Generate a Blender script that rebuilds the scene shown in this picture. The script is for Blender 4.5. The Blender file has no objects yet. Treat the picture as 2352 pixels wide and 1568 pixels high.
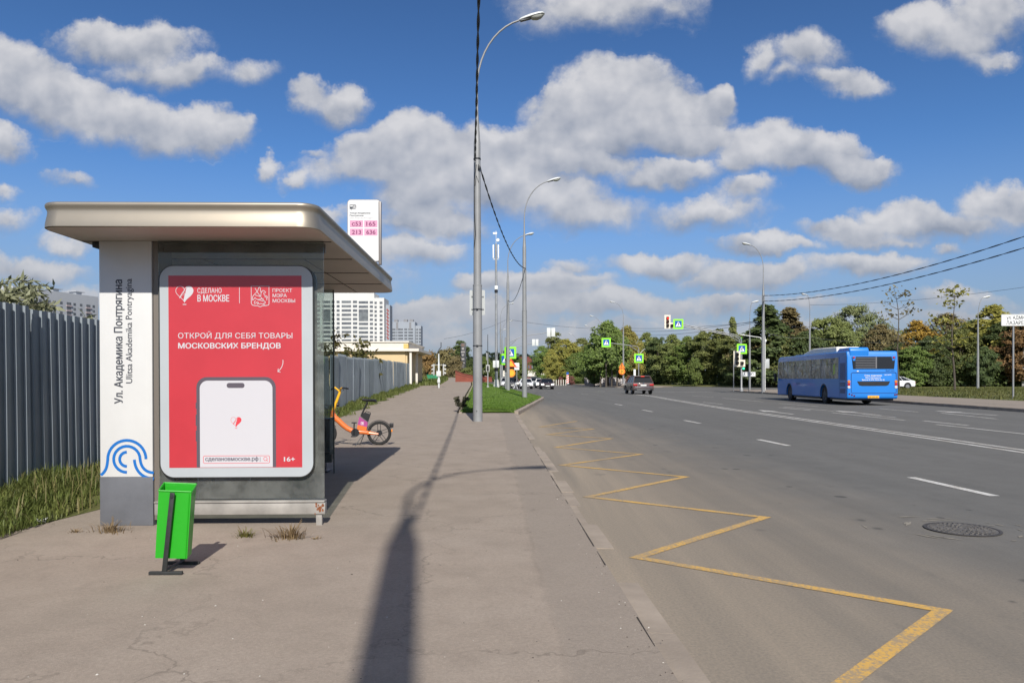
import bpy, bmesh, math, random
import numpy as np
from mathutils import Vector, Matrix
sc = bpy.context.scene
C = sc.collection
R = math.radians
random.seed(7); rng = np.random.default_rng(7)

# ---------------------------------------------------------------- camera
CAMZ = 1.38
F = 1700.0                      # focal length in pixels of a 2352 px wide picture
cam_d = bpy.data.cameras.new('camera'); cam = bpy.data.objects.new('camera', cam_d); C.objects.link(cam)
cam_d.sensor_width = 36; cam_d.lens = 36*F/2352; cam_d.shift_y = 98/2352
cam_d.clip_start = .05; cam_d.clip_end = 9000
CAMR = Matrix.Rotation(R(90-.40), 3, 'X') @ Matrix.Rotation(R(-.12), 3, 'Z')
cam.matrix_world = Matrix.Translation((0, 0, CAMZ)) @ CAMR.to_4x4()
sc.camera = cam
def ray(px, py): return CAMR @ Vector(((px-1176)/F, (882-py)/F, -1))
def at(px, py, Y):              # the point that many metres ahead
    d = ray(px, py); t = Y/d.y; return Vector((d.x*t, Y, CAMZ+d.z*t))
def gnd(px, py, z=0.0):         # the point of the ground of height z
    d = ray(px, py); t = (z-CAMZ)/d.z; return Vector((d.x*t, d.y*t, z))

# ---------------------------------------------------------------- sun, sky, exposure
SUN_EL, SUN_AZ = 37.0, 173.2    # azimuth clockwise from +Y
sd = Vector((math.sin(R(SUN_AZ))*math.cos(R(SUN_EL)), math.cos(R(SUN_AZ))*math.cos(R(SUN_EL)), math.sin(R(SUN_EL))))
sun_d = bpy.data.lights.new('sun', 'SUN'); sun = bpy.data.objects.new('sun', sun_d); C.objects.link(sun)
sun_d.energy = 3.1; sun_d.angle = R(.53); sun_d.color = (1, .95, .87)
sun.rotation_euler = (-sd).to_track_quat('-Z', 'Y').to_euler()
sc.view_settings.view_transform = 'Standard'; sc.view_settings.look = 'None'
sc.view_settings.exposure = .80; sc.view_settings.gamma = 1
sc.render.engine = 'CYCLES'
sc.cycles.use_denoising = True
sc.cycles.max_bounces = 6; sc.cycles.transparent_max_bounces = 12; sc.cycles.caustics_reflective = False; sc.cycles.caustics_refractive = False

class NT:
    """small helper to write node trees"""
    def __init__(s, nt): s.nt = nt; s.n = nt.nodes; s.l = nt.links
    def node(s, t, **k):
        n = s.n.new(t)
        for a, v in k.items(): setattr(n, a, v)
        return n
    def put(s, sock, v):
        if v is None: return
        if isinstance(v, bpy.types.NodeSocket): s.l.new(v, sock)
        else:
            try: sock.default_value = v
            except Exception:
                sock.default_value = (v[0], v[1], v[2], 1) if hasattr(v, '__len__') else (v, v, v)
    def math(s, op, a, b=None, c=None, clamp=False):
        n = s.node('ShaderNodeMath', operation=op); n.use_clamp = clamp
        for i, v in enumerate((a, b, c)):
            if v is not None: s.put(n.inputs[i], v)
        return n.outputs[0]
    def vec(s, op, a, b=None, c=None, out=0):
        n = s.node('ShaderNodeVectorMath', operation=op)
        for i, v in enumerate((a, b, c)):
            if v is not None: s.put(n.inputs[i], v)
        return n.outputs[out]
    def mix(s, f, a, b, mode='MIX'):
        n = s.node('ShaderNodeMix', data_type='RGBA', blend_type=mode)
        s.put(n.inputs[0], f); s.put(n.inputs[6], a); s.put(n.inputs[7], b)
        return n.outputs[2]
    def noise(s, v, scale, detail=3, rough=.55, dist=0, out=0, dim='3D'):
        n = s.node('ShaderNodeTexNoise'); n.noise_dimensions = dim
        if v is not None: s.put(n.inputs['Vector'], v)
        s.put(n.inputs['Scale'], scale); s.put(n.inputs['Detail'], detail); s.put(n.inputs['Roughness'], rough); s.put(n.inputs['Distortion'], dist)
        return n.outputs[out]
    def ramp(s, v, a, b, x=0., y=1., smooth=False):
        n = s.node('ShaderNodeMapRange'); n.clamp = True
        if smooth: n.interpolation_type = 'SMOOTHSTEP'
        for i, q in enumerate((v, a, b, x, y)): s.put(n.inputs[i], q)
        return n.outputs[0]
    def sep(s, v):
        n = s.node('ShaderNodeSeparateXYZ'); s.put(n.inputs[0], v); return n.outputs

w = bpy.data.worlds.new('World'); sc.world = w; w.use_nodes = True
N = NT(w.node_tree); N.n.clear()
out = N.node('ShaderNodeOutputWorld'); bg = N.node('ShaderNodeBackground'); N.l.new(bg.outputs[0], out.inputs[0])
sky = N.node('ShaderNodeTexSky', sky_type='NISHITA'); sky.sun_disc = False
sky.sun_elevation = R(SUN_EL); sky.sun_rotation = R(SUN_AZ); sky.altitude = 200; sky.air_density = 1.0; sky.dust_density = .6; sky.ozone_density = 2.2
bg.inputs[1].default_value = .062
# the cumulus field: soft lumps in the direction plane (x/y, z/y), roughened by noise
tc = N.node('ShaderNodeTexCoord'); dx, dy, dz = N.sep(tc.outputs['Generated'])
dys = N.math('MAXIMUM', dy, .05)
uv = N.node('ShaderNodeCombineXYZ'); N.put(uv.inputs[0], N.math('DIVIDE', dx, dys)); N.put(uv.inputs[1], N.math('DIVIDE', dz, dys))
UV = uv.outputs[0]
n1 = N.noise(UV, 9, 5, .62, out=1); n2 = N.noise(UV, 3.2, 2, .5, out=1)
wob = N.vec('MULTIPLY_ADD', N.vec('SUBTRACT', n1, (.5, .5, .5)), (.105, .078, 0), N.vec('MULTIPLY', N.vec('SUBTRACT', n2, (.5, .5, .5)), (.05, .03, 0)))
P = N.vec('ADD', UV, wob)
CL = """30 190 130 80 1;150 235 130 62 1;270 262 130 62 1.05;400 296 130 56 1;500 318 75 40 1;
250 100 110 42 .8;330 105 110 48 .85;410 160 80 38 .75;330 160 100 28 .45;560 175 62 30 .5;
705 220 48 38 .75;775 245 80 36 .72;820 235 40 40 .6;10 335 58 42 .75;5 440 40 20 .5;155 402 62 18 .35;
625 388 30 26 .8;690 408 32 24 .75;720 350 26 12 .35;20 510 60 30 .4;
850 345 95 52 1;960 325 105 58 1.1;1080 345 130 62 1.1;960 385 250 52 1.05;1240 350 150 56 1.1;1350 375 120 34 1;1130 430 260 64 1;960 455 110 50 .9;980 510 130 44 .9;920 580 130 44 .75;760 505 50 34 .7;1330 480 160 50 .7;
1420 215 130 84 1.2;1370 290 150 66 1.15;1540 280 120 72 1.15;1300 262 50 60 1;1600 335 100 36 1.1;1630 235 42 46 1;1280 300 60 30 1;
1760 335 100 54 1.1;1850 360 130 50 1.1;1960 395 100 30 1.05;1700 375 60 40 1;1530 400 120 34 .75;1720 445 80 32 .65;1620 492 160 34 .55;
1740 140 52 34 .6;1790 180 60 26 .5;1850 130 75 48 .65;1960 205 80 30 .7;1900 190 60 24 .55;2120 62 100 54 .75;2210 95 110 62 .75;2290 40 100 80 .65;2270 150 70 22 .6;
1370 12 170 50 .65;1260 50 90 40 .4;1550 15 70 30 .35;
2060 500 100 44 .95;1960 534 110 30 .9;2190 515 140 38 .75;2310 470 110 50 .75;2030 555 150 20 .5;
1735 563 88 26 .85;1815 573 62 18 .8;1500 606 120 30 .95;1580 608 80 22 .85;1710 640 150 36 1;1790 636 70 28 .95;1995 615 135 26 .75;2180 582 32 18 .55;1310 612 62 20 .35;
1235 655 150 34 1;1100 655 62 32 .85;980 718 75 22 .9;1330 700 190 34 .8;1500 705 130 30 .75;1130 720 160 40 .8;1650 700 120 24 .5;1860 705 130 20 .4;2200 690 120 26 .55;
60 625 150 34 .55;170 555 80 24 .6;1200 770 480 56 .44;760 640 200 40 .4;1750 760 420 40 .34;2250 735 260 34 .34;200 690 260 36 .36;650 760 260 36 .34"""
D = None; accW = None; accT = None
for q in CL.replace('\n', '').split(';'):
    cx, cy, rx, ry, op = map(float, q.split())
    a, b, rx, ry = (cx-1176)/F, (870-cy)/F, rx/F*1.25, ry/F*1.25
    Pk = P
    if D is not None:                                  # keeps the evaluation in order, one lump after another
        Pk = N.vec('MULTIPLY_ADD', D, (1e-9, 1e-9, 0), P)
    v = N.vec('MULTIPLY_ADD', Pk, (1/rx, 1/ry, 0), (-a/rx, -b/ry, 0))
    L = N.vec('LENGTH', v, out=1)
    f = N.math('MULTIPLY_ADD', L, -op, op)             # op at the heart, 0 at the rim
    t = N.sep(v)[1]
    wgt = N.math('MAXIMUM', f, .0)
    D = f if D is None else N.math('SMOOTH_MAX', D, f, .22)
    accT = N.math('MULTIPLY', wgt, t) if accT is None else N.math('MULTIPLY_ADD', wgt, t, accT)
    accW = wgt if accW is None else N.math('ADD', accW, wgt)
nd = N.noise(UV, 21, 9, .66); nl = N.noise(UV, 7, 4, .6)
dens = N.math('ADD', N.math('MULTIPLY_ADD', N.math('SUBTRACT', nd, .5), .62, D), N.math('MULTIPLY', N.math('SUBTRACT', nl, .5), .35))
T0 = N.math('DIVIDE', accT, N.math('MAXIMUM', accW, .02))
cov = N.ramp(dens, -.05, N.ramp(T0, -.5, .55, .58, .27), 0, .93, True)       # crisp crowns, ragged undersides
front = N.ramp(dy, .12, .3, 0, 1, True)
# looser clouds added out of view, to whiten the ambient light
up = N.math('MAXIMUM', dz, .06); uw = N.node('ShaderNodeCombineXYZ'); N.put(uw.inputs[0], N.math('DIVIDE', dx, up)); N.put(uw.inputs[1], N.math('DIVIDE', dy, up))
rest = N.ramp(N.noise(uw.outputs[0], .8, 5, .6), .44, .60, 0, .9, True)
cov = N.math('ADD', N.math('MULTIPLY', cov, front), N.math('MULTIPLY', rest, N.math('SUBTRACT', 1.0, front)))
T = N.math('DIVIDE', accT, N.math('MAXIMUM', accW, .02))
# second density a little higher up: thinner above = the sunlit side of a lump
nd2 = N.noise(N.vec('ADD', UV, (.004, .012, 0)), 24, 4, .6); nl2 = N.noise(N.vec('ADD', UV, (.006, .022, 0)), 7, 3, .6)
rel = N.math('ADD', N.math('MULTIPLY', N.math('SUBTRACT', nd, nd2), .35), N.math('MULTIPLY', N.math('SUBTRACT', nl, nl2), 2.7))
lum = N.math('ADD', N.math('MULTIPLY_ADD', T, .72, .56), rel, clamp=True)
lum = N.math('MULTIPLY', lum, N.ramp(dens, .0, .4, .6, 1))
lum = N.math('ADD', N.math('MULTIPLY', lum, front), N.math('MULTIPLY', .75, N.math('SUBTRACT', 1.0, front)))
ccol = N.mix(lum, (2.6, 2.95, 3.7), (6.5, 6.45, 6.6))
ccol = N.mix(N.ramp(dz, .05, .2, .55, 0, True), ccol, (3.7, 3.95, 4.5))
skyc = N.mix(1.0, sky.outputs[0], (.50, .79, 1.13), 'MULTIPLY')
skyc = N.mix(N.ramp(dz, .18, .52), skyc, N.mix(1.0, skyc, (.74, .73, .74), 'MULTIPLY'))
# the low air is paler
low = N.ramp(dz, .0, .30, .80, 0, True)
skyc = N.mix(low, skyc, (2.75, 3.2, 4.05))
N.put(bg.inputs[0], N.mix(cov, skyc, ccol))
try: w.cycles.sampling_method = 'MANUAL'; w.cycles.sample_map_resolution = 512
except Exception: pass

# ---------------------------------------------------------------- materials
MATS = {}
def mat(name, col, rough=.6, metal=0., var=0., vs=4., col2=None, bump=0., bs=60., spec=.5, rand=0., emit=0., coat=0., island=0., thr=None):
    """one procedural surface: a base colour broken up by noise, with an optional fine bump"""
    if name in MATS: return MATS[name]
    m = bpy.data.materials.new(name); m.use_nodes = True; MATS[name] = m
    n = NT(m.node_tree); b = n.n['Principled BSDF']
    b.inputs['Roughness'].default_value = rough; b.inputs['Metallic'].default_value = metal
    b.inputs['Specular IOR Level'].default_value = spec
    if coat: b.inputs['Coat Weight'].default_value = coat; b.inputs['Coat Roughness'].default_value = .06
    c = (*col, 1)
    tex = n.node('ShaderNodeTexCoord')
    co = c
    if var or col2 is not None:
        f = n.noise(tex.outputs['Object'], vs, 5, .6)
        lo = tuple(x*(1-var) for x in col); hi = col2 if col2 is not None else tuple(min(1, x*(1+var)) for x in col)
        a, b_ = thr or (.3, .7)
        co = n.mix(n.ramp(f, a, b_), (*lo, 1), (*hi, 1))
    if rand:
        oi = n.node('ShaderNodeObjectInfo'); h = n.node('ShaderNodeHueSaturation')
        n.put(h.inputs['Hue'], n.ramp(oi.outputs['Random'], 0, 1, .5-rand*.06, .5+rand*.06))
        n.put(h.inputs['Value'], n.ramp(oi.outputs['Random'], 0, 1, 1-rand, 1+rand)); n.put(h.inputs['Color'], co); co = h.outputs[0]
    if island:
        g = n.node('ShaderNodeNewGeometry'); h = n.node('ShaderNodeHueSaturation')
        n.put(h.inputs['Value'], n.ramp(g.outputs['Random Per Island'], 0, 1, 1-island, 1+island)); n.put(h.inputs['Color'], co); co = h.outputs[0]
    n.put(b.inputs['Base Color'], co)
    if bump:
        bn = n.node('ShaderNodeBump'); bn.inputs['Strength'].default_value = bump; bn.inputs['Distance'].default_value = .01
        n.put(bn.inputs['Height'], n.noise(tex.outputs['Object'], bs, 4, .6)); n.l.new(bn.outputs[0], b.inputs['Normal'])
    if emit:
        b.inputs['Emission Color'].default_value = c; b.inputs['Emission Strength'].default_value = emit
    return m
def leafmat(name, col, col2, trans=.4, island=.35, rand=.15, vs=.6):
    if name in MATS: return MATS[name]
    m = mat(name, col, .55, col2=col2, vs=vs, rand=rand, island=island, spec=.25)
    n = NT(m.node_tree); b = n.n['Principled BSDF']; o = n.n['Material Output']
    t = n.node('ShaderNodeBsdfTranslucent'); mx = n.node('ShaderNodeMixShader'); mx.inputs[0].default_value = trans
    src = b.inputs['Base Color'].links[0].from_socket; n.l.new(src, t.inputs[0])
    n.l.new(b.outputs[0], mx.inputs[1]); n.l.new(t.outputs[0], mx.inputs[2]); n.l.new(mx.outputs[0], o.inputs[0])
    return m
def glassmat(name, tint=(.75, .82, .80), refl=1.45, minr=0.0, dirt_and_reflection=.06):
    if name in MATS: return MATS[name]
    m = bpy.data.materials.new(name); m.use_nodes = True; MATS[name] = m
    n = NT(m.node_tree); n.n.remove(n.n['Principled BSDF']); o = n.n['Material Output']
    tr = n.node('ShaderNodeBsdfTransparent'); tr.inputs[0].default_value = (*tint, 1)
    gl = n.node('ShaderNodeBsdfGlossy'); gl.inputs['Roughness'].default_value = .02
    df = n.node('ShaderNodeBsdfDiffuse'); df.inputs[0].default_value = (.42, .42, .40, 1)
    fr = n.node('ShaderNodeFresnel'); fr.inputs[0].default_value = refl
    m1 = n.node('ShaderNodeMixShader'); n.put(m1.inputs[0], n.math('MAXIMUM', fr.outputs[0], minr)); n.l.new(tr.outputs[0], m1.inputs[1]); n.l.new(gl.outputs[0], m1.inputs[2])
    tx = n.node('ShaderNodeTexCoord'); nz = n.noise(tx.outputs['Object'], 3, 5, .65)
    m2 = n.node('ShaderNodeMixShader'); n.put(m2.inputs[0], n.ramp(nz, .35, .8, dirt_and_reflection*.4, dirt_and_reflection*1.8)); n.l.new(m1.outputs[0], m2.inputs[1]); n.l.new(df.outputs[0], m2.inputs[2])
    n.l.new(m2.outputs[0], o.inputs[0])
    return m

# ---------------------------------------------------------------- mesh builder
class MB:
    def __init__(s): s.v = []; s.f = []; s.mi = []; s.cur = 0; s.M = None
    def add(s, vs, fs):
        o = len(s.v)
        for p in vs:
            p = Vector(p); s.v.append(s.M @ p if s.M is not None else p)
        for f in fs: s.f.append([o+i for i in f]); s.mi.append(s.cur)
        return s
    def mat(s, i): s.cur = i; return s
    def box(s, lo, hi, bev=0., M=None):
        bm = bmesh.new()
        c = [(a+b)/2 for a, b in zip(lo, hi)]; d = [abs(b-a) for a, b in zip(lo, hi)]
        bmesh.ops.create_cube(bm, size=1, matrix=Matrix.Translation(c) @ Matrix.Diagonal((*d, 1)))
        if bev: bmesh.ops.bevel(bm, geom=bm.edges[:], offset=min(bev, min(d)*.45), segments=2, affect='EDGES', profile=.6)
        if M is not None: bm.transform(M)
        bm.verts.index_update()
        s.add([v.co.copy() for v in bm.verts], [[v.index for v in f.verts] for f in bm.faces]); bm.free(); return s
    def tube(s, pts, r, n=8, cap=True, r2=None):
        pts = [Vector(p) for p in pts]; k = len(pts)
        rs = r if hasattr(r, '__len__') else [r+(((r2 if r2 is not None else r)-r)*i/(k-1)) for i in range(k)]
        d0 = (pts[1]-pts[0]).normalized(); up = Vector((0, 0, 1)) if abs(d0.z) < .9 else Vector((1, 0, 0))
        x = d0.cross(up).normalized(); vs = []; fs = []
        for i, p in enumerate(pts):
            d = (pts[min(i+1, k-1)]-pts[max(i-1, 0)]).normalized()
            x = (x-d*x.dot(d)).normalized(); y = d.cross(x)
            for j in range(n):
                a = 2*math.pi*j/n; vs.append(p+(x*math.cos(a)+y*math.sin(a))*rs[i])
        for i in range(k-1):
            for j in range(n): fs.append([i*n+j, i*n+(j+1) % n, (i+1)*n+(j+1) % n, (i+1)*n+j])
        if cap: fs.append(list(range(n))[::-1]); fs.append([(k-1)*n+j for j in range(n)])
        return s.add(vs, fs)
    def lathe(s, prof, n=16, c=(0, 0, 0), axis='Z', cap=True):
        vs = []; fs = []; k = len(prof)
        for r, h in prof:
            for j in range(n):
                a = 2*math.pi*j/n; u, v = r*math.cos(a), r*math.sin(a)
                p = {'Z': (u, v, h), 'Y': (u, h, -v), 'X': (h, u, v)}[axis]
                vs.append((p[0]+c[0], p[1]+c[1], p[2]+c[2]))
        for i in range(k-1):
            for j in range(n): fs.append([i*n+j, i*n+(j+1) % n, (i+1)*n+(j+1) % n, (i+1)*n+j])
        if cap: fs.append(list(range(n))[::-1]); fs.append([(k-1)*n+j for j in range(n)])
        return s.add(vs, fs)
    def prism(s, poly, h0, h1, axis='Y'):
        """outline in the two other axes, pulled along axis"""
        n = len(poly)
        def p3(q, h): return {'Y': (q[0], h, q[1]), 'Z': (q[0], q[1], h), 'X': (h, q[0], q[1])}[axis]
        vs = [p3(q, h0) for q in poly]+[p3(q, h1) for q in poly]
        fs = [list(range(n)), [n+i for i in range(n)][::-1]]+[[i, n+i, n+(i+1) % n, (i+1) % n] for i in range(n)]
        return s.add(vs, fs)
    def poly(s, pts): return s.add(pts, [list(range(len(pts)))])
    def ribbon(s, pts, w, y=0., closed=False, fr=lambda x, z, y: (x, y, z)):
        """flat painted stroke in the x/z plane"""
        k = len(pts); vs = []; fs = []
        ws = w if hasattr(w, '__len__') else [w]*k
        for i, p in enumerate(pts):
            a = pts[(i-1) % k if closed else max(i-1, 0)]; b = pts[(i+1) % k if closed else min(i+1, k-1)]
            dx_, dz_ = b[0]-a[0], b[1]-a[1]; L = math.hypot(dx_, dz_) or 1
            nx, nz = -dz_/L*ws[i]/2, dx_/L*ws[i]/2
            vs += [fr(p[0]+nx, p[1]+nz, y), fr(p[0]-nx, p[1]-nz, y)]
        for i in range(k if closed else k-1):
            j = (i+1) % k; fs.append([2*i, 2*i+1, 2*j+1, 2*j])
        return s.add(vs, fs)
    def grid(s, rows, closed=False):
        """rows of equally many points -> a skin"""
        m = len(rows[0]); vs = [p for r in rows for p in r]; fs = []
        for i in range(len(rows)-1):
            for j in range(m if closed else m-1):
                fs.append([i*m+j, i*m+(j+1) % m, (i+1)*m+(j+1) % m, (i+1)*m+j])
        return s.add(vs, fs)
    def build(s, name, mats, parent=None, smooth=40., loc=None, fix=True):
        me = bpy.data.meshes.new(name); me.from_pydata([tuple(p) for p in s.v], [], s.f)
        for m in (mats if isinstance(mats, (list, tuple)) else [mats]): me.materials.append(m)
        me.polygons.foreach_set('material_index', s.mi)
        if fix:
            bm = bmesh.new(); bm.from_mesh(me); bmesh.ops.recalc_face_normals(bm, faces=bm.faces); bm.to_mesh(me); bm.free()
        if smooth:
            me.polygons.foreach_set('use_smooth', [True]*len(me.polygons)); me.set_sharp_from_angle(angle=R(smooth))
        o = bpy.data.objects.new(name, me); C.objects.link(o)
        if parent is not None: o.parent = parent
        if loc is not None: o.location = loc
        return o
def npmesh(name, verts, faces, m, parent=None, loc=None, smooth=False):
    """big meshes straight from arrays (faces of one size)"""
    me = bpy.data.meshes.new(name); k = faces.shape[1]
    me.vertices.add(len(verts)); me.vertices.foreach_set('co', np.ascontiguousarray(verts, dtype=np.float32).ravel())
    me.loops.add(faces.size); me.loops.foreach_set('vertex_index', np.ascontiguousarray(faces, dtype=np.int32).ravel())
    me.polygons.add(len(faces)); me.polygons.foreach_set('loop_start', np.arange(0, faces.size, k, dtype=np.int32))
    me.update(calc_edges=True)
    if smooth: me.polygons.foreach_set('use_smooth', [True]*len(faces))
    me.materials.append(m)
    o = bpy.data.objects.new(name, me); C.objects.link(o)
    if parent is not None: o.parent = parent
    if loc is not None: o.location = loc
    return o
def thing(name, label, cat, loc=(0, 0, 0), rz=0., group=None):
    o = bpy.data.objects.new(name, None); C.objects.link(o); o.empty_display_size = .2
    o.location = loc; o.rotation_euler = (0, 0, rz); o['label'] = label; o['category'] = cat
    if group: o['group'] = group
    return o
def tag(o, label, cat, group=None):
    o['label'] = label; o['category'] = cat
    if group: o['group'] = group
    return o
def struct(o): o['kind'] = 'structure'; return o
def stuff(o, label=None, cat=None):
    o['kind'] = 'stuff'
    if label: o['label'] = label; o['category'] = cat
    return o
def dup(root, loc, rz=None, label=None, group=None, scale=None):
    def cp(o, par):
        c = o.copy(); C.objects.link(c)
        if par is not None: c.parent = par; c.matrix_parent_inverse = o.matrix_parent_inverse.copy()
        for ch in list(o.children): cp(ch, c)
        return c
    r = cp(root, None); r.location = loc
    if rz is not None: r.rotation_euler = (0, 0, rz)
    if label: r['label'] = label
    if group: r['group'] = group
    if scale: r.scale = scale if hasattr(scale, '__len__') else (scale,)*3
    return r
def text(body, m, x, z, h, width=None, y=0., parent=None, name='lettering', bold=0., align='L', rot=0., fr=None, spacing=1.):
    """flat lettering in the x/z plane facing -y; (x, z) is the start of the baseline, h the height of a capital"""
    cu = bpy.data.curves.new('t', 'FONT'); cu.body = body; cu.fill_mode = 'NONE'; cu.resolution_u = 3; cu.space_character = spacing
    o = bpy.data.objects.new('t', cu); C.objects.link(o)
    bpy.context.view_layer.update()
    me0 = bpy.data.meshes.new_from_object(o.evaluated_get(bpy.context.evaluated_depsgraph_get()))
    bpy.data.objects.remove(o); bpy.data.curves.remove(cu)
    # close the outlines into loops, then fill each outer loop with its own holes (letters may be built of overlapping strokes)
    nb = {}
    for e in me0.edges: i, j = e.vertices; nb.setdefault(i, []).append(j); nb.setdefault(j, []).append(i)
    V0 = [v.co.copy() for v in me0.vertices]; seen = set(); loops = []
    for i in nb:
        if i in seen: continue
        L = [i]; seen.add(i); prev, cur = None, i
        while True:
            nx = [j for j in nb[cur] if j != prev and j not in seen]
            if not nx: break
            prev, cur = cur, nx[0]; L.append(cur); seen.add(cur)
        if len(L) > 2: loops.append([V0[j] for j in L])
    bpy.data.meshes.remove(me0)
    area = lambda L: sum(p.x*q.y-q.x*p.y for p, q in zip(L, L[1:]+L[:1]))/2
    def inside(p, L):
        c = False
        for a_, b_ in zip(L, L[1:]+L[:1]):
            if (a_.y > p.y) != (b_.y > p.y) and p.x < (b_.x-a_.x)*(p.y-a_.y)/(b_.y-a_.y)+a_.x: c = not c
        return c
    loops.sort(key=lambda L: -abs(area(L))); outs = []
    for L in loops:
        host = [O for O in outs if all(inside(p, O[0]) for p in L)]
        if host: host[-1][1].append(L)
        else: outs.append((L, []))
    from mathutils.geometry import tessellate_polygon
    tv, tf = [], []
    for k, (L, H) in enumerate(outs):
        o0 = len(tv); tv += [p+Vector((0, 0, (k % 3)*.0008)) for l in [L]+H for p in l]; tf += [[o0+i for i in t] for t in tessellate_polygon([L]+H)]
    me = bpy.data.meshes.new(name); me.from_pydata([tuple(p) for p in tv], [], tf); me.materials.append(m)
    n = len(me.vertices); co = np.zeros(n*3, dtype=np.float32); me.vertices.foreach_get('co', co); co = co.reshape(-1, 3)
    if bold:                                    # a heavier face: the same outline set down five times, each a hair in front
        fcs = [list(p.vertices) for p in me.polygons]; q = co/ (1/.729) if False else co
        st = [(0, 0), (bold, 0), (-bold, 0), (0, bold*.6), (0, -bold*.6)]
        allv = np.concatenate([q+np.array([a*.8, b_*.8, 0]) for a, b_ in st]); lay = np.repeat(np.arange(5), n)
        allf = [[i+k*n for i in f] for k in range(5) for f in fcs]
        me2 = bpy.data.meshes.new(name); me2.from_pydata(allv.tolist(), [], allf); me2.materials.append(m); bpy.data.meshes.remove(me); me = me2; co = allv.astype(np.float32); n = len(co)
    else: lay = np.zeros(n)
    s = h/.729; co[:, :2] *= s; x0, x1 = co[:, 0].min(), co[:, 0].max(); co[:, 0] -= x0; wd = x1-x0
    if width: co[:, 0] *= width/wd; wd = width
    if align == 'C': co[:, 0] -= wd/2
    c_, s_ = math.cos(rot), math.sin(rot)
    X = x+co[:, 0]*c_-co[:, 1]*s_; Z = z+co[:, 0]*s_+co[:, 1]*c_
    if fr is None: res = np.stack([X, y-lay*.00012-co[:, 2]*.1, Z], 1)
    else: res = np.array([fr(a, b, y+l*.0003) for a, b, l in zip(X, Z, lay)])
    me.vertices.foreach_set('co', res.astype(np.float32).ravel()); me.update()
    ob = bpy.data.objects.new(name, me); C.objects.link(ob)
    if parent is not None: ob.parent = parent
    return ob
def rrect(x0, z0, x1, z1, r, n=6):
    o = []
    for cx, cz, a0 in ((x1-r, z1-r, 0), (x0+r, z1-r, 90), (x0+r, z0+r, 180), (x1-r, z0+r, 270)):
        for i in range(n+1):
            a = R(a0+90*i/n); o.append((cx+r*math.cos(a), cz+r*math.sin(a)))
    return o
def arcp(cx, cz, r, a0, a1, n=16): return [(cx+r*math.cos(R(a0+(a1-a0)*i/n)), cz+r*math.sin(R(a0+(a1-a0)*i/n))) for i in range(n+1)]
def bez(p0, p1, p2, p3, n=12):
    o = []
    for i in range(n+1):
        t = i/n; o.append(tuple((1-t)**3*a+3*(1-t)**2*t*b+3*(1-t)*t*t*c+t**3*d for a, b, c, d in zip(p0, p1, p2, p3)))
    return o

WHITE = mat('white_paint', (.78, .79, .78), .45, var=.05, vs=3)
DARK = mat('dark_metal', (.03, .032, .036), .45, metal=.3, var=.3, vs=8)
BLACK = mat('black_plastic', (.015, .015, .017), .45, var=.2)
RUBBER = mat('tyre_rubber', (.018, .018, .018), .85, var=.3, vs=30)
GALV = mat('galvanised_steel', (.29, .30, .31), .5, metal=.35, var=.16, vs=2.2, bump=.05)
STEEL = mat('pole_grey_paint', (.255, .26, .265), .5, metal=.15, var=.14, vs=1.1, bump=.03)
INK = mat('dark_ink', (.055, .06, .075), .55)
SIGNW = mat('sign_white', (.80, .81, .80), .4, var=.03)
SIGNB = mat('sign_blue', (.012, .085, .36), .4)
SIGNG = mat('sign_lime', (.28, .86, .02), .5)

# ---------------------------------------------------------------- lie of the land
def hL(Y):                                   # the left pavement climbs gently away from the stop
    d = min(128., max(0., Y-22.)); return .03+.0155*d*min(1., d/8)
def kerbx(Y): return .99-.027*Y
def fencex(Y): return -5.13-.0622*Y
ISL_R = [(28.2, .24), (49, 2.13), (75, .55), (102, -.95), (140, -4.4), (200, -12), (300, -32)]
ISL_L = [(27.6, -1.95), (45, -2.75), (73, -3.9), (102, -5.6), (140, -9.4), (200, -17), (300, -37)]
def lerp_tab(tab, y):
    if y <= tab[0][0]: return tab[0][1]
    for (a, p), (b, q) in zip(tab, tab[1:]):
        if y <= b: return p+(q-p)*(y-a)/(b-a)
    return tab[-1][1]
def zat(X, Y):
    """height of the walkable ground on the left side"""
    if Y < 28.2: return hL(Y) if X < kerbx(Y) else 0.
    l, r = lerp_tab(ISL_L, Y), lerp_tab(ISL_R, Y)
    if X <= l: return hL(Y)
    if X >= r: return 0.
    t = (X-l)/(r-l); return hL(Y)*(1-t)+.16*t+.10*math.sin(math.pi*t)
def farkerb(Y): return 20.55+(Y-29)*.058

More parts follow.
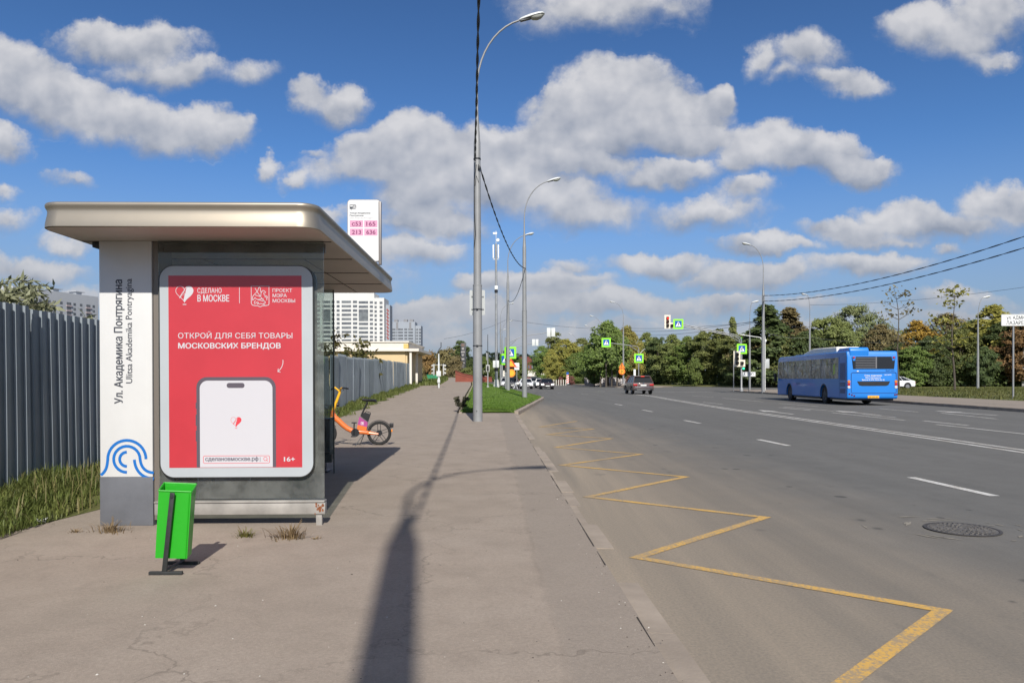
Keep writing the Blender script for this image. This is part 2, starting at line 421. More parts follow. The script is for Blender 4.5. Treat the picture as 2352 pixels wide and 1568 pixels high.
def ground_mat(name, base, dust, dark, kind):
    m = bpy.data.materials.new(name); m.use_nodes = True; n = NT(m.node_tree); b = n.n['Principled BSDF']
    tx = n.node('ShaderNodeTexCoord').outputs['Object']; x, y, z = n.sep(tx)
    big = n.noise(tx, .35, 5, .6); med = n.noise(tx, 2.6, 5, .62); fine = n.noise(tx, 55, 3, .7); grit = n.noise(tx, 190, 2, .6)
    c = n.mix(n.ramp(big, .32, .68), base, tuple(v*1.14 for v in base))
    c = n.mix(n.ramp(med, .42, .72, 0, .8), c, tuple(v*.86 for v in base))
    if kind == 'road':
        k = n.math('SUBTRACT', n.math('MULTIPLY_ADD', y, .027, x), .99)          # metres from the kerb line
        wob = n.math('MULTIPLY', n.math('SUBTRACT', n.noise(tx, .8, 4, .6), .5), 1.6)
        kk = n.math('ADD', k, wob)
        yf = n.ramp(y, 30, 48, 1, 0, True)
        d1 = n.math('MULTIPLY', n.ramp(kk, .5, 4.2, .8, 0, True), yf); c = n.mix(d1, c, dust)
        d2 = n.math('MULTIPLY', n.ramp(n.math('ADD', k, n.math('MULTIPLY', wob, .25)), .1, 1.1, .92, 0, True), yf); c = n.mix(d2, c, tuple(v*1.12 for v in dust))
        # wheel tracks along the lanes and long streaks of wear
        st = n.node('ShaderNodeMapping'); st.inputs['Scale'].default_value = (1.1, .05, 1); n.put(st.inputs[0], tx)
        s1 = n.noise(st.outputs[0], 1.3, 4, .6); c = n.mix(n.ramp(s1, .38, .68, 0, .5), c, tuple(v*.72 for v in base))
        # oil drips along the inner lane edge
        sp = n.node('ShaderNodeTexVoronoi'); n.put(sp.inputs['Vector'], n.vec('MULTIPLY', tx, (1, .8, 1))); n.put(sp.inputs['Scale'], 2.7)
        sz = n.noise(tx, 1.1, 2, .5)
        spot = n.ramp(n.math('SUBTRACT', sp.outputs['Distance'], n.ramp(sz, .44, .66, 0, .24)), -.05, .02, .8, 0)
        band = n.math('MULTIPLY', n.ramp(k, .8, 2.4, 0, 1, True), n.ramp(k, 3.6, 5.2, 1, .0, True))
        c = n.mix(n.math('MULTIPLY', spot, band), c, tuple(v*.4 for v in base))
    else:
        sv = n.noise(tx, 1.1, 6, .66); c = n.mix(n.ramp(sv, .46, .7, 0, .6), c, dust)
        # the newer strip of asphalt along the kerb and its frayed joint
        k = n.math('ADD', n.math('SUBTRACT', n.math('MULTIPLY_ADD', y, .03, x), .35), n.math('MULTIPLY', n.math('SUBTRACT', n.noise(tx, 1.4, 4, .6), .5), .16))
        c = n.mix(n.ramp(k, -.02, .04, 0, .6), c, tuple(v*.86 for v in (base[0]*.97, base[1], base[2]*1.03)))
        c = n.mix(n.math('MULTIPLY', n.ramp(n.math('ABSOLUTE', k), .0, .03, .35, 0), n.ramp(med, .4, .6)), c, tuple(v*.6 for v in base))
        w1 = n.node('ShaderNodeTexVoronoi', feature='DISTANCE_TO_EDGE'); n.put(w1.inputs['Vector'], n.vec('MULTIPLY_ADD', n.noise(tx, 2.2, 4, .65, out=1), (.9, .9, 0), tx)); n.put(w1.inputs['Scale'], .42)
        c = n.mix(n.math('MULTIPLY', n.ramp(w1.outputs['Distance'], .0, .007, .8, 0), n.ramp(big, .40, .55)), c, tuple(v*.55 for v in base))
    stn = n.noise(n.vec('MULTIPLY', tx, (1, .7, 1)), 1.9, 3, .5); c = n.mix(n.ramp(stn, .66, .74, 0, .38), c, tuple(v*.55 for v in base))   # old stains
    c = n.mix(n.ramp(fine, .3, .75, .42, 0), c, tuple(v*.5 for v in base))
    c = n.mix(n.ramp(grit, .58, .78, 0, .55), c, tuple(min(1, v*1.7) for v in base))
    n.put(b.inputs['Base Color'], c); b.inputs['Roughness'].default_value = .9; b.inputs['Specular IOR Level'].default_value = .25
    bn = n.node('ShaderNodeBump'); bn.inputs['Strength'].default_value = .35; bn.inputs['Distance'].default_value = .008
    n.put(bn.inputs['Height'], n.math('ADD', grit, n.math('MULTIPLY', fine, 1.2))); n.l.new(bn.outputs[0], b.inputs['Normal'])
    return m
ROADM = ground_mat('road_asphalt', (.152, .148, .139), (.35, .285, .212), None, 'road')
PAVEM = ground_mat('pavement_asphalt', (.325, .270, .220), (.39, .33, .275), None, 'pave')
GRASSM = mat('short_grass', (.095, .165, .026), .8, col2=(.15, .21, .04), vs=1.3, bump=.8, bs=40, spec=.2)
VERGEM = mat('verge_grass', (.075, .105, .025), .85, col2=(.17, .15, .06), vs=.25, bump=.8, bs=25, spec=.2)
EARTHM = mat('earth', (.07, .058, .04), .9, var=.3, vs=.3, bump=.5, bs=10, spec=.2)
KERBM = mat('kerb_concrete', (.32, .268, .218), .85, var=.18, vs=2, bump=.4, bs=60, spec=.2)

# the wide ground, one sheet to the horizon
g = MB(); xs = [-4000, -600, -120, -40, 0, 40, 120, 600, 4000]; ys = [-300, -20, 60, 160, 320, 800, 2000, 6000]
g.grid([[(x, y, -.12) for x in xs] for y in ys]); struct(g.build('ground', EARTHM, smooth=0))
# road: main carriageway and the mouth of the side street, one sheet
r_ = MB(); rows = []
Ys = [-25, -10, 0, 3, 6, 10, 15, 20, 28, 40, 49, 60, 75, 90, 102, 120, 140, 170, 200, 250, 300]
for y in Ys:
    l = kerbx(y)-.25 if y < 28 else lerp_tab(ISL_R, y)-.4
    rr = 26 if y < 79 else (62 if y < 125 else lerp_tab(ISL_R, y)+28)
    rows.append([(l+(rr-l)*i/10, y, 0.) for i in range(11)])
r_.grid(rows); road = struct(r_.build('road', ROADM, smooth=0))
sd_ = MB(); sd_.grid([[(x, y, -.004) for x in (24, 40, 70, 110, 170)] for y in (82, 88, 95, 101)])
struct(sd_.build('side_street', ROADM, smooth=0))
# left pavement
pv = MB(); rows = []
for y in [-25, -12, -6, -2, 0, 1.5, 3, 4.5, 6, 8, 10, 12, 14, 17, 20, 24, 27.6, 28.0, 28.02, 30, 32, 36, 40, 45, 52, 60, 66, 73, 85, 102, 120, 140, 170, 200, 300]:
    l = fencex(y)-.2; rr = kerbx(y)-.16 if y < 28.01 else lerp_tab(ISL_L, y)-.12
    if y > 70: l = rr-3.2
    rows.append([(l+(rr-l)*i/8, y, hL(y)) for i in range(9)]+[(rr, y, -.1)])
pv.grid(rows); struct(pv.build('pavement', PAVEM, smooth=60))
# flush worn kerb along the stop: stones with open joints, some sunk
kb = MB(); y = -12.
while y < 28:
    L = 1.0; dz = random.uniform(-.012, .004); x0, x1 = kerbx(y), kerbx(y+L); a = random.uniform(-.005, .005)
    kb.add([(x0-.16+a, y+.005, hL(y)-.02+dz), (x0+a, y+.005, hL(y)-.026+dz), (x1+a, y+L-.005, hL(y+L)-.026+dz), (x1-.16+a, y+L-.005, hL(y+L)-.02+dz),
            (x0-.16+a, y+.012, -.1), (x0+.03+a, y+.012, -.1), (x1+.03+a, y+L-.012, -.1), (x1-.16+a, y+L-.012, -.1)],
           [[0, 1, 2, 3], [1, 5, 6, 2], [0, 4, 5, 1], [3, 2, 6, 7], [0, 3, 7, 4]]); y += L
struct(kb.build('kerb', KERBM, smooth=0))
jt = MB(); rgo = random.Random(17); y = 2.2                   # open joint between pavement and kerb
while y < 27:
    L = rgo.uniform(.15, .5); x0, x1 = kerbx(y)-.17, kerbx(y+L)-.17; a = rgo.uniform(.001, .008); b = rgo.uniform(.001, .008)
    if rgo.random() < .75: jt.poly([(x0-a, y, hL(y)+.003), (x0+a*.5, y, hL(y)+.003), (x1+b*.5, y+L, hL(y+L)+.003), (x1-b, y+L, hL(y+L)+.003)])
    y += L
struct(jt.build('kerb_joint', mat('joint_soil', (.035, .028, .022), .95), smooth=0, fix=False))
def kerb_line(pts, w, h, name='kerb', zf=None, step=1.0):
    """raised kerb stones along a polyline (outer edge given)"""
    k = MB()
    for (a, b) in zip(pts, pts[1:]):
        a, b = Vector((*a, 0)), Vector((*b, 0)); d = (b-a); L = d.length; d.normalize(); nrm = Vector((-d.y, d.x, 0)); s = 0.
        while s < L-.05:
            e = min(L, s+step); p, q = a+d*(s+.008), a+d*(e-.008); z0 = random.uniform(-.008, .008)
            if zf: z0 += zf(p)
            v = [p+Vector((0, 0, -.1)), p+nrm*.0+Vector((0, 0, h-.025+z0)), p+nrm*.025+Vector((0, 0, h+z0)), p+nrm*w+Vector((0, 0, h+z0)), p+nrm*w+Vector((0, 0, -.1))]
            v2 = [x+(q-p) for x in v]
            k.add(v+v2, [[0, 1, 6, 5], [1, 2, 7, 6], [2, 3, 8, 7], [3, 4, 9, 8], [4, 3, 2, 1, 0], [5, 6, 7, 8, 9]]); s = e
    return struct(k.build(name, KERBM, smooth=0))
kerb_line([(.24, 28.2), (1.2, 38.5), (2.13, 49), (.55, 75), (-.95, 102), (-4.4, 140), (-12, 200)], .16, .17, step=2.0)
kerb_line([(-2.0, 27.7), (-2.75, 45), (-3.9, 73), (-5.6, 102)][::-1], .12, .04, zf=lambda p: hL(p.y), step=1.5)
# grass island
gi = MB(); rows = []
for y in [28.03, 29, 31, 34, 38, 43, 49, 56, 64, 73, 85, 102, 120, 140, 170, 200]:
    l, rr = lerp_tab(ISL_L, y)-.02, lerp_tab(ISL_R, y)-.155
    rows.append([(l+(rr-l)*t, y, zat(l+(rr-l)*t, y)+.012+(.03 if 0 < i < 10 and y > 28 else -.005)*1.0) for i, t in enumerate([k/10 for k in range(11)])])
gi.grid(rows); struct(gi.build('grass_island', GRASSM, smooth=60))
# verge between fence and pavement, and the rough ground behind the fence
vg = MB(); rows = []
for y in list(range(2, 72, 2))+[72, 85, 100, 120, 150, 200, 300]:
    fx = fencex(y) if y < 72 else lerp_tab(ISL_L, y)-3.0-1.2
    ww = (1.15 if y < 10 else .75)+.25*math.sin(y*1.7)
    if 9 < y < 12.5: ww = .45
    rows.append([(fx-d, y, hL(y)+dz) for d, dz in ((34, .0), (18, 0), (8, .0), (2, .0), (.3, .02), (0, .05), (-.4*ww, .06), (-ww, .004))])
vg.grid(rows); struct(vg.build('verge', VERGEM, smooth=60))
# far pavement on the right, its kerb, the verge and the lawn in front of the wood
fp = MB(); fp.grid([[(farkerb(y)+.14+t, y, .15) for t in (0, 1.5, 3, 4.6, 6.2)] for y in (-20, 0, 15, 29, 40, 50, 60, 70, 78, 81.5)])
struct(fp.build('pavement', PAVEM, smooth=0))
kerb_line([(farkerb(-20), -20), (farkerb(78), 78), (farkerb(78)+.6, 80.3), (farkerb(78)+2.2, 81.6), (farkerb(78)+6, 81.8)][::-1], .16, .155, step=3.0)
fv = MB(); fv.grid([[(farkerb(y)+6.2+t, y, .152+.02*min(t, 6)) for t in (0, 2, 6, 15, 30, 60, 110)] for y in (-20, 0, 15, 29, 40, 50, 60, 70, 78, 81.7)])
struct(fv.build('verge', VERGEM, smooth=60))
WOODLINE = [(12, 215), (20, 172), (29, 150), (40, 122), (54, 106), (69, 101), (90, 98), (140, 92)]
lw = MB(); rows = []
for (x, y) in WOODLINE:
    rows.append([(x-3.5 if y > 110 else x-1, y-5.5, .02), (x-1, y-3.5, .16), (x+3, y+4, .22), (x+30, y+60, .3), (x+120, y+260, 1.)])
lw.grid(rows); struct(lw.build('lawn', VERGEM, smooth=60))
# corner beyond the side street (big maple, signs): pavement and kerb
cp_ = MB(); CORN = [(16.2, 116), (20.5, 115.5), (24, 118), (27, 124), (24.5, 150), (17.5, 186), (6, 230), (3.5, 226), (13.2, 180), (15.6, 140)]
cp_.prism(CORN, -.05, .13, 'Z'); struct(cp_.build('pavement', PAVEM, smooth=0))

# ---------------------------------------------------------------- painted markings
LINEW = mat('worn_line_paint', (.46, .45, .43), .75, col2=(.66, .65, .62), vs=9, bump=.2, spec=.3)
# worn white paint lets the asphalt through
ZIGM = mat('worn_zigzag_paint', (.56, .34, .095), .75, col2=(.62, .37, .085), vs=7, bump=.2, spec=.3)
for m_, wear in ((LINEW, .42), (ZIGM, .44)):
    n = NT(m_.node_tree); b = n.n['Principled BSDF']; src = b.inputs['Base Color'].links[0].from_socket
    tx = n.node('ShaderNodeTexCoord').outputs['Object']
    f = n.math('MULTIPLY', n.noise(tx, 38, 4, .75), n.ramp(n.noise(tx, 1.7, 3, .6), .25, .75, .75, 1.35))
    hole = n.ramp(f, wear, wear+.16, .8, 0)
    n.put(b.inputs['Base Color'], n.mix(hole, src, (.27, .225, .17, 1)))
zg = MB()
right = [(2165, 1402), (1757, 1188), (1575, 1095), (1472, 1043), (1405, 1007), (1362, 985), (1325, 967)]
left = [(1463, 1280), (1350, 1141), (1290, 1068), (1277, 1027), (1256, 998), (1240, 980)]
rp = [gnd(*p) for p in right]; lp = [gnd(*p) for p in left]
e0 = gnd(1942, 1568); seq = [rp[0]+(e0-rp[0])*2.2]
for i in range(len(rp)):
    seq.append(rp[i])
    if i < len(lp): seq.append(lp[i])
zz = [(p.x, p.y) for p in seq]
def stroke(mb, pts, wd, z=.004):
    """painted line with mitred joints"""
    pts = [Vector(p[:2]) for p in pts]; L = []
    for i, p in enumerate(pts):
        a = (p-pts[i-1]).normalized() if i else None; b = (pts[i+1]-p).normalized() if i < len(pts)-1 else None
        if a is None: nn = Vector((-b.y, b.x)); k = 1
        elif b is None: nn = Vector((-a.y, a.x)); k = 1
        else:
            na, nb = Vector((-a.y, a.x)), Vector((-b.y, b.x)); nn = (na+nb).normalized(); k = min(3.2, 1/max(.1, nn.dot(na)))
        L.append((p+nn*wd/2*k, p-nn*wd/2*k))
    for (a, b), (c, d) in zip(L, L[1:]): mb.poly([(a.x, a.y, z), (b.x, b.y, z), (d.x, d.y, z), (c.x, c.y, z)])
stroke(zg, zz, .09); struct(zg.build('zigzag_line', ZIGM, smooth=0, fix=False))
ln = MB()
def pstroke(pix, wd): stroke(ln, [gnd(*p) for p in pix], wd)
dbl = [(2500, 1058), (2352, 1036.5), (2150, 1007), (1960, 980), (1800, 957), (1690, 941.5), (1610, 929), (1545, 918), (1500, 910), (1440, 903)]
gd = [gnd(*p) for p in dbl]
stroke(ln, [(p.x-.16, p.y) for p in gd], .13); stroke(ln, [(p.x+.16, p.y) for p in gd], .13)
for a, b, wd in (((2285, 1139), (2092, 1096), .13), ((1812, 1023.5), (1742, 1009), .13), ((1608, 972), (1572, 965.2), .13), ((1499, 945.5), (1476, 941), .13), ((1429, 930.5), (1412, 927.5), .12),
                 ((2460, 1008), (2150, 974.5), .11), ((2078, 965), (1912, 947.5), .11), ((1862, 942.5), (1788, 935.5), .11), ((1660, 928), (1615, 923.5), .11),
                 ((1915, 944), (1800, 934), .11), ((2058, 958.5), (1980, 951), .11), ((2225, 977), (2120, 966), .11),
                 ((2290, 962), (2160, 948), .10), ((2110, 946), (2020, 938), .10), ((1880, 933), (1790, 926), .10), ((1752, 922.5), (1660, 914), .10), ((1640, 912), (1590, 908.5), .10),
                 ((1350, 905.5), (1335, 904.5), .12), ((1290, 903), (1280, 902.5), .12), ((1255, 897.5), (1238, 897), .12), ((1390, 899), (1372, 898), .12)): pstroke((a, b), wd)
# lane arrows and the stop line
for (px, py, s) in ((1772, 945, 1.), (1955, 946.5, 1.), (2200, 947, 1.)):
    p = gnd(px, py); u, v = .12, 2.4
    ln.add([(p.x-.07, p.y-v, .004), (p.x+.07, p.y-v, .004), (p.x+.07, p.y, .004), (p.x-.07, p.y, .004)], [[0, 1, 2, 3]])
    ln.add([(p.x-.32, p.y+.003, .004), (p.x+.32, p.y+.003, .004), (p.x, p.y+1.7, .004)], [[0, 1, 2]])
p, q = gnd(1655, 901), gnd(1500, 899); stroke(ln, [p, q], .4)
struct(ln.build('lane_line', LINEW, smooth=0, fix=False))
pt = MB(); pt.poly([gnd(1003, 948, .034), gnd(1052, 947.5, .034), gnd(1063, 936.5, .034), gnd(1022, 936, .034)]); struct(pt.build('pavement_patch', mat('patch_asphalt', (.23, .19, .155), .9, var=.15, vs=3, bump=.3), smooth=0))
# manhole
mp = gnd(2210, 1216)
t = thing('manhole_cover', 'round cast iron manhole cover sunk in the worn asphalt of the near lane', 'manhole cover', (mp.x, mp.y, 0)); t.scale = (.78, .78, 1)
IRON = mat('cast_iron', (.14, .13, .12), .7, metal=.3, var=.3, vs=12, bump=.2)
fr_ = MB(); fr_.lathe([(.40, .005), (.40, .010), (.365, .010), (.365, .004)], 40, cap=False); fr_.build('rim', mat('iron_rim', (.05, .045, .042), .7, var=.3), t)
cv = MB(); cv.lathe([(.360, .004), (.360, .008), (0.001, .008)], 40, cap=False)
for k in range(4):
    r0 = .09+.075*k
    for j in range(10+8*k):
        a = 2*math.pi*j/(10+8*k); cv.box((r0-.02, -.014, .008), (r0+.02, .014, .014), M=Matrix.Rotation(a, 4, 'Z'))
cv.build('lid', IRON, t, smooth=0)
ck = MB(); rgo = random.Random(3)
for k in range(26):
    a = rgo.uniform(0, 6.28); r0 = .35+abs(rgo.gauss(0, .12)); L = rgo.uniform(.03, .14)*(1 if math.cos(a+.4) < .3 else .5); wd = rgo.uniform(.008, .02)
    c0 = Vector((mp.x+math.cos(a)*r0*1.12, mp.y+math.sin(a)*r0*1.12, .0045)); d = Vector((-math.sin(a), math.cos(a), 0)).normalized(); e = Vector((d.y, -d.x, 0))
    ck.poly([c0-d*L, c0+e*wd, c0+d*L, c0-e*wd])
o = ck.build('road_patch', mat('pale_mortar', (.25, .225, .185), .9, var=.2), smooth=0, fix=False); struct(o)

# ================================================================ the bus shelter
SH = thing('bus_shelter', 'bus shelter with champagne metal roof, white name pillar and red poster in a light box', 'bus shelter', (-3.81, 6.84, .03), R(1.28))
CHAMP = mat('brushed_champagne_metal', (.375, .33, .265), .46, metal=.75, var=.08, vs=1.2)
SOFFIT = mat('soffit_panel', (.50, .45, .40), .55, var=.07, vs=1.5)
SEAM = mat('dark_seam', (.06, .055, .05), .8)
PILW = mat('pillar_white_enamel', (.60, .60, .59), .45, var=.035, vs=2.5, coat=.2)
PILG = mat('pillar_grey_plinth', (.115, .12, .135), .6, var=.16, vs=3, bump=.1)
WAVEB = mat('wave_blue', (.008, .135, .45), .45)
FRAMEW = mat('lightbox_pale_frame', (.40, .43, .45), .4, var=.05, vs=1.5)
POSTER = mat('poster_red', (.47, .034, .047), .35, var=.06, vs=2, coat=.3)
PWHITE = mat('poster_white', (.53, .52, .55), .4)
PGREY = mat('poster_slate', (.09, .075, .095), .45)
RAILM = mat('zinc_rail', (.33, .31, .285), .55, metal=.25, var=.22, vs=5, bump=.1)
RUST = mat('rust', (.22, .075, .03), .9, var=.4, vs=20, bump=.4)
GLASS = glassmat('shelter_glass', (.76, .82, .80), 1.42, dirt_and_reflection=.17)  # dirt film thickened; it also stands in for the grey sky reflection

# roof: ogee fascia swept round a rounded rectangle
OX0, OX1, OY0, OY1 = -.185, 2.15, -.64, 4.12
def outline(ins, n=7): return rrect(OX0+ins, OY0+ins, OX1-ins, OY1-ins, .17-ins*.6, n)
rf = MB(); prof = [(.010, 2.630), (.0, 2.637), (.001, 2.665), (.006, 2.70), (.0125, 2.735), (.017, 2.765), (.0155, 2.785), (.006, 2.803), (.0, 2.818), (.001, 2.830), (.008, 2.841), (.03, 2.846)]
rf.grid([[(x, y, z) for x, y in outline(i)] for i, z in prof], closed=True)
rf.poly([(x, y, 2.846) for x, y in outline(.03)])
roof = rf.build('roof', CHAMP, SH, smooth=50)
sf = MB(); sf.poly([(x, y, 2.632) for x, y in outline(.011)]); sf.build('soffit', SOFFIT, roof, smooth=0)
sm = MB()
for yy in (.02, 1.02, 2.05, 3.08): sm.box((OX0+.02, yy-.006, 2.626), (OX1-.02, yy+.006, 2.6315))
for xx in (.55, 1.62): sm.box((xx-.004, 1.03, 2.6265), (xx+.004, 4.0, 2.6312))
sm.build('soffit_seam', SEAM, roof, smooth=0)
cl = MB(); cl.box((-.075, .02, 2.575), (-.01, .5, 2.628), .01); cl.build('cable_box', BLACK, roof)

# name pillar
PW, PD = .480, .34
pl = MB(); pl.box((0, 0, .452), (PW, PD, 2.631), .006); pillar = pl.build('name_pillar', PILW, SH)
pg = MB(); pg.box((-.004, -.004, 0), (PW+.004, PD, .4515), .008); pg.build('plinth', PILG, pillar)
px2 = lambda p: (p-228.5)/248.5                    # picture x -> pillar x
pz2 = lambda p: CAMZ-.03+(870-p)/248.5
text('Ул. Академика Понтрягина', INK, px2(280.5), pz2(925), .0755, 1.147, -.0015, pillar, bold=.034, rot=R(90))
text('Ulitsa Akademika Pontryagina', INK, px2(302.5), pz2(878), .0605, .966, -.0015, pillar, bold=.014, rot=R(90))
wv = MB(); zx = lambda x: px2(x*.3269); zz_ = lambda y: pz2(904.6+y*.3269); K = .3269/248.5
def W_(pts): return [(zx(x), zz_(y)) for x, y in pts]
def A_(r, a0, a1): return [(885+r*math.cos(R(a)), 452-r*math.sin(R(a))) for a in [a0+(a1-a0)*i/20 for i in range(21)]]
clipL, clipR = 700, 1072
bandA = bez((703, 563), (742, 535), (748, 500), (752, 452), 10)[:-1]+A_(133, 180, 0)
bandB = A_(92, 270, 0)+bez((977, 452), (982, 505), (1010, 545), (1071, 548), 10)[1:]
bandC = A_(50, 270, 90)
bandD = bez((937, 455), (942, 530), (985, 585), (1071, 590), 12)
for i, b_ in enumerate((bandA, bandB, bandC, bandD)): wv.ribbon(W_(b_), 20*K, -.0016-.0001*i)
wv.build('wave_emblem', WAVEB, pillar, smooth=0, fix=False)

# end screen: glass, zinc rail, legs
gl = MB(); gl.box((.545, -.012, .245), (2.064, .0, 2.63)); gl.build('glass_pane', GLASS, SH, smooth=0)
ra = MB(); ra.box((.515, -.05, .105), (2.078, .03, .212), .006); ra.box((.515, -.06, .215), (2.074, .04, .232), .004)
rail = ra.build('bottom_rail', RAILM, SH)
rs = MB(); rgo = random.Random(5)
for k in range(16):
    x, z, r0 = 2.02+rgo.uniform(-.035, .04), .165+rgo.gauss(0, .03), rgo.uniform(.004, .014)
    rs.prism([(x+r0*math.cos(a)*rgo.uniform(.6, 1.3), min(.21, z+r0*math.sin(a)*rgo.uniform(.7, 1.7))) for a in [j*1.05 for j in range(6)]], -.0502-.0002*k, -.0499, 'Y')
rs.build('rust_stain', RUST, rail, smooth=0)
for lx in (.60, 1.990):
    lg = MB(); lg.box((lx, -.035, -.05), (lx+.055, .015, .104), .004); lg.build('leg', RAILM, SH)
# dark mullions behind the glass and the far screen
mu = MB(); mu.box((.486, .02, .05), (.538, .30, 2.63)); mu.box((.5395, .12, 2.545), (2.05, .15, 2.63)); mu.build('frame', mat('frame_bronze', (.20, .175, .15), .5, metal=.4), SH)
bw = MB()
for k in range(3): bw.box((.03, .42+1.12*k, .3), (.042, .42+1.12*k+1.08, 2.55))
bw.build('back_glass', GLASS, SH, smooth=0)
bf = MB()
for k in range(4): bf.box((.005, .36+1.12*k, 0), (.055, .40+1.12*k, 2.631))
bf.box((.0, .405, .2), (.06, 3.71, .285)); bf.box((.01, .405, 2.56), (.06, 3.71, 2.6))
bf.build('back_frame', RAILM, SH)
fg = MB(); fg.box((.075, 3.76, .28), (1.33, 3.772, 2.63)); fg.build('far_glass', GLASS, SH, smooth=0)
fe = MB(); fe.box((1.326, 3.752, .0), (1.340, 3.782, 2.631)); fe.box((.065, 3.74, .16), (1.305, 3.79, .275)); fe.build('far_frame', mat('bronze_edge', (.05, .06, .055), .5), SH)
bn = MB(); bn.box((.14, .9, .42), (.52, 3.0, .46), .01); bn.build('bench', mat('bench_wood', (.22, .12, .06), .6, var=.3, vs=8), SH)
bl = MB()
for yy in (1.1, 2.8): bl = MB(); bl.box((.2, yy, .0), (.45, yy+.05, .418), .005); bl.build('bench_leg', RAILM, SH)

# advert light box
AX0, AX1, AZ0, AZ1 = .571, 1.981, .447, 2.400
lb = MB(); lb.prism(rrect(AX0, AZ0, AX1, AZ1, .135, 10), -.058, .085, 'Y')
box = lb.build('advert_light_box', mat('lightbox_edge', (.035, .034, .033), .45, metal=.3), SH)
f2 = MB(); f2.prism(rrect(AX0+.008, AZ0+.008, AX1-.008, AZ1-.008, .127, 10), -.0595, -.0582, 'Y'); f2.build('pale_frame', FRAMEW, box)
PX = lambda p: AX0+(p-365)/250.4-.0                # picture px -> shelter x (panel plane)
PZ = lambda p: CAMZ-.03+(870-p)/250.4
ps = MB(); ps.prism([(PX(387), PZ(631)), (PX(691), PZ(631)), (PX(691), PZ(1072.5)), (PX(387), PZ(1072.5))], -.0605, -.0596, 'Y')
ps.build('advert_poster', POSTER, box, smooth=0)
q7x = lambda x: PX(376.9+x*.14424); q7z = lambda y: PZ(603.1+y*.14424); k7 = .14424/250.4
q8x = lambda x: PX(376.9+x*.18265); q8z = lambda y: PZ(814.2+y*.18265); k8 = .18265/250.4
YP = -.0615
def ptext(body, x0, y1, x1, cap, b_, f='7', m=PWHITE, y=YP):
    fx, fz, k = (q7x, q7z, k7) if f == '7' else (q8x, q8z, k8)
    return text(body, m, fx(x0), fz(y1), cap*k, (x1-x0)*k, y, box, bold=b_)
ptext('СДЕЛАНО', 528, 470, 912, 78, .012); ptext('В МОСКВЕ', 528, 605, 1032, 104, .03)
ptext('ПРОЕКТ', 1718, 455, 2028, 54, .006); ptext('МЭРА', 1718, 537, 1943, 54, .012); ptext('МОСКВЫ', 1718, 620, 2075, 54, .012)
ptext('ОТКРОЙ ДЛЯ СЕБЯ ТОВАРЫ', 220, 1192, 2030, 87, .006); ptext('МОСКОВСКИХ БРЕНДОВ', 220, 1352, 1845, 86, .035)
ptext('16+', 1490, 1338, 1630, 58, .035, '8')
# heart, divider, crest, arrow
def heart(cx, cy, s):           # unit heart outline, tip down
    o = []
    for i in range(48):
        a = 2*math.pi*i/48; o.append((cx+s*(16*math.sin(a)**3)/16, cy+s*(13*math.cos(a)-5*math.cos(2*a)-2*math.cos(3*a)-math.cos(4*a))/15.5))
    return o
def heart_logo(parent, fx, fz, k, cx, cy, s, m_line, m_bg, y):
    hp = heart(0, 0, 1); P_ = lambda p: (fx(cx)+p[0]*s*k, fz(cy)+p[1]*s*k)
    h = MB(); h.ribbon([P_(p) for p in hp], s*k*.055, y, closed=True)
    tip = min(hp, key=lambda p: p[1]); half = [p for p in hp if p[0] >= -.02 and p[1] > -1.2]
    half = [p for p in hp if p[0]+.28*p[1]*-1 > -.0]
    h.poly([(*P_(p),)[:1]+(y-.0001,)+(*P_(p),)[1:] for p in half])
    for j in range(5):          # fingers
        x0 = -.12-.13*j; z0 = .42-.19*j
        h.ribbon([P_(q) for q in bez((x0+.12, z0-.62+.1*j), (x0+.02, z0-.3), (x0+.1, z0-.1), (x0+.26, z0+.18), 8)], [s*k*v for v in (.09, .09, .085, .08, .07, .06, .045, .03, .015)], y-.0002)
    h.ribbon([P_((-.2, -1.32)), P_((.2, -1.32))], s*k*.09, y)
    h.build('heart_logo', m_line, parent, smooth=0, fix=False)
    g2 = MB()
    for j in range(4):
        x0 = .0-.13*j+.05; z0 = .40-.19*j
        g2.ribbon([P_(q) for q in bez((x0+.1, z0-.5), (x0+.0, z0-.25), (x0+.06, z0-.05), (x0+.2, z0+.16), 8)], [s*k*v for v in (.01, .03, .045, .05, .05, .045, .035, .02, .01)], y-.0004)
    g2.build('heart_gap', m_bg, parent, smooth=0, fix=False)
heart_logo(box, q7x, q7z, k7, 325, 470, 138, PWHITE, POSTER, YP)
em = MB(); S7 = lambda pts: [(q7x(a), q7z(b)) for a, b in pts]
em.ribbon(S7([(1193, 380), (1193, 632)]), 8*k7, YP)
sh_ = [(1380, 362), (1661, 362), (1661, 640)]+arcp(1635, 640, 26, 0, 60, 4)[1:]+[(1610, 672), (1560, 672), (1521, 692), (1480, 672), (1430, 672)]+[(1395, 660), (1380, 635)]
em.ribbon(S7(sh_), 10*k7, YP, closed=True)
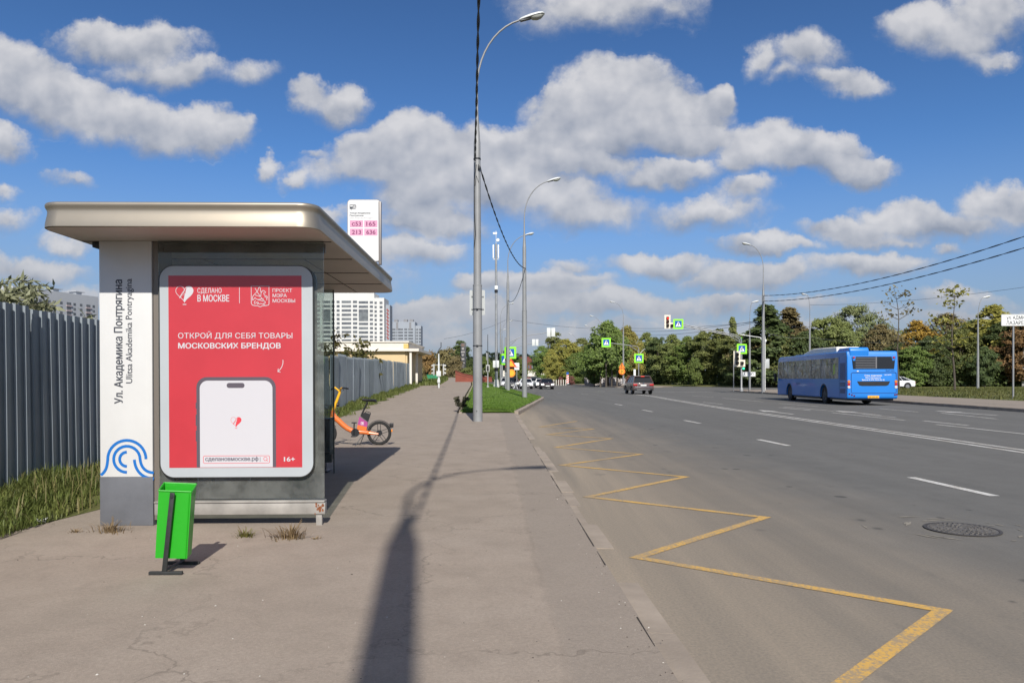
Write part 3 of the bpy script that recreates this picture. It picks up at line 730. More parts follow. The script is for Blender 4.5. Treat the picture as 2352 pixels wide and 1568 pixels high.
for pts in ([(1440, 392), (1480, 460), (1530, 535), (1590, 605)],                                   # lance
            bez((1480, 440), (1500, 400), (1490, 380), (1515, 380), 6)+[(1530, 405), (1522, 430)],   # helmet
            bez((1522, 432), (1545, 450), (1535, 500), (1530, 520), 6), bez((1480, 440), (1455, 470), (1440, 480), (1425, 500), 6),
            bez((1530, 500), (1545, 440), (1560, 420), (1580, 435), 8)+[(1610, 455), (1600, 472), (1575, 465), (1585, 500)]+bez((1585, 500), (1600, 520), (1640, 510), (1640, 550), 6)[1:],
            bez((1590, 530), (1620, 530), (1635, 560), (1625, 585), 6), bez((1425, 500), (1395, 520), (1395, 560), (1400, 590), 8)+[(1420, 570), (1440, 540)],
            bez((1440, 500), (1470, 520), (1500, 510), (1535, 540), 8), bez((1440, 545), (1480, 600), (1520, 560), (1575, 560), 8),
            bez((1450, 590), (1425, 600), (1420, 640), (1440, 645), 6), bez((1480, 580), (1520, 575), (1560, 610), (1600, 600), 8),
            bez((1450, 640), (1450, 610), (1500, 610), (1495, 635), 8)+bez((1495, 635), (1490, 650), (1470, 645), (1475, 630), 6)[1:],
            bez((1500, 650), (1540, 620), (1560, 660), (1600, 655), 8), bez((1560, 600), (1620, 600), (1610, 640), (1570, 640), 8)):
    em.ribbon(S7(pts), 9*k7, YP-.0001)
em.build('city_crest', PWHITE, box, smooth=0, fix=False)
ar = MB(); S8 = lambda pts: [(q8x(a), q8z(b)) for a, b in pts]
ar.ribbon(S8(bez((1482, 58), (1492, 110), (1465, 170), (1418, 206), 10)), 8*k8, YP)
ar.ribbon(S8([(1425, 168), (1418, 206), (1452, 211)]), 8*k8, YP-.0001); ar.build('arrow', PWHITE, box, smooth=0, fix=False)
# the phone picture
def cut(o, ymax): return [(x, max(z, ymax)) for x, z in o]
zb = q8z(1409)
ph = MB(); ph.prism([(q8x(398), zb), (q8x(1392), zb)]+[(q8x(1392-132+132*math.cos(R(a))), q8z(405-132*math.sin(R(a)))) for a in range(0, 91, 10)]+[(q8x(398+132+132*math.cos(R(a))), q8z(405-132*math.sin(R(a)))) for a in range(90, 181, 10)], YP+.0006, YP+.0003, 'Y')
for zz0, zz1 in ((595, 668), (745, 885), (945, 1080)): ph.prism([(q8x(388), q8z(zz0)), (q8x(399), q8z(zz0)), (q8x(399), q8z(zz1)), (q8x(388), q8z(zz1))], YP+.0006, YP+.0003, 'Y')
ph.build('phone_outline', PGREY, box, smooth=0)
sc_ = MB(); sc_.prism([(q8x(440), zb), (q8x(1350), zb)]+[(q8x(1350-100+100*math.cos(R(a))), q8z(418-100*math.sin(R(a)))) for a in range(0, 91, 10)]+[(q8x(440+100+100*math.cos(R(a))), q8z(418-100*math.sin(R(a)))) for a in range(90, 181, 10)], YP+.0002, YP-.0002, 'Y')
sc_.build('phone_screen', PWHITE, box, smooth=0)
pi_ = MB(); pi_.prism(rrect(q8x(777), q8z(411), q8x(1001), q8z(347), 31*k8, 6), YP-.0003, YP-.0006, 'Y'); pi_.build('phone_camera_pill', PGREY, box, smooth=0)
heart_logo(box, q8x, q8z, k8, 893, 830, 66, mat('poster_red_print', (.62, .05, .065), .4), PWHITE, YP-.0008)
sb = MB(); sb.ribbon(rrect(q8x(482), q8z(1358), q8x(1310), q8z(1266), 16*k8, 5), 6*k8, YP-.0006, closed=True)
sb.ribbon(arcp(q8x(1258), q8z(1305), 22*k8, 0, 360, 20), 6*k8, YP-.0006); sb.ribbon(S8([(1273, 1320), (1287, 1334)]), 7*k8, YP-.0007)
sb.build('search_box', mat('poster_red_print', (0, 0, 0)), box, smooth=0, fix=False)
ptext('сделановмоскве.рф', 505, 1328, 1172, 52, .04, '8', mat('poster_ink', (.13, .12, .15), .45), YP-.0008)
cr = MB(); cr.ribbon(S8([(1192, 1283), (1192, 1340)]), 6*k8, YP-.0006); cr.build('text_cursor', mat('poster_ink', (0, 0, 0)), box, smooth=0, fix=False)
text('MOSCOW', mat('poster_faint', (.30, .03, .04), .5), q8x(1570), q8z(1396), 30*k8, 130*k8, YP, box, bold=.05, name='small_print') if False else None

# route flag standing on the roof
FL = thing('route_sign', 'white bus route flag with four pink number tiles standing on the shelter roof', 'sign', (-2.10, 9.5, 2.846+.03), R(1.0))
fb = MB(); fb.prism(rrect(0, .01, .425, .80, .045, 6), -.025, .025, 'Y'); fb.build('panel_edge', mat('flag_edge', (.22, .20, .19), .5, metal=.4), FL)
ff = MB(); ff.prism(rrect(.006, .016, .413, .794, .04, 6), -.0275, -.0255, 'Y'); fpnl = ff.build('face', mat('flag_white', (.66, .66, .66), .4), FL)
fpo = MB(); fpo.box((.395, -.03, -.03), (.43, .03, .775), .008); fpo.box((.05, -.02, -.03), (.09, .02, .03)); fpo.build('post', mat('flag_edge', (0, 0, 0)), FL)
k9 = .425/(1195-724); fx9 = lambda x: (x-724)*k9; fz9 = lambda y: .80-(y-228)*k9
PINK = mat('tile_pink', (.60, .29, .43), .45); MAG = mat('number_plum', (.22, .035, .12), .5)
for (x0, y0, s_) in ((760, 523, 'с53'), (963, 523, '165'), (760, 640, '213'), (963, 640, '636')):
    ti = MB(); ti.prism([(fx9(x0), fz9(y0)), (fx9(x0+185), fz9(y0)), (fx9(x0+185), fz9(y0+97)), (fx9(x0), fz9(y0+97))], -.0275, -.0285, 'Y'); ti.build('number_tile', PINK, FL, smooth=0)
    text(s_, MAG, fx9(x0+93), fz9(y0+78), 60*k9, 132*k9, -.0292, FL, bold=.04, align='C')
text('Улица Академика', INK, fx9(757), fz9(430), 22*k9, 292*k9, -.0285, FL, bold=.035); text('Понтрягина', INK, fx9(757), fz9(466), 22*k9, 195*k9, -.0285, FL, bold=.035)
text('Ulitsa Akademika Pontryagina', mat('flag_grey', (.25, .25, .27), .5), fx9(757), fz9(497), 13*k9, 325*k9, -.0285, FL)
bi = MB(); B9 = lambda x0, y0, x1, y1: bi.prism([(fx9(x0), fz9(y0)), (fx9(x1), fz9(y0)), (fx9(x1), fz9(y1)), (fx9(x0), fz9(y1))], -.0275, -.0285, 'Y')
B9(757, 302, 842, 311); B9(757, 340, 800, 362); B9(803, 311, 812, 362); B9(822, 311, 828, 355); B9(838, 311, 849, 350); B9(812, 355, 842, 362); B9(757, 311, 763, 340); B9(763, 330, 803, 340)
bi.ribbon(arcp(fx9(783), fz9(358), 12*k9, 0, 360, 14), 5*k9, -.029); bi.build('bus_symbol', INK, FL, smooth=0)

# ---------------------------------------------------------------- green litter bin on its tilting stand
GRN = mat('green_enamel', (.014, .37, .009), .45, var=.10, vs=11, col2=(.16, .075, .03), thr=(.715, .735), coat=.2, bump=.15, bs=25)
BN = thing('litter_bin', 'bright green tilting metal litter bin on a black stand in front of the bus shelter', 'litter bin', (-2.405, 5.27, .03), R(1))
tilt = Matrix.Translation((.035, 0, .565)) @ Matrix.Rotation(R(3.8), 4, 'Y') @ Matrix.Translation((0, .012, -.565)) @ Matrix.Rotation(R(8), 4, 'Z')
bb = MB(); bb.M = tilt
a0, a1, d0, d1 = .105, .108, .128, -.015
bot = [(-a0, -d0, .105), (a0, -d0, .105), (a0, d1, .115), (-a0, d1, .115)]; top = [(-a1, -d0-.004, .575), (a1, -d0-.004, .575), (a1, d1+.004, .612), (-a1, d1+.004, .612)]
ins = .006; ti_ = [(x*(1-ins/a1), y+(ins if y < -.07 else -ins), z) for x, y, z in top]; bi_ = [(x*(1-ins/a0), y+(ins if y < -.07 else -ins), z+.006) for x, y, z in bot]
bb.add(bot+top+ti_+bi_, [[3, 2, 1, 0]]+[[i, (i+1) % 4, 4+(i+1) % 4, 4+i] for i in range(4)]+[[4+i, 4+(i+1) % 4, 8+(i+1) % 4, 8+i] for i in range(4)]+[[8+i, 8+(i+1) % 4, 12+(i+1) % 4, 12+i] for i in range(4)]+[[12, 13, 14, 15]])
body = bb.build('bin_body', GRN, BN, smooth=0)
rm = MB(); rm.M = tilt
for i in range(4):
    p, q = Vector(top[i]), Vector(top[(i+1) % 4]); rm.tube([p, q], .006, 6)
rm.tube([(a1-.012, -d0-.006, .56), (a0-.010, -d0-.004, .11)], .003, 5); rm.build('rolled_rim', GRN, body)
bs = MB()
for yy in (-.148, .142):
    bs.box((-.016, -.006, 0), (.016, .006, .56), .003, M=Matrix.Translation((-.012, yy, .012)) @ Matrix.Rotation(R(6.2), 4, 'Y'))
    bs.box((-.115, yy-.013, .0), (.115, yy+.013, .024), .004)
    bs.lathe([(.012, -.012), (.012, .012)], 10, (.046, yy, .545), 'Y')
bs.tube([(-.005, -.14, .03), (.0, .14, .03)], .011, 6); bs.build('stand', mat('stand_black', (.022, .024, .024), .55, var=.3, vs=20), BN)

# dark bin by the far end of the shelter
DB = thing('litter_bin', 'dark slate blue litter bin with black base standing behind the shelter glass', 'litter bin', (-2.84, 10.85, .03), R(4))
d_ = MB(); d_.box((-.20, -.20, .30), (.20, .20, .76), .02); d_.build('bin_body', mat('slate_blue_paint', (.045, .062, .085), .45, var=.15), DB)
d_ = MB(); d_.box((-.195, -.195, .17), (.195, .195, .299), .01); d_.build('base', mat('bin_base', (.03, .03, .032), .6), DB)
d_ = MB(); d_.box((-.10, -.1, 0), (.10, .1, .169), .01); d_.box((-.16, -.16, .0), (.16, .16, .02), .004); d_.build('foot', DARK, DB)
d_ = MB(); d_.box((-.205, -.205, .7605), (.205, .205, .785), .01); d_.build('lid', BLACK, DB)

# ---------------------------------------------------------------- hire bicycle
BK = thing('hire_bicycle', 'orange and yellow electric hire bicycle with a front basket parked on its stand', 'bicycle', (-2.73, 15.2, .03), R(180+6))
s9 = .001462; bx_ = lambda zx: (1178-zx)*s9; bz_ = lambda zy: (1190-zy)*s9
ORG = mat('bike_orange', (.72, .17, .035), .38, coat=.4); YEL = mat('bike_yellow', (.80, .42, .015), .38, coat=.4); PUR = mat('bike_purple', (.38, .07, .24), .4, coat=.3)
def B(zx, zy, y=0.): return Vector((bx_(zx), y, bz_(zy)))
def wheel(xc, name='wheel'):
    rt = bpy.data.objects.new(name, None); C.objects.link(rt); rt.parent = BK; rt.location = (xc, 0, .247)
    t_ = MB(); prof = [(.247-.031+.031*math.cos(a), .029*math.sin(a)) for a in [2*math.pi*i/10 for i in range(10)]]
    t_.lathe(prof+[prof[0]], 40, axis='Y', cap=False); t_.build('tyre', RUBBER, rt)
    m_ = MB(); m_.lathe([(.198, -.014), (.204, -.014), (.204, .014), (.198, .014), (.198, -.014)], 36, axis='Y', cap=False)
    for k in range(5):
        for d in (-.028, .028):
            a = 2*math.pi*k/5+.3; c_, s_ = math.cos(a), math.sin(a)
            m_.tube([(c_*.03-s_*d, 0, s_*.03+c_*d), (c_*.2-s_*d, 0, s_*.2+c_*d)], .006, 6)
    m_.lathe([(.055, -.045), (.06, -.03), (.06, .03), (.055, .045)], 18, axis='Y'); m_.build('rim', BLACK, rt)
    return rt
wheel(0); wheel(1.10)
fr_ = MB()
path = [B(535, 740), B(560, 790), B(620, 845), B(680, 905), B(735, 950), B(800, 985), B(900, 1000), B(1000, 1010), B(1060, 1018)]
rads = [.05, .057, .058, .056, .054, .053, .052, .047, .04]
fr_.tube(path, rads, 12); fr_.tube([B(1040, 1016, .06), B(1170, 1032, .07)], [.03, .018], 8); fr_.tube([B(1040, 1016, -.06), B(1170, 1032, -.07)], [.03, .018], 8)
fr_.box((-.02, -.075, -.03), (.03, .075, .03), .01, M=Matrix.Translation(B(1035, 1016)))
fr_.tube([B(545, 700), B(522, 820)], [.038, .034], 10); fr_.build('frame', ORG, BK)
sb_ = MB(); sb_.prism([(bx_(905), bz_(790)), (bx_(872), bz_(960)), (bx_(1003), bz_(985)), (bx_(1022), bz_(868))], -.05, .05, 'Y'); sb_.mat(0)
sb_.build('battery_case', PUR, BK)
so = MB(); so.prism([(bx_(884), bz_(900)), (bx_(871), bz_(970)), (bx_(1002), bz_(990)), (bx_(1010), bz_(932))], -.053, .053, 'Y'); so.build('lower_case', ORG, BK)
lo_ = MB(); lo_.ribbon([(x, z) for x, z in rrect(bx_(965), bz_(898), bx_(930), bz_(862), .008, 4)], .006, .0512, closed=True); lo_.box((bx_(953), .0511, bz_(890)), (bx_(942), .0514, bz_(870))); lo_.build('white_badge', SIGNW, BK, fix=False)
ba = MB(); ba.prism([(bx_(918), bz_(780)), (bx_(975), bz_(730)), (bx_(1060), bz_(755)), (bx_(1025), bz_(862))], -.042, .042, 'Y'); ba.tube([B(985, 735), B(1000, 712), B(1055, 735), B(1058, 760)], .009, 6); ba.build('battery', BLACK, BK)
sp_ = MB(); sp_.tube([B(1018, 585), B(930, 775)], .017, 8); sp_.build('seat_post', BLACK, BK)
sa = MB(); rows = []
for u, hw, zt in ((945, .018, 530), (985, .03, 540), (1040, .055, 545), (1090, .085, 545), (1130, .075, 550), (1142, .03, 558)):
    rows.append([(bx_(u), hw*math.sin(a), bz_(zt)-.02+.022*math.cos(a)*(1.6 if math.cos(a) < 0 else 1)) for a in [2*math.pi*i/12 for i in range(12)]])
sa.grid(rows, closed=True); sa.poly(rows[0]); sa.poly(rows[-1][::-1]); sa.build('saddle', BLACK, BK)
stt = MB(); stt.tube([B(640, 440), B(545, 700)], [.027, .032], 10); stt.tube([B(640, 440), B(560, 380, -.10)], .018, 8); stt.tube([B(640, 440), B(650, 395, .06), B(680, 385, .12)], .018, 8)
stt.build('stem', YEL, BK)
hb = MB(); hb.tube([B(575, 392, -.09), B(540, 385, -.2), B(490, 412, -.29)], .016, 8); hb.tube([B(672, 386, .1), B(720, 388, .2), B(775, 395, .29)], .016, 8); hb.tube([B(690, 400, .15), B(712, 420, .25)], .006, 5)
hb.build('handlebar', BLACK, BK)
fk = MB()
for y in (-.05, .05): fk.tube([B(530, 790, y*.6), B(500, 830, y), Vector((1.10, y, .247))], [.022, .022, .014], 8)
fk.box((-.02, -.06, -.02), (.13, .06, .02), .008, M=Matrix.Translation(B(515, 810)) @ Matrix.Rotation(R(42), 4, 'Y')); fk.build('fork', YEL, BK)
bk_ = MB()
x0, x1, z0, z1 = 1.0, 1.30, .60, .82
for z, k in ((z1, 1.), (z1-.07, .96), (z1-.14, .9), (z0, .84)):
    xm, hw = (x0+x1)/2, .17*k; L = (x1-x0)/2*k
    bk_.tube([(xm-L, -hw, z), (xm+L, -hw, z), (xm+L, hw, z), (xm-L, hw, z), (xm-L, -hw, z)], .006, 5)
for i in range(7):
    t_ = -1+2*i/6
    for s in (-1, 1): bk_.tube([((x0+x1)/2+.15*t_, .17*s, z1), ((x0+x1)/2+.126*t_, .143*s, z0)], .004, 4)
    bk_.tube([((x0+x1)/2+.15*.84*t_, -.143, z0), ((x0+x1)/2+.126*t_, .143, z0)], .004, 4)
bk_.build('basket', DARK, BK)
md = MB()
for xc, a0_, a1_ in ((0, 20, 185), (1.10, 10, 150)):
    for (ra_, rb_) in ((.258, .265),):
        rows = []
        for i in range(15):
            a = R(a0_+(a1_-a0_)*i/14)
            if xc == 0: a = math.pi-a
            rows.append([(xc+r_*math.cos(a), y, .247+r_*math.sin(a)) for r_, y in ((.258, -.032), (.266, -.02), (.268, 0), (.266, .02), (.258, .032), (.262, .02), (.264, 0), (.262, -.02))])
        md.grid(rows, closed=True)
md.box((-.29, -.03, .36), (-.21, .03, .45), .01); md.build('mudguard', BLACK, BK)
cn = MB(); cn.lathe([(.085, .055), (.085, .065)], 20, (B(850, 1010).x, 0, B(850, 1010).z), 'Y'); cn.tube([B(840, 870, .1), B(832, 1060, .08)], .013, 6)
cn.box((-.05, -.04, -.012), (.05, .04, .012), .004, M=Matrix.Translation(B(843, 868, .14))); cn.box((-.05, -.04, -.012), (.05, .04, .012), .004, M=Matrix.Translation(B(830, 1058, .12))); cn.build('crank', BLACK, BK)
ks = MB(); ks.tube([B(962, 1035, .03), B(855, 1188, .14)], .008, 6); ks.tube([B(968, 1035, -.03), B(910, 1188, .02)], .008, 6); ks.build('kick_stand', DARK, BK)
hl = MB(); hl.lathe([(.03, -.02), (.04, 0), (.035, .03)], 12, tuple(B(615, 620, .03)), 'X'); hl.tube([B(600, 660), B(620, 720), B(610, 755)], .008, 5); hl.build('phone_holder', BLACK, BK)
rl = MB(); rl.box((-.27, -.02, .27), (-.245, .02, .32), .004); rl.build('reflector', mat('amber', (.8, .25, .02), .3), BK)

# ---------------------------------------------------------------- corrugated fence
FEN = thing('corrugated_fence', 'long dark grey corrugated steel fence running along the pavement behind the shelter', 'fence', (fencex(3.0), 3.0, 0), 0)
FM = mat('fence_steel_paint', (.225, .258, .285), .45, metal=.25, var=.14, vs=.9, rand=.10)
dirv = Vector((-.0622, 1)).normalized(); nrm = Vector((dirv.y, -dirv.x))
def fpanel(s0, L, z0, H, off, lean, name='panel'):
    pit = .19; prof = []
    u = 0.
    while u < L-1e-6:
        for du, dd in ((0, 0), (.085, 0), (.095, .024), (.168, .024), (.185, 0)):
            if u+du <= L: prof.append((u+du, dd))
        u += pit
    prof.append((L, 0)); m = MB(); rows = []
    for zf in (0, .3, .62, 1.0):
        row = []
        for u, dd in prof:
            d = dd+off+lean*zf+.010*math.sin(s0*1.3+zf*2.2+u*1.7); p = dirv*(s0+u)+nrm*d; row.append((p.x, p.y, z0+zf*H))
        rows.append(row)
    m.grid(rows); m.build(name, FM, FEN, smooth=0, fix=False)
s = 0.; i = 0; rgo = random.Random(21)
while s < 63.8:
    L = 1.9; y = 3.0+s*dirv.y; z0 = hL(y)+.02; H = 2.17+rgo.uniform(-.012, .03)
    if 24 < y < 31: H += rgo.uniform(-.02, .08)
    if y > 44: H -= (y-44)*.006
    fpanel(s, L, z0, H, rgo.uniform(-.015, .015), rgo.uniform(-.04, .04)); s += L; i += 1
pp_ = MB()
for k in range(22):
    p = dirv*(k*3.0)-nrm*.06; y = 3.0+p.y; pp_.box((p.x-.03, p.y-.03, hL(y)-.1), (p.x+.03, p.y+.03, hL(y)+2.05))
pp_.build('post', DARK, FEN, smooth=0)

# ================================================================ lamps, masts, signals, signs
def pol(X, Y): return (X, Y, zat(X, Y) if X < 12 else .13)
def lamp_head(parent, p, ang, tilt=14, s=1.):
    """cobra head: pale shell over a dark tray with a glass bowl, axis along local x"""
    M = Matrix.Translation(p) @ Matrix.Rotation(ang, 4, 'Z') @ Matrix.Rotation(R(-tilt), 4, 'Y') @ Matrix.Scale(s, 4)
    h = MB(); h.M = M; rows = []
    for x, w_, z0, z1 in ((0, .045, -.03, .035), (.06, .075, -.035, .06), (.22, .105, -.03, .085), (.42, .14, -.02, .10), (.62, .155, -.015, .095), (.76, .13, -.01, .06), (.82, .06, -.0, .02)):
        rows.append([(x, w_*math.cos(a), (z1 if math.sin(a) > 0 else z0*.4)*abs(math.sin(a))**.7*(1 if math.sin(a) > 0 else 1)) for a in [2*math.pi*i/12 for i in range(12)]])
    h.grid(rows, closed=True); h.poly(rows[0]); h.poly(rows[-1]); hd = h.build('lamp_head', mat('lamp_shell', (.62, .64, .64), .45, var=.05), parent, smooth=60)
    t = MB(); t.M = M; t.box((.02, -.06, -.05), (.36, .06, -.012), .01); t.build('gear_tray', mat('lamp_tray', (.10, .105, .11), .5), hd)
    b = MB(); b.M = M; rows = []
    for x, w_, d in ((.36, .08, .03), (.42, .115, .08), (.55, .13, .115), (.68, .12, .10), (.78, .07, .03)):
        rows.append([(x, w_*math.cos(a), -.012-d*max(0, -math.sin(a))**.8) for a in [math.pi+math.pi*i/8 for i in range(9)]])
    b.grid(rows); b.build('lens', mat('lamp_bowl', (.36, .37, .34), .15, spec=.6), hd, smooth=60)
    return hd
def street_lamp(loc, label, ang=0., reach=1.35, top=12.75, thick=8.85, r0=.15, r1=.105, collar=4.3, group=None, heads=1, detail=True, rise=2.2, name='street_lamp'):
    t = thing(name, label, 'street lamp', loc, 0, group)
    m = MB(); n = 20 if detail else 8
    if collar:
        m.lathe([(r0, -.1), (r0*.94, collar), (r0*.98, collar), (r0*.98, collar+.03), (r0*.82, collar+.03), (r1, thick)], n)
    else: m.lathe([(r0, -.1), (r1, thick)], n)
    m.build('pole', STEEL, t)
    hs = []
    for k in range(heads):
        a = ang+k*math.pi; c, s = math.cos(a), math.sin(a); b = MB()
        pts = [(0, 0, thick), (0, 0, thick+.9), (0, 0, top-rise)]
        for i in range(1, 11):
            q = R(90*i/10*.86); rr = reach/(1-math.cos(R(77.4))); pts.append((c*rr*(1-math.cos(q)), s*rr*(1-math.cos(q)), top-rise+rise*.97*math.sin(q)/math.sin(R(77.4))))
        b.tube(pts, [r1*.98, .045, .034]+[.030]*10, 10 if detail else 6); b.build('bracket', STEEL, t)
        lamp_head(t, Vector(pts[-1]), a)
    return t
# the two big lamps of this pavement
L1 = street_lamp(pol(-1.09, 23.5), 'tall grey street lamp nearest the camera, at the tip of the grass island', 0, group='street lamps on the left')
fx = MB()
for z in (3.55, 2.4): fx.lathe([(.150, z-.012), (.154, z-.012), (.154, z+.012), (.150, z+.012)], 20, cap=False); fx.box((-.035, -.185, z-.025), (.035, -.15, z+.025), .005)
fx.build('clamp_band', DARK, L1)
cx = MB(); cx.tube([(-.02, -.11, 8.1), (-.09, -.10, 7.6), (-.085, -.11, 6.6), (-.05, -.125, 5.9), (-.1, -.09, 5.5)], .012, 5); cx.tube([(.05, -.11, 7.55), (-.02, -.12, 7.75), (-.06, -.11, 7.45)], .012, 5)
cx.lathe([(.112, 8.28), (.118, 8.28), (.118, 8.33), (.112, 8.33)], 16, cap=False); cx.box((.03, -.17, 7.95), (.11, -.09, 8.1), .01); cx.build('wiring', DARK, L1)
h_ = MB(); h_.box((-.04, -.152, .32), (-.01, -.146, .35)); h_.build('bolt_hole', BLACK, L1, smooth=0)
L2 = street_lamp(pol(.74, 43.5), 'second tall grey street lamp, standing in the grass island near its kerb tip', 0, collar=5.1, group='street lamps on the left')
L3 = street_lamp(pol(-.32, 60.6), 'third grey street lamp along the grass island, its head just right of the second pole', 0, collar=0, group='street lamps on the left')
def at_head(px, py, Y, lab, ang, basex=None, heads=1, group=None, top=12.75, reach=1.35):
    h = at(px, py, Y); z0 = h.z-top; X = h.x-math.cos(ang)*(reach+.55)
    return street_lamp((X, Y, max(z0, -.5)), lab, ang, top=top, collar=0, detail=False, group=group, heads=heads, reach=reach)
for (px, py, Y, lab) in ((1177, 697, 118, 'distant street lamp whose head shows beside the lime crossing sign mast'), (1175, 737, 150, 'farther street lamp whose small head hangs lower beside the mast'),
                         (1160, 757, 182, 'far street lamp left of the masts with its head low over the trees'), (1165, 790, 240, 'remote street lamp just above the far dark wood')):
    at_head(px, py, Y, lab, 0, group='street lamps on the left')
for (px, py, Y, lab) in ((1404, 694, 117, 'grey lamp post with orange road work signs on it, by the big maple'), (1357, 726, 143, 'street lamp whose pale head floats left of the maple crown'),
                         (1345, 748, 168, 'street lamp with pale head between maple and poplar, lower one'), (1308, 767, 200, 'slim pale lamp post before the yellowish small trees'),
                         (1262, 775, 240, 'lamp post in front of the dark poplar'), (1248, 793, 290, 'lamp post at the left rim of the young trees'), (1226, 803, 350, 'very small far lamp over the bridge, right one'), (1216, 807, 420, 'very small far lamp over the bridge, left one')):
    at_head(px, py, Y, lab, math.pi, group='street lamps on the far side')
RL = street_lamp((22.85, 67.3, .15), 'tall grey street lamp with overhead cables on the far pavement left of the bus', math.pi, collar=5.4, r0=.16, r1=.115, group='street lamps on the far side', reach=1.15, top=13.4)
# lamps behind the far pavement
p = at(1860, 700, 95); street_lamp((p.x, 95, .3), 'thin street lamp rising behind the bus roof', math.pi, collar=0, top=11.8, thick=7.6, reach=.3, detail=False, group='street lamps by the wood')
p = at(1722, 895, 84); street_lamp((p.x, 84, .15), 'low slim lamp just left of the tall cable lamp', .0, collar=0, top=9.9, thick=5.6, r0=.12, reach=.25, detail=False, group='street lamps by the wood')
p = at(2246, 897, 76); street_lamp((p.x, 76, .25), 'pale street lamp on the lawn with its head leaning right, between bus and street sign', 0, collar=0, top=9.4, thick=6.6, r0=.13, r1=.08, reach=.45, detail=False, group='street lamps by the wood')
# the lamp that stands behind the camera and throws its shadow up the pavement
street_lamp((.49, -5.6, .03), 'street lamp behind the viewer whose shadow lies along the pavement', 0, r0=.19, r1=.135, group='street lamps on the left')

# plain back of a sign on the first lamp
BS = thing('road_sign', 'plain grey back of a sign clamped behind the nearest street lamp', 'sign', (-1.09, 23.5, 0))
m = MB(); m.prism(rrect(-.26, 3.42, .235, 4.22, .04, 4), .16, .175, 'Y'); m.build('sign_panel', mat('sign_back', (.42, .44, .44), .5, metal=.2), BS)
m = MB(); m.box((-.2, .13, 4.0), (.2, .158, 4.04)); m.box((-.2, .13, 3.6), (.2, .158, 3.64)); m.build('bracket', GALV, BS)

# overhead cables
CABM = mat('cable_black', (.012, .013, .018), .6)
def cable(name, label, pts3, sag, r=.012, twist=.0, n=60, m=CABM, group=None):
    a, b = Vector(pts3[0]), Vector(pts3[1]); k = MB()
    P_ = []
    for i in range(n+1):
        t = i/n; q = a.lerp(b, t); q.z -= sag*4*t*(1-t); P_.append(q)
    if twist:
        for ph in (0, math.pi):
            L = (b-a).length; S = []
            nn = int(L*9)
            for i in range(nn+1):
                t = i/nn; q = a.lerp(b, t); q.z -= sag*4*t*(1-t); w_ = t*L*twist*2*math.pi+ph
                S.append(q+Vector((math.cos(w_)*r*1.05, 0, math.sin(w_)*r*1.05)))
            k.tube(S, r, 6)
    else: k.tube(P_, r, 5)
    o = k.build(name, m); tag(o, label, 'cable', group); return o
cA = (-1.09-.06, 23.5-.14, 8.25)
cable('overhead_cable', 'black twisted cable coming from above the viewer to the nearest lamp', ((.47, -5.6, 8.6), cA), .55, .0145, .6)
p2 = Vector(L2.location)+Vector((.05, -.12, 7.6))
cable('overhead_cable', 'black twisted cable sagging from the nearest lamp to the second lamp', ((-1.02, 23.5, 8.15), p2), .75, .0145, .6)
cable('overhead_cable', 'black cable dropping from the second lamp to the third lamp', (p2, Vector(L3.location)+Vector((0, 0, 7.4))), .8, .018)
cable('overhead_cable', 'thin grey line crossing the sky from the left signal mast to the maple', (at(1020, 778, 70), at(1165, 733, 88)), .3, .012)
cable('overhead_cable', 'thin grey line running from the masts over the road to the road work lamp', (at(1166, 733, 88), at(1425, 754, 117)), .4, .016)
rt_ = Vector(RL.location)+Vector((0, 0, 8.75))
cable('overhead_cable', 'upper black cable from the tall far lamp to the right edge', (rt_, (24.3, 22, 9.0)), 1.25, .016, .4)
cable('overhead_cable', 'lower black cable from the tall far lamp to the right edge', (rt_+Vector((0, 0, -.5)), (24.3, 22, 8.35)), 1.15, .016, .4)
cable('overhead_cable', 'thin grey wire below the two black cables on the right', (at(1860, 700, 95), (46, 40, 9.5)), 1.1, .014)
LW_ = Vector((at(1860, 700, 95).x, 95, 8.0))
cable('overhead_cable', 'black cable from the tall far lamp to the lamp behind the bus', (rt_+Vector((0, 0, -.6)), LW_), .9, .022)
cable('overhead_cable', 'pale wire sagging between the far lamps behind the bus', ((22.9, 67.3, 5.6), at(1860, 774, 95)), .3, .012, m=mat('pale_wire', (.3, .31, .28), .6))
cable('overhead_cable', 'pale wire sagging before the wood from the bus to the right hand lamp', (at(1860, 774, 95), at(2246, 772, 76)), .7, .012, m=mat('pale_wire', (0, 0, 0)))
for k, (ya, yb, sg) in enumerate(((778, 753, .3), (783, 757, .5), (792, 766, .6))):
    cable('overhead_cable', ('uppermost', 'middle', 'lowest')[k]+' of the black lines from the road work lamp across to the tall far lamp', (at(1428, ya-25, 117), at(1738, yb-14-6*k, 67.3)), sg, .018)

# --------------------------------------------------------------- crossing signs, signals
def man(mb, cx, cz, s, y):       # white triangle with a striding figure
    mb.mat(0).ribbon([(cx, cz)], .01) if False else None
    T3 = [(cx-.42*s, cz-.37*s), (cx+.42*s, cz-.37*s), (cx, cz+.40*s)]
    mb.poly([(x, y, z) for x, z in T3])
def figure(mb, cx, cz, s, y):
    for pts, w_ in (([(cx+.01*s, cz+.17*s), (cx-.01*s, cz-.08*s)], .10), ([(cx-.01*s, cz-.06*s), (cx+.08*s, cz-.18*s), (cx+.12*s, cz-.34*s)], .06), ([(cx-.01*s, cz-.06*s), (cx-.07*s, cz-.2*s), (cx-.15*s, cz-.33*s)], .06),
                    ([(cx, cz+.13*s), (cx+.10*s, cz+.0*s)], .045), ([(cx, cz+.13*s), (cx-.10*s, cz-.01*s)], .045)): mb.ribbon(pts, w_*s, y)
    mb.poly([(x, y, z) for x, z in arcp(cx+.02*s, cz+.235*s, .05*s, 0, 360, 10)[:-1]])
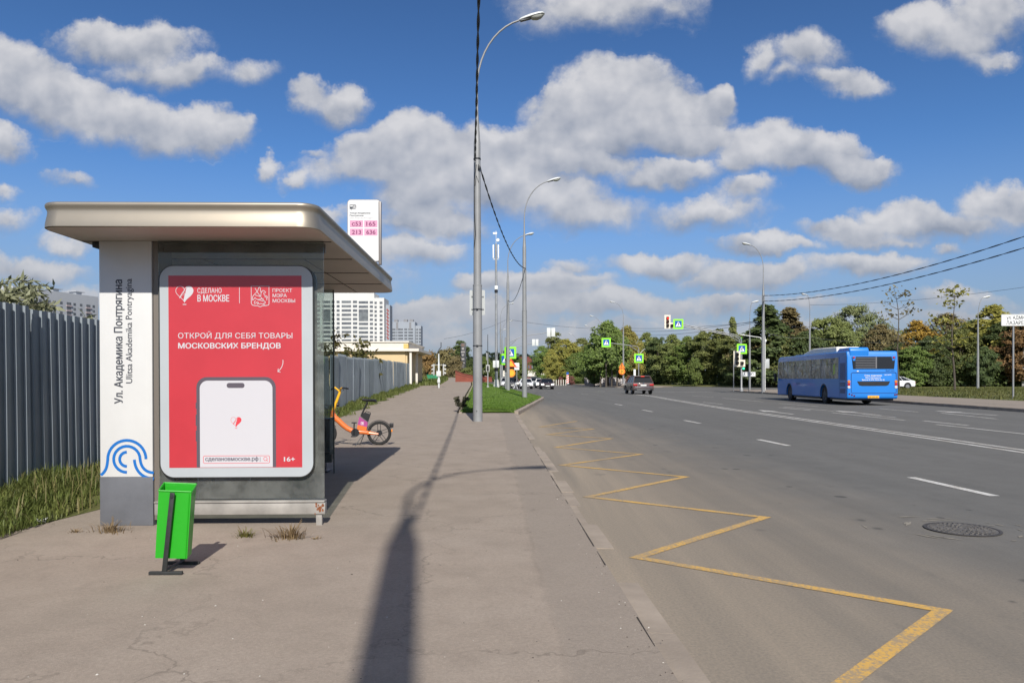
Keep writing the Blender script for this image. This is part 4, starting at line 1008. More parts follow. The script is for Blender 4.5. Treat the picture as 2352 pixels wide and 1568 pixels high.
def crossing_sign(loc, label, cat='sign', size=.92, rz=0., group='lime framed pedestrian crossing signs', mounts=True):
    t = thing('crossing_sign', label, cat, loc, rz, group); h = size/2
    m = MB(); m.prism(rrect(-h, -h, h, h, .02, 2), 0, .012, 'Y'); m.build('lime_border', SIGNG, t)
    m = MB(); m.prism(rrect(-h*.68, -h*.68, h*.68, h*.68, .03, 3), -.004, -.001, 'Y'); m.build('blue_panel', SIGNB, t)
    m = MB(); man(m, 0, 0, size*.66, -.006); m.build('white_triangle', SIGNW, t, smooth=0)
    m = MB(); figure(m, 0, 0, size*.62, -.008); m.build('walking_figure', BLACK, t, smooth=0, fix=False)
    if mounts: m = MB(); m.box((-.04, .0125, -h*.8), (.04, .08, h*.8)); m.build('mount', GALV, t)
    return t
def signal(loc, label, lit=(0, 0, 0, 0), rz=0., side=True, s=1., back=True, name='traffic_light', group=None):
    """L shaped signal with a cream backboard: three lamps and one arrow box"""
    t = thing(name, label, 'traffic light', loc, rz, group)
    if back:
        m = MB(); m.prism([(-.36*s, -.68*s), (.66*s, -.68*s), (.66*s, -.08*s), (.24*s, -.08*s), (.24*s, .70*s), (-.36*s, .70*s)] if side else rrect(-.3*s, -.66*s, .3*s, .68*s, .03, 2), .10, .115, 'Y')
        m.build('backboard', mat('signal_cream', (.80, .72, .58), .5), t, smooth=0)
    pos = [(-.06, .38), (-.06, .02), (-.06, -.36)]+([(.36, -.38)] if side else [])
    for i, (x, z) in enumerate(pos):
        b = MB(); b.box((x*s-.125*s, -.06, z*s-.155*s), (x*s+.125*s, .095, z*s+.155*s), .015); hx = b.build('lamp_box', mat('signal_box', (.035, .033, .03), .5) if not lit[i] else mat('signal_box_red', (.10, .012, .010), .5), t)
        ls = MB(); ls.lathe([(.105*s, -.062), (.10*s, -.075), (.001, -.085)], 14, (x*s, 0, z*s), 'Y', cap=False)
        ls.build('lens', mat('lens_red_lit', (1, .03, .02), .3, emit=.9) if lit[i] == 1 else mat('lens_dark', (.03, .03, .03), .2), hx)
        v = MB(); rows = []
        for yy in (-.061, -.26): rows.append([(x*s+.11*s*math.cos(a), yy, z*s+.11*s*math.sin(a)-(.03 if yy < -.2 else 0)) for a in [R(-10+200*i/10) for i in range(11)]])
        v.grid(rows); v.build('visor', mat('signal_box', (0, 0, 0)) if not lit[i] else mat('signal_box_red', (0, 0, 0)), hx, smooth=60)
    return t
# the mast with the long arm over the road, far right pavement
MX = at(1703, 895, 73.5).x
MA = thing('signal_mast', 'grey signal mast with a long double arm reaching over the carriageway', 'signal mast', (MX, 73.5, .15))
m = MB(); m.lathe([(.17, -.05), (.17, .25), (.09, .35), (.085, 3.6), (.08, 4.2)], 12); m.build('pole', STEEL, MA)
q = lambda px, py: (at(px, py, 73.5)-Vector((MX, 73.5, .15)))
m = MB()
for dz in (0, -.14):
    pts = [q(1702, 800), q(1703, 784), q(1700, 775), q(1690, 769), q(1660, 763), q(1560, 743.5)]
    m.tube([p+Vector((0 if dz == 0 else -.12, 0, dz)) for p in pts], .05, 8)
m.tube([q(1702, 787), q(1664, 764.5)], .035, 6); m.build('arm', GALV, MA)
z_ = lambda px, py, dy=-.2: at(px, py, 73.5+dy)
crossing_sign(z_(1558, 744, -.15), 'lime bordered crossing sign at the end of the long signal arm, beside the red light', size=.98)
signal(z_(1535, 739, -.15), 'cream backed traffic light showing red at the tip of the long arm', (1, 2, 0, 0), s=.98, group='cream backed traffic lights')
crossing_sign(z_(1704, 801, -.14), 'lime bordered crossing sign on the foot of the signal mast above the low light', size=.98)
signal(z_(1695, 824, -.35), 'cream backed dark traffic light low on the signal mast', (0, 0, 0, 0), s=1.13, group='cream backed traffic lights')
m = MB(); PG = thing('pedestrian_light', 'small pedestrian light glowing green below the low traffic light', 'traffic light', z_(1707.5, 846, -.1))
m.box((-.15, -.05, -.16), (.15, .08, .32), .02); m.build('lamp_box', mat('signal_box', (0, 0, 0)), PG)
m = MB(); m.lathe([(.10, -.055), (.09, -.062), (.001, -.066)], 12, axis='Y', cap=False); m.build('lens', mat('lens_green_lit', (.02, .9, .35), .3, emit=1.2), PG)
# slim posts around it
def post(px, py, Y, h, label, r=.045, parts=None, z0=.15, name='post', cat='post'):
    p = at(px, py, Y); t = thing(name, label, cat, (p.x, Y, z0))
    m = MB(); m.lathe([(r, -.05), (r, h)], 10); m.build('pole', STEEL, t); return t
post(1685, 897, 72.9, 2.6, 'short bare grey post in front of the signal mast, left of it')
ST = post(1720, 900, 70.3, 1.95, 'white stop line plate reading СТОП on a thin post', r=.032, name='stop_line_sign', cat='sign')
m = MB(); m.prism(rrect(-.60, 1.42, .62, 1.86, .03, 3), -.045, -.035, 'Y'); pl_ = m.build('plate', SIGNW, ST, smooth=0)
m = MB(); m.ribbon(rrect(-.57, 1.45, .59, 1.83, .02, 3), .02, -.047, closed=True); m.build('plate_border', BLACK, pl_, smooth=0, fix=False)
text('СТОП', INK, .0, 1.545, .215, .86, -.048, pl_, bold=.06, align='C')
# crossing post behind the tall lamp
CPX = at(1757, 893, 78); CP = thing('signal_post', 'white post with a side on crossing sign and grey boxes right of the tall lamp', 'signal post', (CPX.x, 78, .15))
m = MB(); m.lathe([(.06, 0), (.055, 5.6)], 10); m.tube([(0, 0, 5.3), (-.5, 0, 5.55), (-2.6, 0, 5.85)], .035, 6); m.tube([(0, 0, 4.8), (-.5, 0, 5.5)], .025, 6); m.build('pole', SIGNW, CP)
m = MB(); m.box((-.18, -.06, 1.05), (.02, .08, 1.5), .01); m.box((.07, -.02, 2.3), (.46, .02, 3.3), .01); m.build('control_box', mat('sign_back', (0, 0, 0)), CP)
m = MB(); m.lathe([(.02, 5.05), (.07, 5.1), (.07, 5.3), (.02, 5.33)], 8, (.1, 0, 0)); m.build('camera', SIGNW, CP)
crossing_sign((CPX.x-.12, 77.9, at(1752, 804, 78).z), 'crossing sign seen edge on beside the tall far lamp', size=1.0, rz=R(55))
crossing_sign((CPX.x-2.45, 78, at(1721, 785, 78).z), 'crossing sign seen nearly edge on at the short arm left of the tall lamp', size=1.0, rz=R(68))
# right hand street name sign
SP = gnd(2327, 916, .16); SN = thing('street_sign', 'white street name sign on a thin grey post at the right edge', 'sign', (SP.x, SP.y, .16))
Ys_ = SP.y; k_ = Ys_/F
m = MB(); m.lathe([(.05, -.1), (.05, (915-722)*k_+.05)], 10); m.build('pole', STEEL, SN)
m = MB(); zt, zb_ = (916-722)*k_, (916-748.5)*k_; m.prism(rrect(-29.5*k_, zb_, 62*k_, zt, .05, 4), -.08, -.06, 'Y'); pp2 = m.build('panel', SIGNW, SN, smooth=0)
m = MB(); m.ribbon(rrect(-28.3*k_, zb_+.03, 61*k_, zt-.03, .04, 4), .02, -.083, closed=True); m.build('panel_border', mat('sign_grey', (.25, .26, .27), .5), pp2, smooth=0, fix=False)
text('ул. АДМИРАЛА', INK, -18*k_, zb_+15.2*k_, 7.9*k_, 67*k_, -.084, pp2, bold=.03); text('ЛАЗАРЕВА', INK, -18.5*k_, zb_+3.2*k_, 8.4*k_, 54*k_, -.084, pp2, bold=.03)
# second crossing group by the maple
CX2 = at(1467, 889, 108); C2 = thing('signal_post', 'grey signal post with a bent arm behind the brown car', 'signal post', (CX2.x, 108, .05))
q2 = lambda px, py: at(px, py, 108)-Vector((CX2.x, 108, .05))
m = MB(); m.lathe([(.08, -.05), (.07, 5.6)], 10); m.tube([q2(1467, 806), q2(1466.5, 799), q2(1463, 795), q2(1445, 793), q2(1396, 786.5)], .055, 6); m.tube([q2(1467, 807), q2(1446, 794)], .04, 6); m.build('pole', STEEL, C2)
m = MB(); m.tube([q2(1470, 812), q2(1478, 803), q2(1482, 801)], .03, 5); m.box((-.75, -.1, 1.75), (-.45, .12, 2.7), .02); m.build('signal_back', SIGNW, C2)
crossing_sign(at(1392.5, 786.5, 107.8), 'lime bordered crossing sign hanging in front of the maple crown', size=1.32)
crossing_sign(at(1467.5, 822.5, 107.85), 'lime bordered crossing sign on the post just above the brown car', size=1.32)
ORS = mat('sign_orange', (.80, .24, .02), .5); ORY = mat('sign_amber', (.85, .42, .02), .5)
def works(px, py, Y, label, sc_, num):
    c = at(px, py, Y); t = thing('road_work_sign', label, 'sign', c, 0, 'orange road work signs'); s = sc_
    m = MB(); m.prism([(-.46*s, .06*s), (.46*s, .06*s), (0, .86*s)], 0, .015, 'Y'); m.prism(arcp(0, -.41*s, .46*s, 0, 360, 28)[:-1], .0, .015, 'Y'); m.build('orange_panel', ORS, t)
    m = MB(); m.poly([(x, -.004, z-.41*s) for x, z in arcp(0, 0, .34*s, 0, 360, 24)[:-1]]); m.build('amber_disc', ORY, t, smooth=0)
    m = MB(); m.ribbon(arcp(0, -.41*s, .35*s, 0, 360, 24)[:-1], .07*s, -.006, closed=True); m.ribbon([(-.36*s, .16*s), (.36*s, .16*s), (0, .80*s)], .05*s, -.004, closed=True); m.build('red_ring', mat('sign_red', (.62, .05, .015), .5), t, smooth=0, fix=False)
    m = MB(); figure(m, 0, .42*s, .5*s, -.006); m.build('worker_mark', BLACK, t, smooth=0, fix=False)
    text(num, BLACK, 0, -.52*s, .25*s, .40*s, -.008, t, bold=.02, align='C'); return t
works(1428.5, 846, 116.6, 'orange road works triangle over a disc reading 50 on the lamp post', 1.12, '50')
w2 = works(1367, 862, 135, 'smaller orange road works board with a disc, on legs before the graffiti wall', .95, '40')
m = MB()
for x in (-.3, .3): m.box((x-.03, .02, -1.55), (x+.03, .06, -.6))
m.build('leg', DARK, w2, smooth=0)
# chevron post and bollards by the young trees
c = gnd(1309.5, 885, .1); ch_ = thing('chevron_board', 'red and white striped chevron board with a blue top beside the young trees', 'sign', (c.x, 150, .1))
m = MB(); m.box((-.24, -.02, .3), (.24, .02, 2.1)); m.build('board', SIGNW, ch_, smooth=0)
m = MB()
for k in range(4): m.poly([(-.24, -.024, .35+.45*k), (.24, -.024, .62+.45*k), (.24, -.024, .84+.45*k), (-.24, -.024, .57+.45*k)])
m.build('red_stripes', mat('sign_red', (0, 0, 0)), ch_, smooth=0)
m = MB(); m.prism(arcp(0, 2.4, .27, 0, 360, 16)[:-1], -.02, .02, 'Y'); m.build('blue_disc', SIGNB, ch_); m = MB(); m.lathe([(.04, 0), (.04, .3)], 8); m.build('pole', STEEL, ch_)
for k in range(6):
    p = at(1272+5.5*k, 885, 150)
    b = MB(); b.lathe([(.10, 0), (.10, 1.15), (.06, 1.22), (.001, 1.23)], 10); o = b.build('bollard', mat('bollard_pale', (.5, .48, .42), .6), None, loc=(p.x, 150, .02)); tag(o, 'short pale bollard in the row left of the chevron board under the young trees', 'bollard', 'bollards under the young trees')

# --------------------------------------------------------------- cluster of masts on the island
CM = pol(-1.5, 71); MASTZ = CM[2]
M1 = thing('cell_mast', 'tall slim antenna mast with white panels on a stepped white foot', 'mast', CM)
q3 = lambda px, py: at(px, py, 71)-Vector(CM)
HT = q3(1141, 560).z
m = MB(); m.lathe([(.14, .7), (.13, 3), (.10, HT)], 12); m.build('pole', GALV, M1)
m = MB(); m.lathe([(.30, -.3), (.30, .25), (.25, .26), (.25, .55), (.22, .56), (.22, .75), (.14, .76)], 16); m.build('stepped_foot', mat('mast_foot', (.58, .58, .56), .6), M1)
m = MB(); zt = HT
for x in (-.26, .22): m.box((x-.07, -.12, zt-1.4), (x+.07, .05, zt-.1), .03)
m.build('antenna_panel', mat('antenna_white', (.72, .73, .72), .4), M1)
m = MB(); m.lathe([(.02, zt-.1), (.02, zt+1.25)], 8); m.box((-.3, -.03, zt+.9), (.1, .03, zt+1.1), .02); m.lathe([(.15, -.08), (.17, 0), (.15, .05)], 14, (.18, 0, zt+.35), 'Y'); m.box((-.3, -.03, zt-1.5), (.28, .03, zt-1.44)); m.build('antenna_top', mat('antenna_white', (0, 0, 0)), M1)
m = MB(); c_ = q3(1143, 836.5); m.box((-.32, -.32, c_.z-.32), (.26, .25, c_.z+.36), .02); m.build('equipment_box', mat('box_white', (.6, .61, .6), .5), M1)
m = MB(); m.lathe([(.10, c_.z-.75), (.17, c_.z-.6), (.17, c_.z-.34)], 10); c_ = q3(1141, 664); m.lathe([(.15, c_.z-.35), (.17, c_.z-.1)], 10); m.build('cable_collar', DARK, M1)
m = MB(); m.box((-.14, -.2, c_.z-.05), (.16, .1, c_.z+.3), .03); m.build('camera_box', mat('antenna_white', (0, 0, 0)), M1)
PT = pol(-2.12, 65); T2 = thing('signal_post', 'thin pale post with a pedestrian light and a black rod on top', 'signal post', PT)
q4 = lambda px, py: (at(px, py, 65)-Vector(PT)).z
m = MB(); m.lathe([(.14, 0), (.12, .12), (.05, .2), (.045, q4(1121, 812))], 10); m.build('pole', STEEL, T2)
m = MB(); m.lathe([(.03, q4(1121, 812)), (.022, q4(1121, 768))], 8); m.build('rod', BLACK, T2)
m = MB(); m.box((-.16, -.1, q4(0, 856)), (.16, .05, q4(0, 840)), .02); m.build('signal_frame', mat('signal_frame_grey', (.42, .42, .4), .5), T2)
m = MB(); m.box((-.09, -.13, q4(0, 854)), (.09, -.101, q4(0, 842)), .01); m.build('signal_face', BLACK, T2); m = MB(); m.box((-.14, -.03, q4(0, 830)), (-.05, .03, q4(0, 812)), .01); m.build('small_box', STEEL, T2)
# signs hung on the third pole group
S3 = pol(-.55, 67); TM = thing('signal_mast', 'grey mast carrying two backs of direction signs on arms over the road', 'signal mast', S3)
q5 = lambda px, py: at(px, py, 67)-Vector(S3)
m = MB(); m.lathe([(.11, -.1), (.09, q5(1161, 775).z)], 12); m.tube([q5(1166, 788), q5(1200, 772), q5(1276, 761)], .035, 6); m.tube([q5(1163, 806), q5(1190, 795), q5(1240, 784)], .035, 6); m.tube([q5(1164, 800), q5(1186, 780)], .03, 6); m.build('pole_and_arms', GALV, TM)
for (x0, y0, x1, y1) in ((1256, 753, 1264.5, 773), (1266, 753, 1275, 773), (1222, 779, 1228.5, 794), (1230, 779, 1236.5, 794)):
    m = MB(); a, b = q5(x0, y0), q5(x1, y1); m.box((a.x, -.09, b.z), (b.x, -.06, a.z), .01); m.build('sign_back', mat('sign_back_light', (.60, .62, .60), .5), TM)
crossing_sign(at(1172, 810, 61.2), 'large lime bordered crossing sign half hidden behind the third lamp pole', size=.98)
crossing_sign(at(1160.5, 825, 66.6), 'lime bordered crossing sign left of the third lamp pole, partly covered', size=.98, rz=R(-12))
m = MB(); DK = thing('traffic_light', 'dark back of a traffic light on the mast beside the lime sign', 'traffic light', at(1164.5, 838, 64)); m.box((-.16, -.1, -.62), (.16, .1, .58), .03); m.build('lamp_box', mat('signal_back', (.03, .033, .037), .6), DK); m = MB(); m.lathe([(.05, -2.0), (.05, .6)], 8, (.0, .16, 0)); m.build('pole', GALV, DK)
m = MB(); WT = thing('warning_sign', 'red edged warning triangle behind the third lamp pole', 'sign', at(1173.5, 836, 60.9)); m.prism([(-.48, -.24), (.48, -.24), (0, .5)], 0, .012, 'Y'); m.build('red_border', mat('sign_red', (0, 0, 0)), WT); m = MB(); m.prism([(-.30, -.17), (.30, -.17), (0, .30)], -.004, -.001, 'Y'); m.build('amber_field', ORY, WT)
m = MB(); DS = thing('limit_sign', 'orange ringed speed disc behind the third lamp pole', 'sign', at(1174, 856.5, 60.9)); m.prism(arcp(0, 0, .34, 0, 360, 22)[:-1], 0, .012, 'Y'); m.build('disc', ORS, DS); m = MB(); m.prism(arcp(0, 0, .24, 0, 360, 22)[:-1], -.004, -.001, 'Y'); m.build('field', ORY, DS)
SPD = thing('speed_display', 'white radar speed display on a post between the masts', 'sign', at(1187, 842, 95)); m = MB(); m.box((-.32, 0, -.42), (.32, .1, .5), .02); m.build('panel', mat('antenna_white', (0, 0, 0)), SPD); m = MB(); m.lathe([(.05, -2.6), (.05, -.43)], 8, (0, .05, 0)); m.build('pole', STEEL, SPD); text('101', mat('display_red', (.35, .05, .04), .5), 0, -.15, .26, .42, -.004, SPD, bold=.02, align='C')
# signal and camera mast on the left
LX = gnd(1008, 893, .65); LY = 62.; c = at(1008, 893, LY); LM = thing('signal_mast', 'white mast with side on traffic lights and a bent antenna by the brown thicket', 'signal mast', (c.x, LY, c.z))
q6 = lambda px, py: at(px, py, LY)-c
m = MB(); m.lathe([(.08, 0), (.075, q6(1008, 834).z), (.06, q6(1008, 833).z), (.05, q6(1008, 812).z)], 10); m.build('pole', mat('mast_white', (.58, .6, .59), .5), LM)
m = MB(); m.tube([q6(1008, 812), q6(1008, 803), q6(1013, 797), q6(1013, 786)], .035, 6); m.tube([q6(1006, 815), q6(1006, 806)], .03, 6); m.build('antenna', DARK, LM)
for sx in (-1, 1):
    m = MB(); x = sx*.40; za, zb_ = q6(0, 864).z, q6(0, 838).z; m.box((x-.05, -.14, za), (x+.05, .14, zb_), .02)
    for k in range(3): z = za+(zb_-za)*(.17+.33*k); m.tube([(x+sx*.05, 0, z+.05), (x+sx*.2, 0, z)], [.09, .08], 8)
    m.box((min(0, x), -.02, zb_-.08), (max(0, x), .02, zb_-.04)); m.build('signal_head', mat('signal_frame_grey', (0, 0, 0)), LM)
m = MB(); m.box((-.19, -.16, q6(0, 866).z), (.19, -.09, q6(0, 854).z), .01); m.box((-.11, -.14, q6(0, 881).z), (.11, .1, q6(0, 873).z), .02); m.build('cabinet', mat('mast_white', (0, 0, 0)), LM)

# ================================================================ vehicles
def paint(name, col, rough=.36, metal=.0, coat=.3): return mat(name, col, rough, metal=metal, coat=coat, var=.04, vs=.8)
CARGL = mat('car_glass', (.012, .014, .016), .06, spec=.7)
LAMPR = mat('tail_red', (.40, .012, .012), .25, coat=.5); LAMPW = mat('lamp_clear', (.55, .56, .58), .15, coat=.5); LAMPA = mat('lamp_amber', (.62, .20, .03), .25, coat=.4)
RIMM = mat('alloy', (.30, .30, .31), .35, metal=.6); PLATE = mat('number_plate', (.75, .75, .73), .4)
def bevel(o, wd, seg=3, ang=40):
    m = o.modifiers.new('bevel', 'BEVEL'); m.width = wd; m.segments = seg; m.limit_method = 'ANGLE'; m.angle_limit = R(ang); m.harden_normals = False; return o
def wheel_at(par, x, y, r, wd, hub=RIMM, side=1):
    e = bpy.data.objects.new('wheel', None); C.objects.link(e); e.parent = par; e.location = (x, y, r)
    m = MB(); m.lathe([(r*.66, -wd/2), (r*.95, -wd/2), (r, -wd*.32), (r, wd*.32), (r*.95, wd/2), (r*.66, wd/2)], 24, axis='X', cap=False); m.build('tyre', RUBBER, e)
    m = MB(); s = side*wd/2
    m.lathe([(r*.67, s*.95), (r*.60, s*.7), (r*.2, s*.75), (.001, s*.82)], 20, axis='X', cap=False)
    m.lathe([(r*.67, -s*.9), (.001, -s*.6)], 16, axis='X', cap=False)
    for k in range(5):
        a = 2*math.pi*k/5; m.box((s*.78-.012, -r*.07, r*.12), (s*.78+.012, r*.07, r*.62), M=Matrix.Rotation(a, 4, 'X'))
    m.build('rim', hub, e); return e
def side_profile(pts, arches, ra, n=10):
    """closed outline in (y, z) with round wheel arches cut in the sill line; pts run from rear sill over the top to front sill"""
    o = list(pts); z0 = pts[0][1]
    for yc in sorted(arches, reverse=True):
        h = z0-ra*.86; a0 = math.asin(max(-1, min(1, (z0-ra*.9)/ra)))
        for i in range(n+1):
            a = a0+(math.pi-2*a0)*i/n; o.append((yc+ra*math.cos(a), ra*.9+ra*math.sin(a)))
    return o
def car(label, loc, rz, col, kind='sedan', group=None, lights=False, name='parked_car', cat='car', plate=True, mname=None):
    t = thing(name, label, cat, loc, rz, group)
    P_ = {'suv': dict(L=4.48, W=1.84, H=1.66, r=.35, ar=(.86, 3.54), low=[(.02, .34), (-.02, .55), (.05, .98), (.10, 1.02), (3.15, 1.06), (3.6, 1.0), (4.3, .90), (4.46, .72), (4.48, .40), (4.40, .30)], b=(.08, 3.35, 1.02), t=(.52, 2.5), wt=.78),
          'coupe': dict(L=4.75, W=1.94, H=1.60, r=.38, ar=(.95, 3.85), low=[(.05, .36), (-.02, .6), (.02, 1.02), (.25, 1.10), (3.3, 1.06), (4.4, .92), (4.7, .70), (4.73, .40), (4.65, .32)], b=(.28, 3.55, 1.06), t=(1.45, 2.5), wt=.74),
          'sedan': dict(L=4.4, W=1.76, H=1.46, r=.31, ar=(.85, 3.45), low=[(.03, .30), (-.02, .5), (.02, .88), (.15, .95), (.75, .97), (3.2, .94), (4.15, .80), (4.36, .62), (4.40, .36), (4.3, .26)], b=(.55, 3.35, .95), t=(1.15, 2.45), wt=.76)}[kind]
    L, W, H = P_['L'], P_['W'], P_['H']; hw = W/2; pm = paint(mname or ('car_paint_%d' % (sum(int(c*97) for c in col))), col)
    m = MB(); m.prism(side_profile(P_['low'], P_['ar'], P_['r']*1.16), -hw, hw, 'X'); body = bevel(m.build('body', pm, t, smooth=30), .07, 3, 35)
    y0, y1, zb = P_['b']; r0, r1 = P_['t']; wb, wt = hw-.05, hw*P_['wt']/.92
    wt = hw*.74; B4 = [(-wb, y0, zb-.03), (wb, y0, zb-.03), (wb, y1, zb-.03), (-wb, y1, zb-.03)]; T4 = [(-wt, r0, H-.05), (wt, r0, H-.05), (wt, r1, H-.05), (-wt, r1, H-.05)]
    g = MB(); g.add(B4+T4, [[i, (i+1) % 4, 4+(i+1) % 4, 4+i] for i in range(4)]); g.build('windows', CARGL, t, smooth=0)
    rf_ = MB(); rows = []
    for f in (0, .33, .66, 1):
        y = r0-.04+(r1-r0+.08)*f; rows.append([(wt*1.03*math.cos(a), y, H-.075+.07*math.sin(a)**.6*(1 if 0 < f < 1 else .75)) for a in [math.pi*i/10 for i in range(11)]])
    rf_.grid(rows); rf_.poly(rows[0]); rf_.poly(rows[-1]); rf_.poly([rows[0][0], rows[0][-1], rows[-1][-1], rows[-1][0]])
    for i in range(4): rf_.tube([Vector(B4[i]), Vector(T4[i])], .04, 6)
    for f in (.36, .68):
        for s in (0, 1):
            p = Vector(B4[0 if s == 0 else 1]).lerp(Vector(B4[3 if s == 0 else 2]), f); q = Vector(T4[0 if s == 0 else 1]).lerp(Vector(T4[3 if s == 0 else 2]), f); rf_.tube([p, q], .03, 5)
    rf_.build('roof', pm, t)
    for yc in P_['ar']:
        for s in (-1, 1): wheel_at(t, s*(hw-.12), yc, P_['r'], .22, side=s)
    zl = .86 if kind != 'sedan' else .74
    for s in (-1, 1):
        m = MB(); m.box((s*hw*.60, -.035, zl-.10), (s*hw*.99, .22, zl+.07), .03); m.build('tail_light', LAMPR, t)
        m = MB(); yl = L-.18; m.box((s*hw*.56, yl-.1, zl-.16), (s*hw*.95, yl+.17, zl-.01), .04); m.build('headlight', mat('headlight_on', (1, .95, .85), .2, emit=2.5) if lights else LAMPW, t)
        m = MB(); m.box((s*(hw-.02), r1-.02+.45, zb-.02), (s*(hw+.17), r1+.55, zb+.12), .03); m.build('mirror', pm, t)
    m = MB(); m.box((-hw*.93, L-.06, .30), (hw*.93, L+.015, .46), .03); m.box((-hw*.45, L-.05, .50), (hw*.45, L+.01, .66), .03); m.build('grille', BLACK, t)
    m = MB(); m.box((-hw*.94, -.05, .34), (hw*.94, .10, .55), .04); m.build('rear_bumper', BLACK if kind != 'sedan' else pm, t)
    if plate:
        m = MB(); z = .80 if kind != 'sedan' else .62; m.box((-.26, -.045, z-.06), (.26, -.028, z+.06)); m.build('rear_plate', PLATE, t)
        m = MB(); m.box((-.26, L+.012, .40), (.26, L+.025, .51)); m.build('front_plate', PLATE, t)
    return t
# brown suv waiting in the far lane
c = gnd(1478, 905.3); SV = car('brown compact SUV seen from behind, braking in the middle of the carriageway', (c.x, c.y, 0), R(2.2), (.088, .053, .050), 'suv', name='brown_suv', mname='brown_pearl')
k = 1.84/(1830-1548); zx = lambda x: (x-1690)*k; zz2 = lambda y: (1388-y)*k
m = MB(); m.box((-.74, -.052, .62), (.74, -.03, .66), .008); m.build('chrome_strip', mat('chrome', (.6, .6, .6), .2, metal=1), SV)
m = MB(); m.box((-.60, -.058, .37), (.60, -.03, .44), .02); m.build('silver_diffuser', mat('silver_plastic', (.15, .145, .15), .4, metal=.4), SV)
m = MB(); m.lathe([(.07, -.03), (.06, -.04), (.001, -.04)], 12, (0, .0, .98), 'Y', cap=False); m.build('badge', mat('chrome', (0, 0, 0)), SV)
m = MB(); m.box((-.66, .36, 1.56), (.66, .62, 1.63), .02); m.build('spoiler', paint('brown_pearl', (0, 0, 0)), SV); m = MB(); m.box((-.16, .345, 1.57), (.16, .36, 1.61)); m.build('brake_light', mat('brake_glow', (.9, .06, .03), .3, emit=.5), SV)
for s in (-1, 1):
    m = MB(); m.tube([(s*.66, .7, 1.66), (s*.66, 2.3, 1.68)], .02, 6); m.build('roof_rail', mat('silver_plastic', (0, 0, 0)), SV)
# oncoming traffic far down the road
for (px, Y, col, kd, lt, lab) in ((1256, 98, (.055, .038, .04), 'sedan', True, 'dark brown oncoming saloon with its headlights on, foremost on the right of the queue'),
                                  (1208, 103, (.72, .73, .74), 'sedan', False, 'white oncoming saloon half behind the second lamp pole'),
                                  (1231, 116, (.10, .12, .12), 'suv', False, 'dark green grey oncoming car between the white and the brown one'),
                                  (1243, 112, (.70, .70, .68), 'sedan', True, 'pale car peeping out behind the dark brown saloon'),
                                  (1176, 108, (.06, .06, .065), 'suv', True, 'dark oncoming car with one lit headlight beside the third lamp pole'),
                                  (1162, 118, (.66, .67, .68), 'suv', False, 'white oncoming car behind the masts, leftmost of the queue')):
    p = at(px, 893, Y); car(lab, (p.x, Y+4.4, 0), R(180+1.5), col, kd, group='oncoming cars', lights=lt, name='oncoming_car')
car('white coupe style SUV showing its rear half past the back of the bus', (at(2093, 890, 92).x, 92, .0), R(90), (.74, .75, .76), 'coupe', name='white_suv')
for i, (px, Y, lab, rz) in enumerate(((966, 168, 'white car parked by the brown thicket, left of two', -80), (983, 160, 'white car parked by the brown thicket, right of two', -84))):
    p = at(px, 880, Y); car(lab, (p.x, Y, max(.1, p.z-.45)), R(rz), (.72, .73, .74), 'sedan', group='cars parked by the thicket')
# ---------------------------------------------------------------- the bus
BUS = thing('city_bus', 'blue city bus seen from behind with side windows with painted reflections and a white roof pod', 'bus', (18.22, 37.4, 0), R(-3.3))
BLU = paint('bus_blue', (.009, .185, .61), .38, coat=.35); BGL = bpy.data.materials.new('bus_side_glass')
mat('bus_dirt_blue', (.02, .12, .36), .5)
BGL = mat('bus_glass', (.10, .098, .088), .06, spec=.9, col2=(.46, .44, .40), vs=1.25, thr=(.36, .66))  # pale patches in the glass colour stand in for swirling reflections
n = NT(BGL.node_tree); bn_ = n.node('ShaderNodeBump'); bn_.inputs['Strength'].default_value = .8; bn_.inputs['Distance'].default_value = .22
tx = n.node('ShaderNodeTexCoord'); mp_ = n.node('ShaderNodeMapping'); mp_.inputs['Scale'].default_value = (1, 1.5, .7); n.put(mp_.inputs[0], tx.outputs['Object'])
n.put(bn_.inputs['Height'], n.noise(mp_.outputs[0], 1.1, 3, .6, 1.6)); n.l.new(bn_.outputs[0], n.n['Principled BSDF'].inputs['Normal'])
BW, BL_, BH = 1.25, 11.75, 2.76; WH = [(3.3, .46), (9.3, .46)]
m = MB(); prof = [(.06, .34), (0, .42), (0, 1.0), (.03, 2.45), (.10, BH-.02), (.2, BH), (11.2, BH), (11.5, BH-.08), (11.62, 2.4), (11.75, 1.2), (11.75, .38), (11.68, .30)]
m.prism(side_profile([(y, z) for y, z in prof], (3.3, 9.3), .56, 12), -BW, BW, 'X'); bb_ = bevel(m.build('body', BLU, BUS, smooth=30), .10, 4, 35)
rx = lambda x: (x-1155)*.00231; rz_ = lambda y: 1.38-(784+y*.10576-870)*.02194
# side windows: one dark band per side with mullions
for s in (-1, 1):
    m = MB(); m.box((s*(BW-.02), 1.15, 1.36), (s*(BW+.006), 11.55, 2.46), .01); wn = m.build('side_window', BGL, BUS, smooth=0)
    m = MB()
    for y in (2.2, 3.7, 5.2, 6.7, 8.2, 9.6, 10.5): m.box((s*(BW+.0065), y-.012, 1.37), (s*(BW+.010), y+.012, 2.45))
    m.box((s*(BW+.0065), 1.2, 2.12), (s*(BW+.009), 9.5, 2.135)); m.build('mullion', mat('window_rubber', (.045, .045, .043), .6), wn, smooth=0)
m = MB(); m.box((-BW-.012, 1.62, 1.62), (-BW-.0065, 1.70, 2.15)); m.box((-BW-.012, 1.78, 1.58), (-BW-.0065, 1.86, 2.10)); m.build('lime_pole', mat('lime_handrail', (.42, .62, .02), .5), BUS, smooth=0)
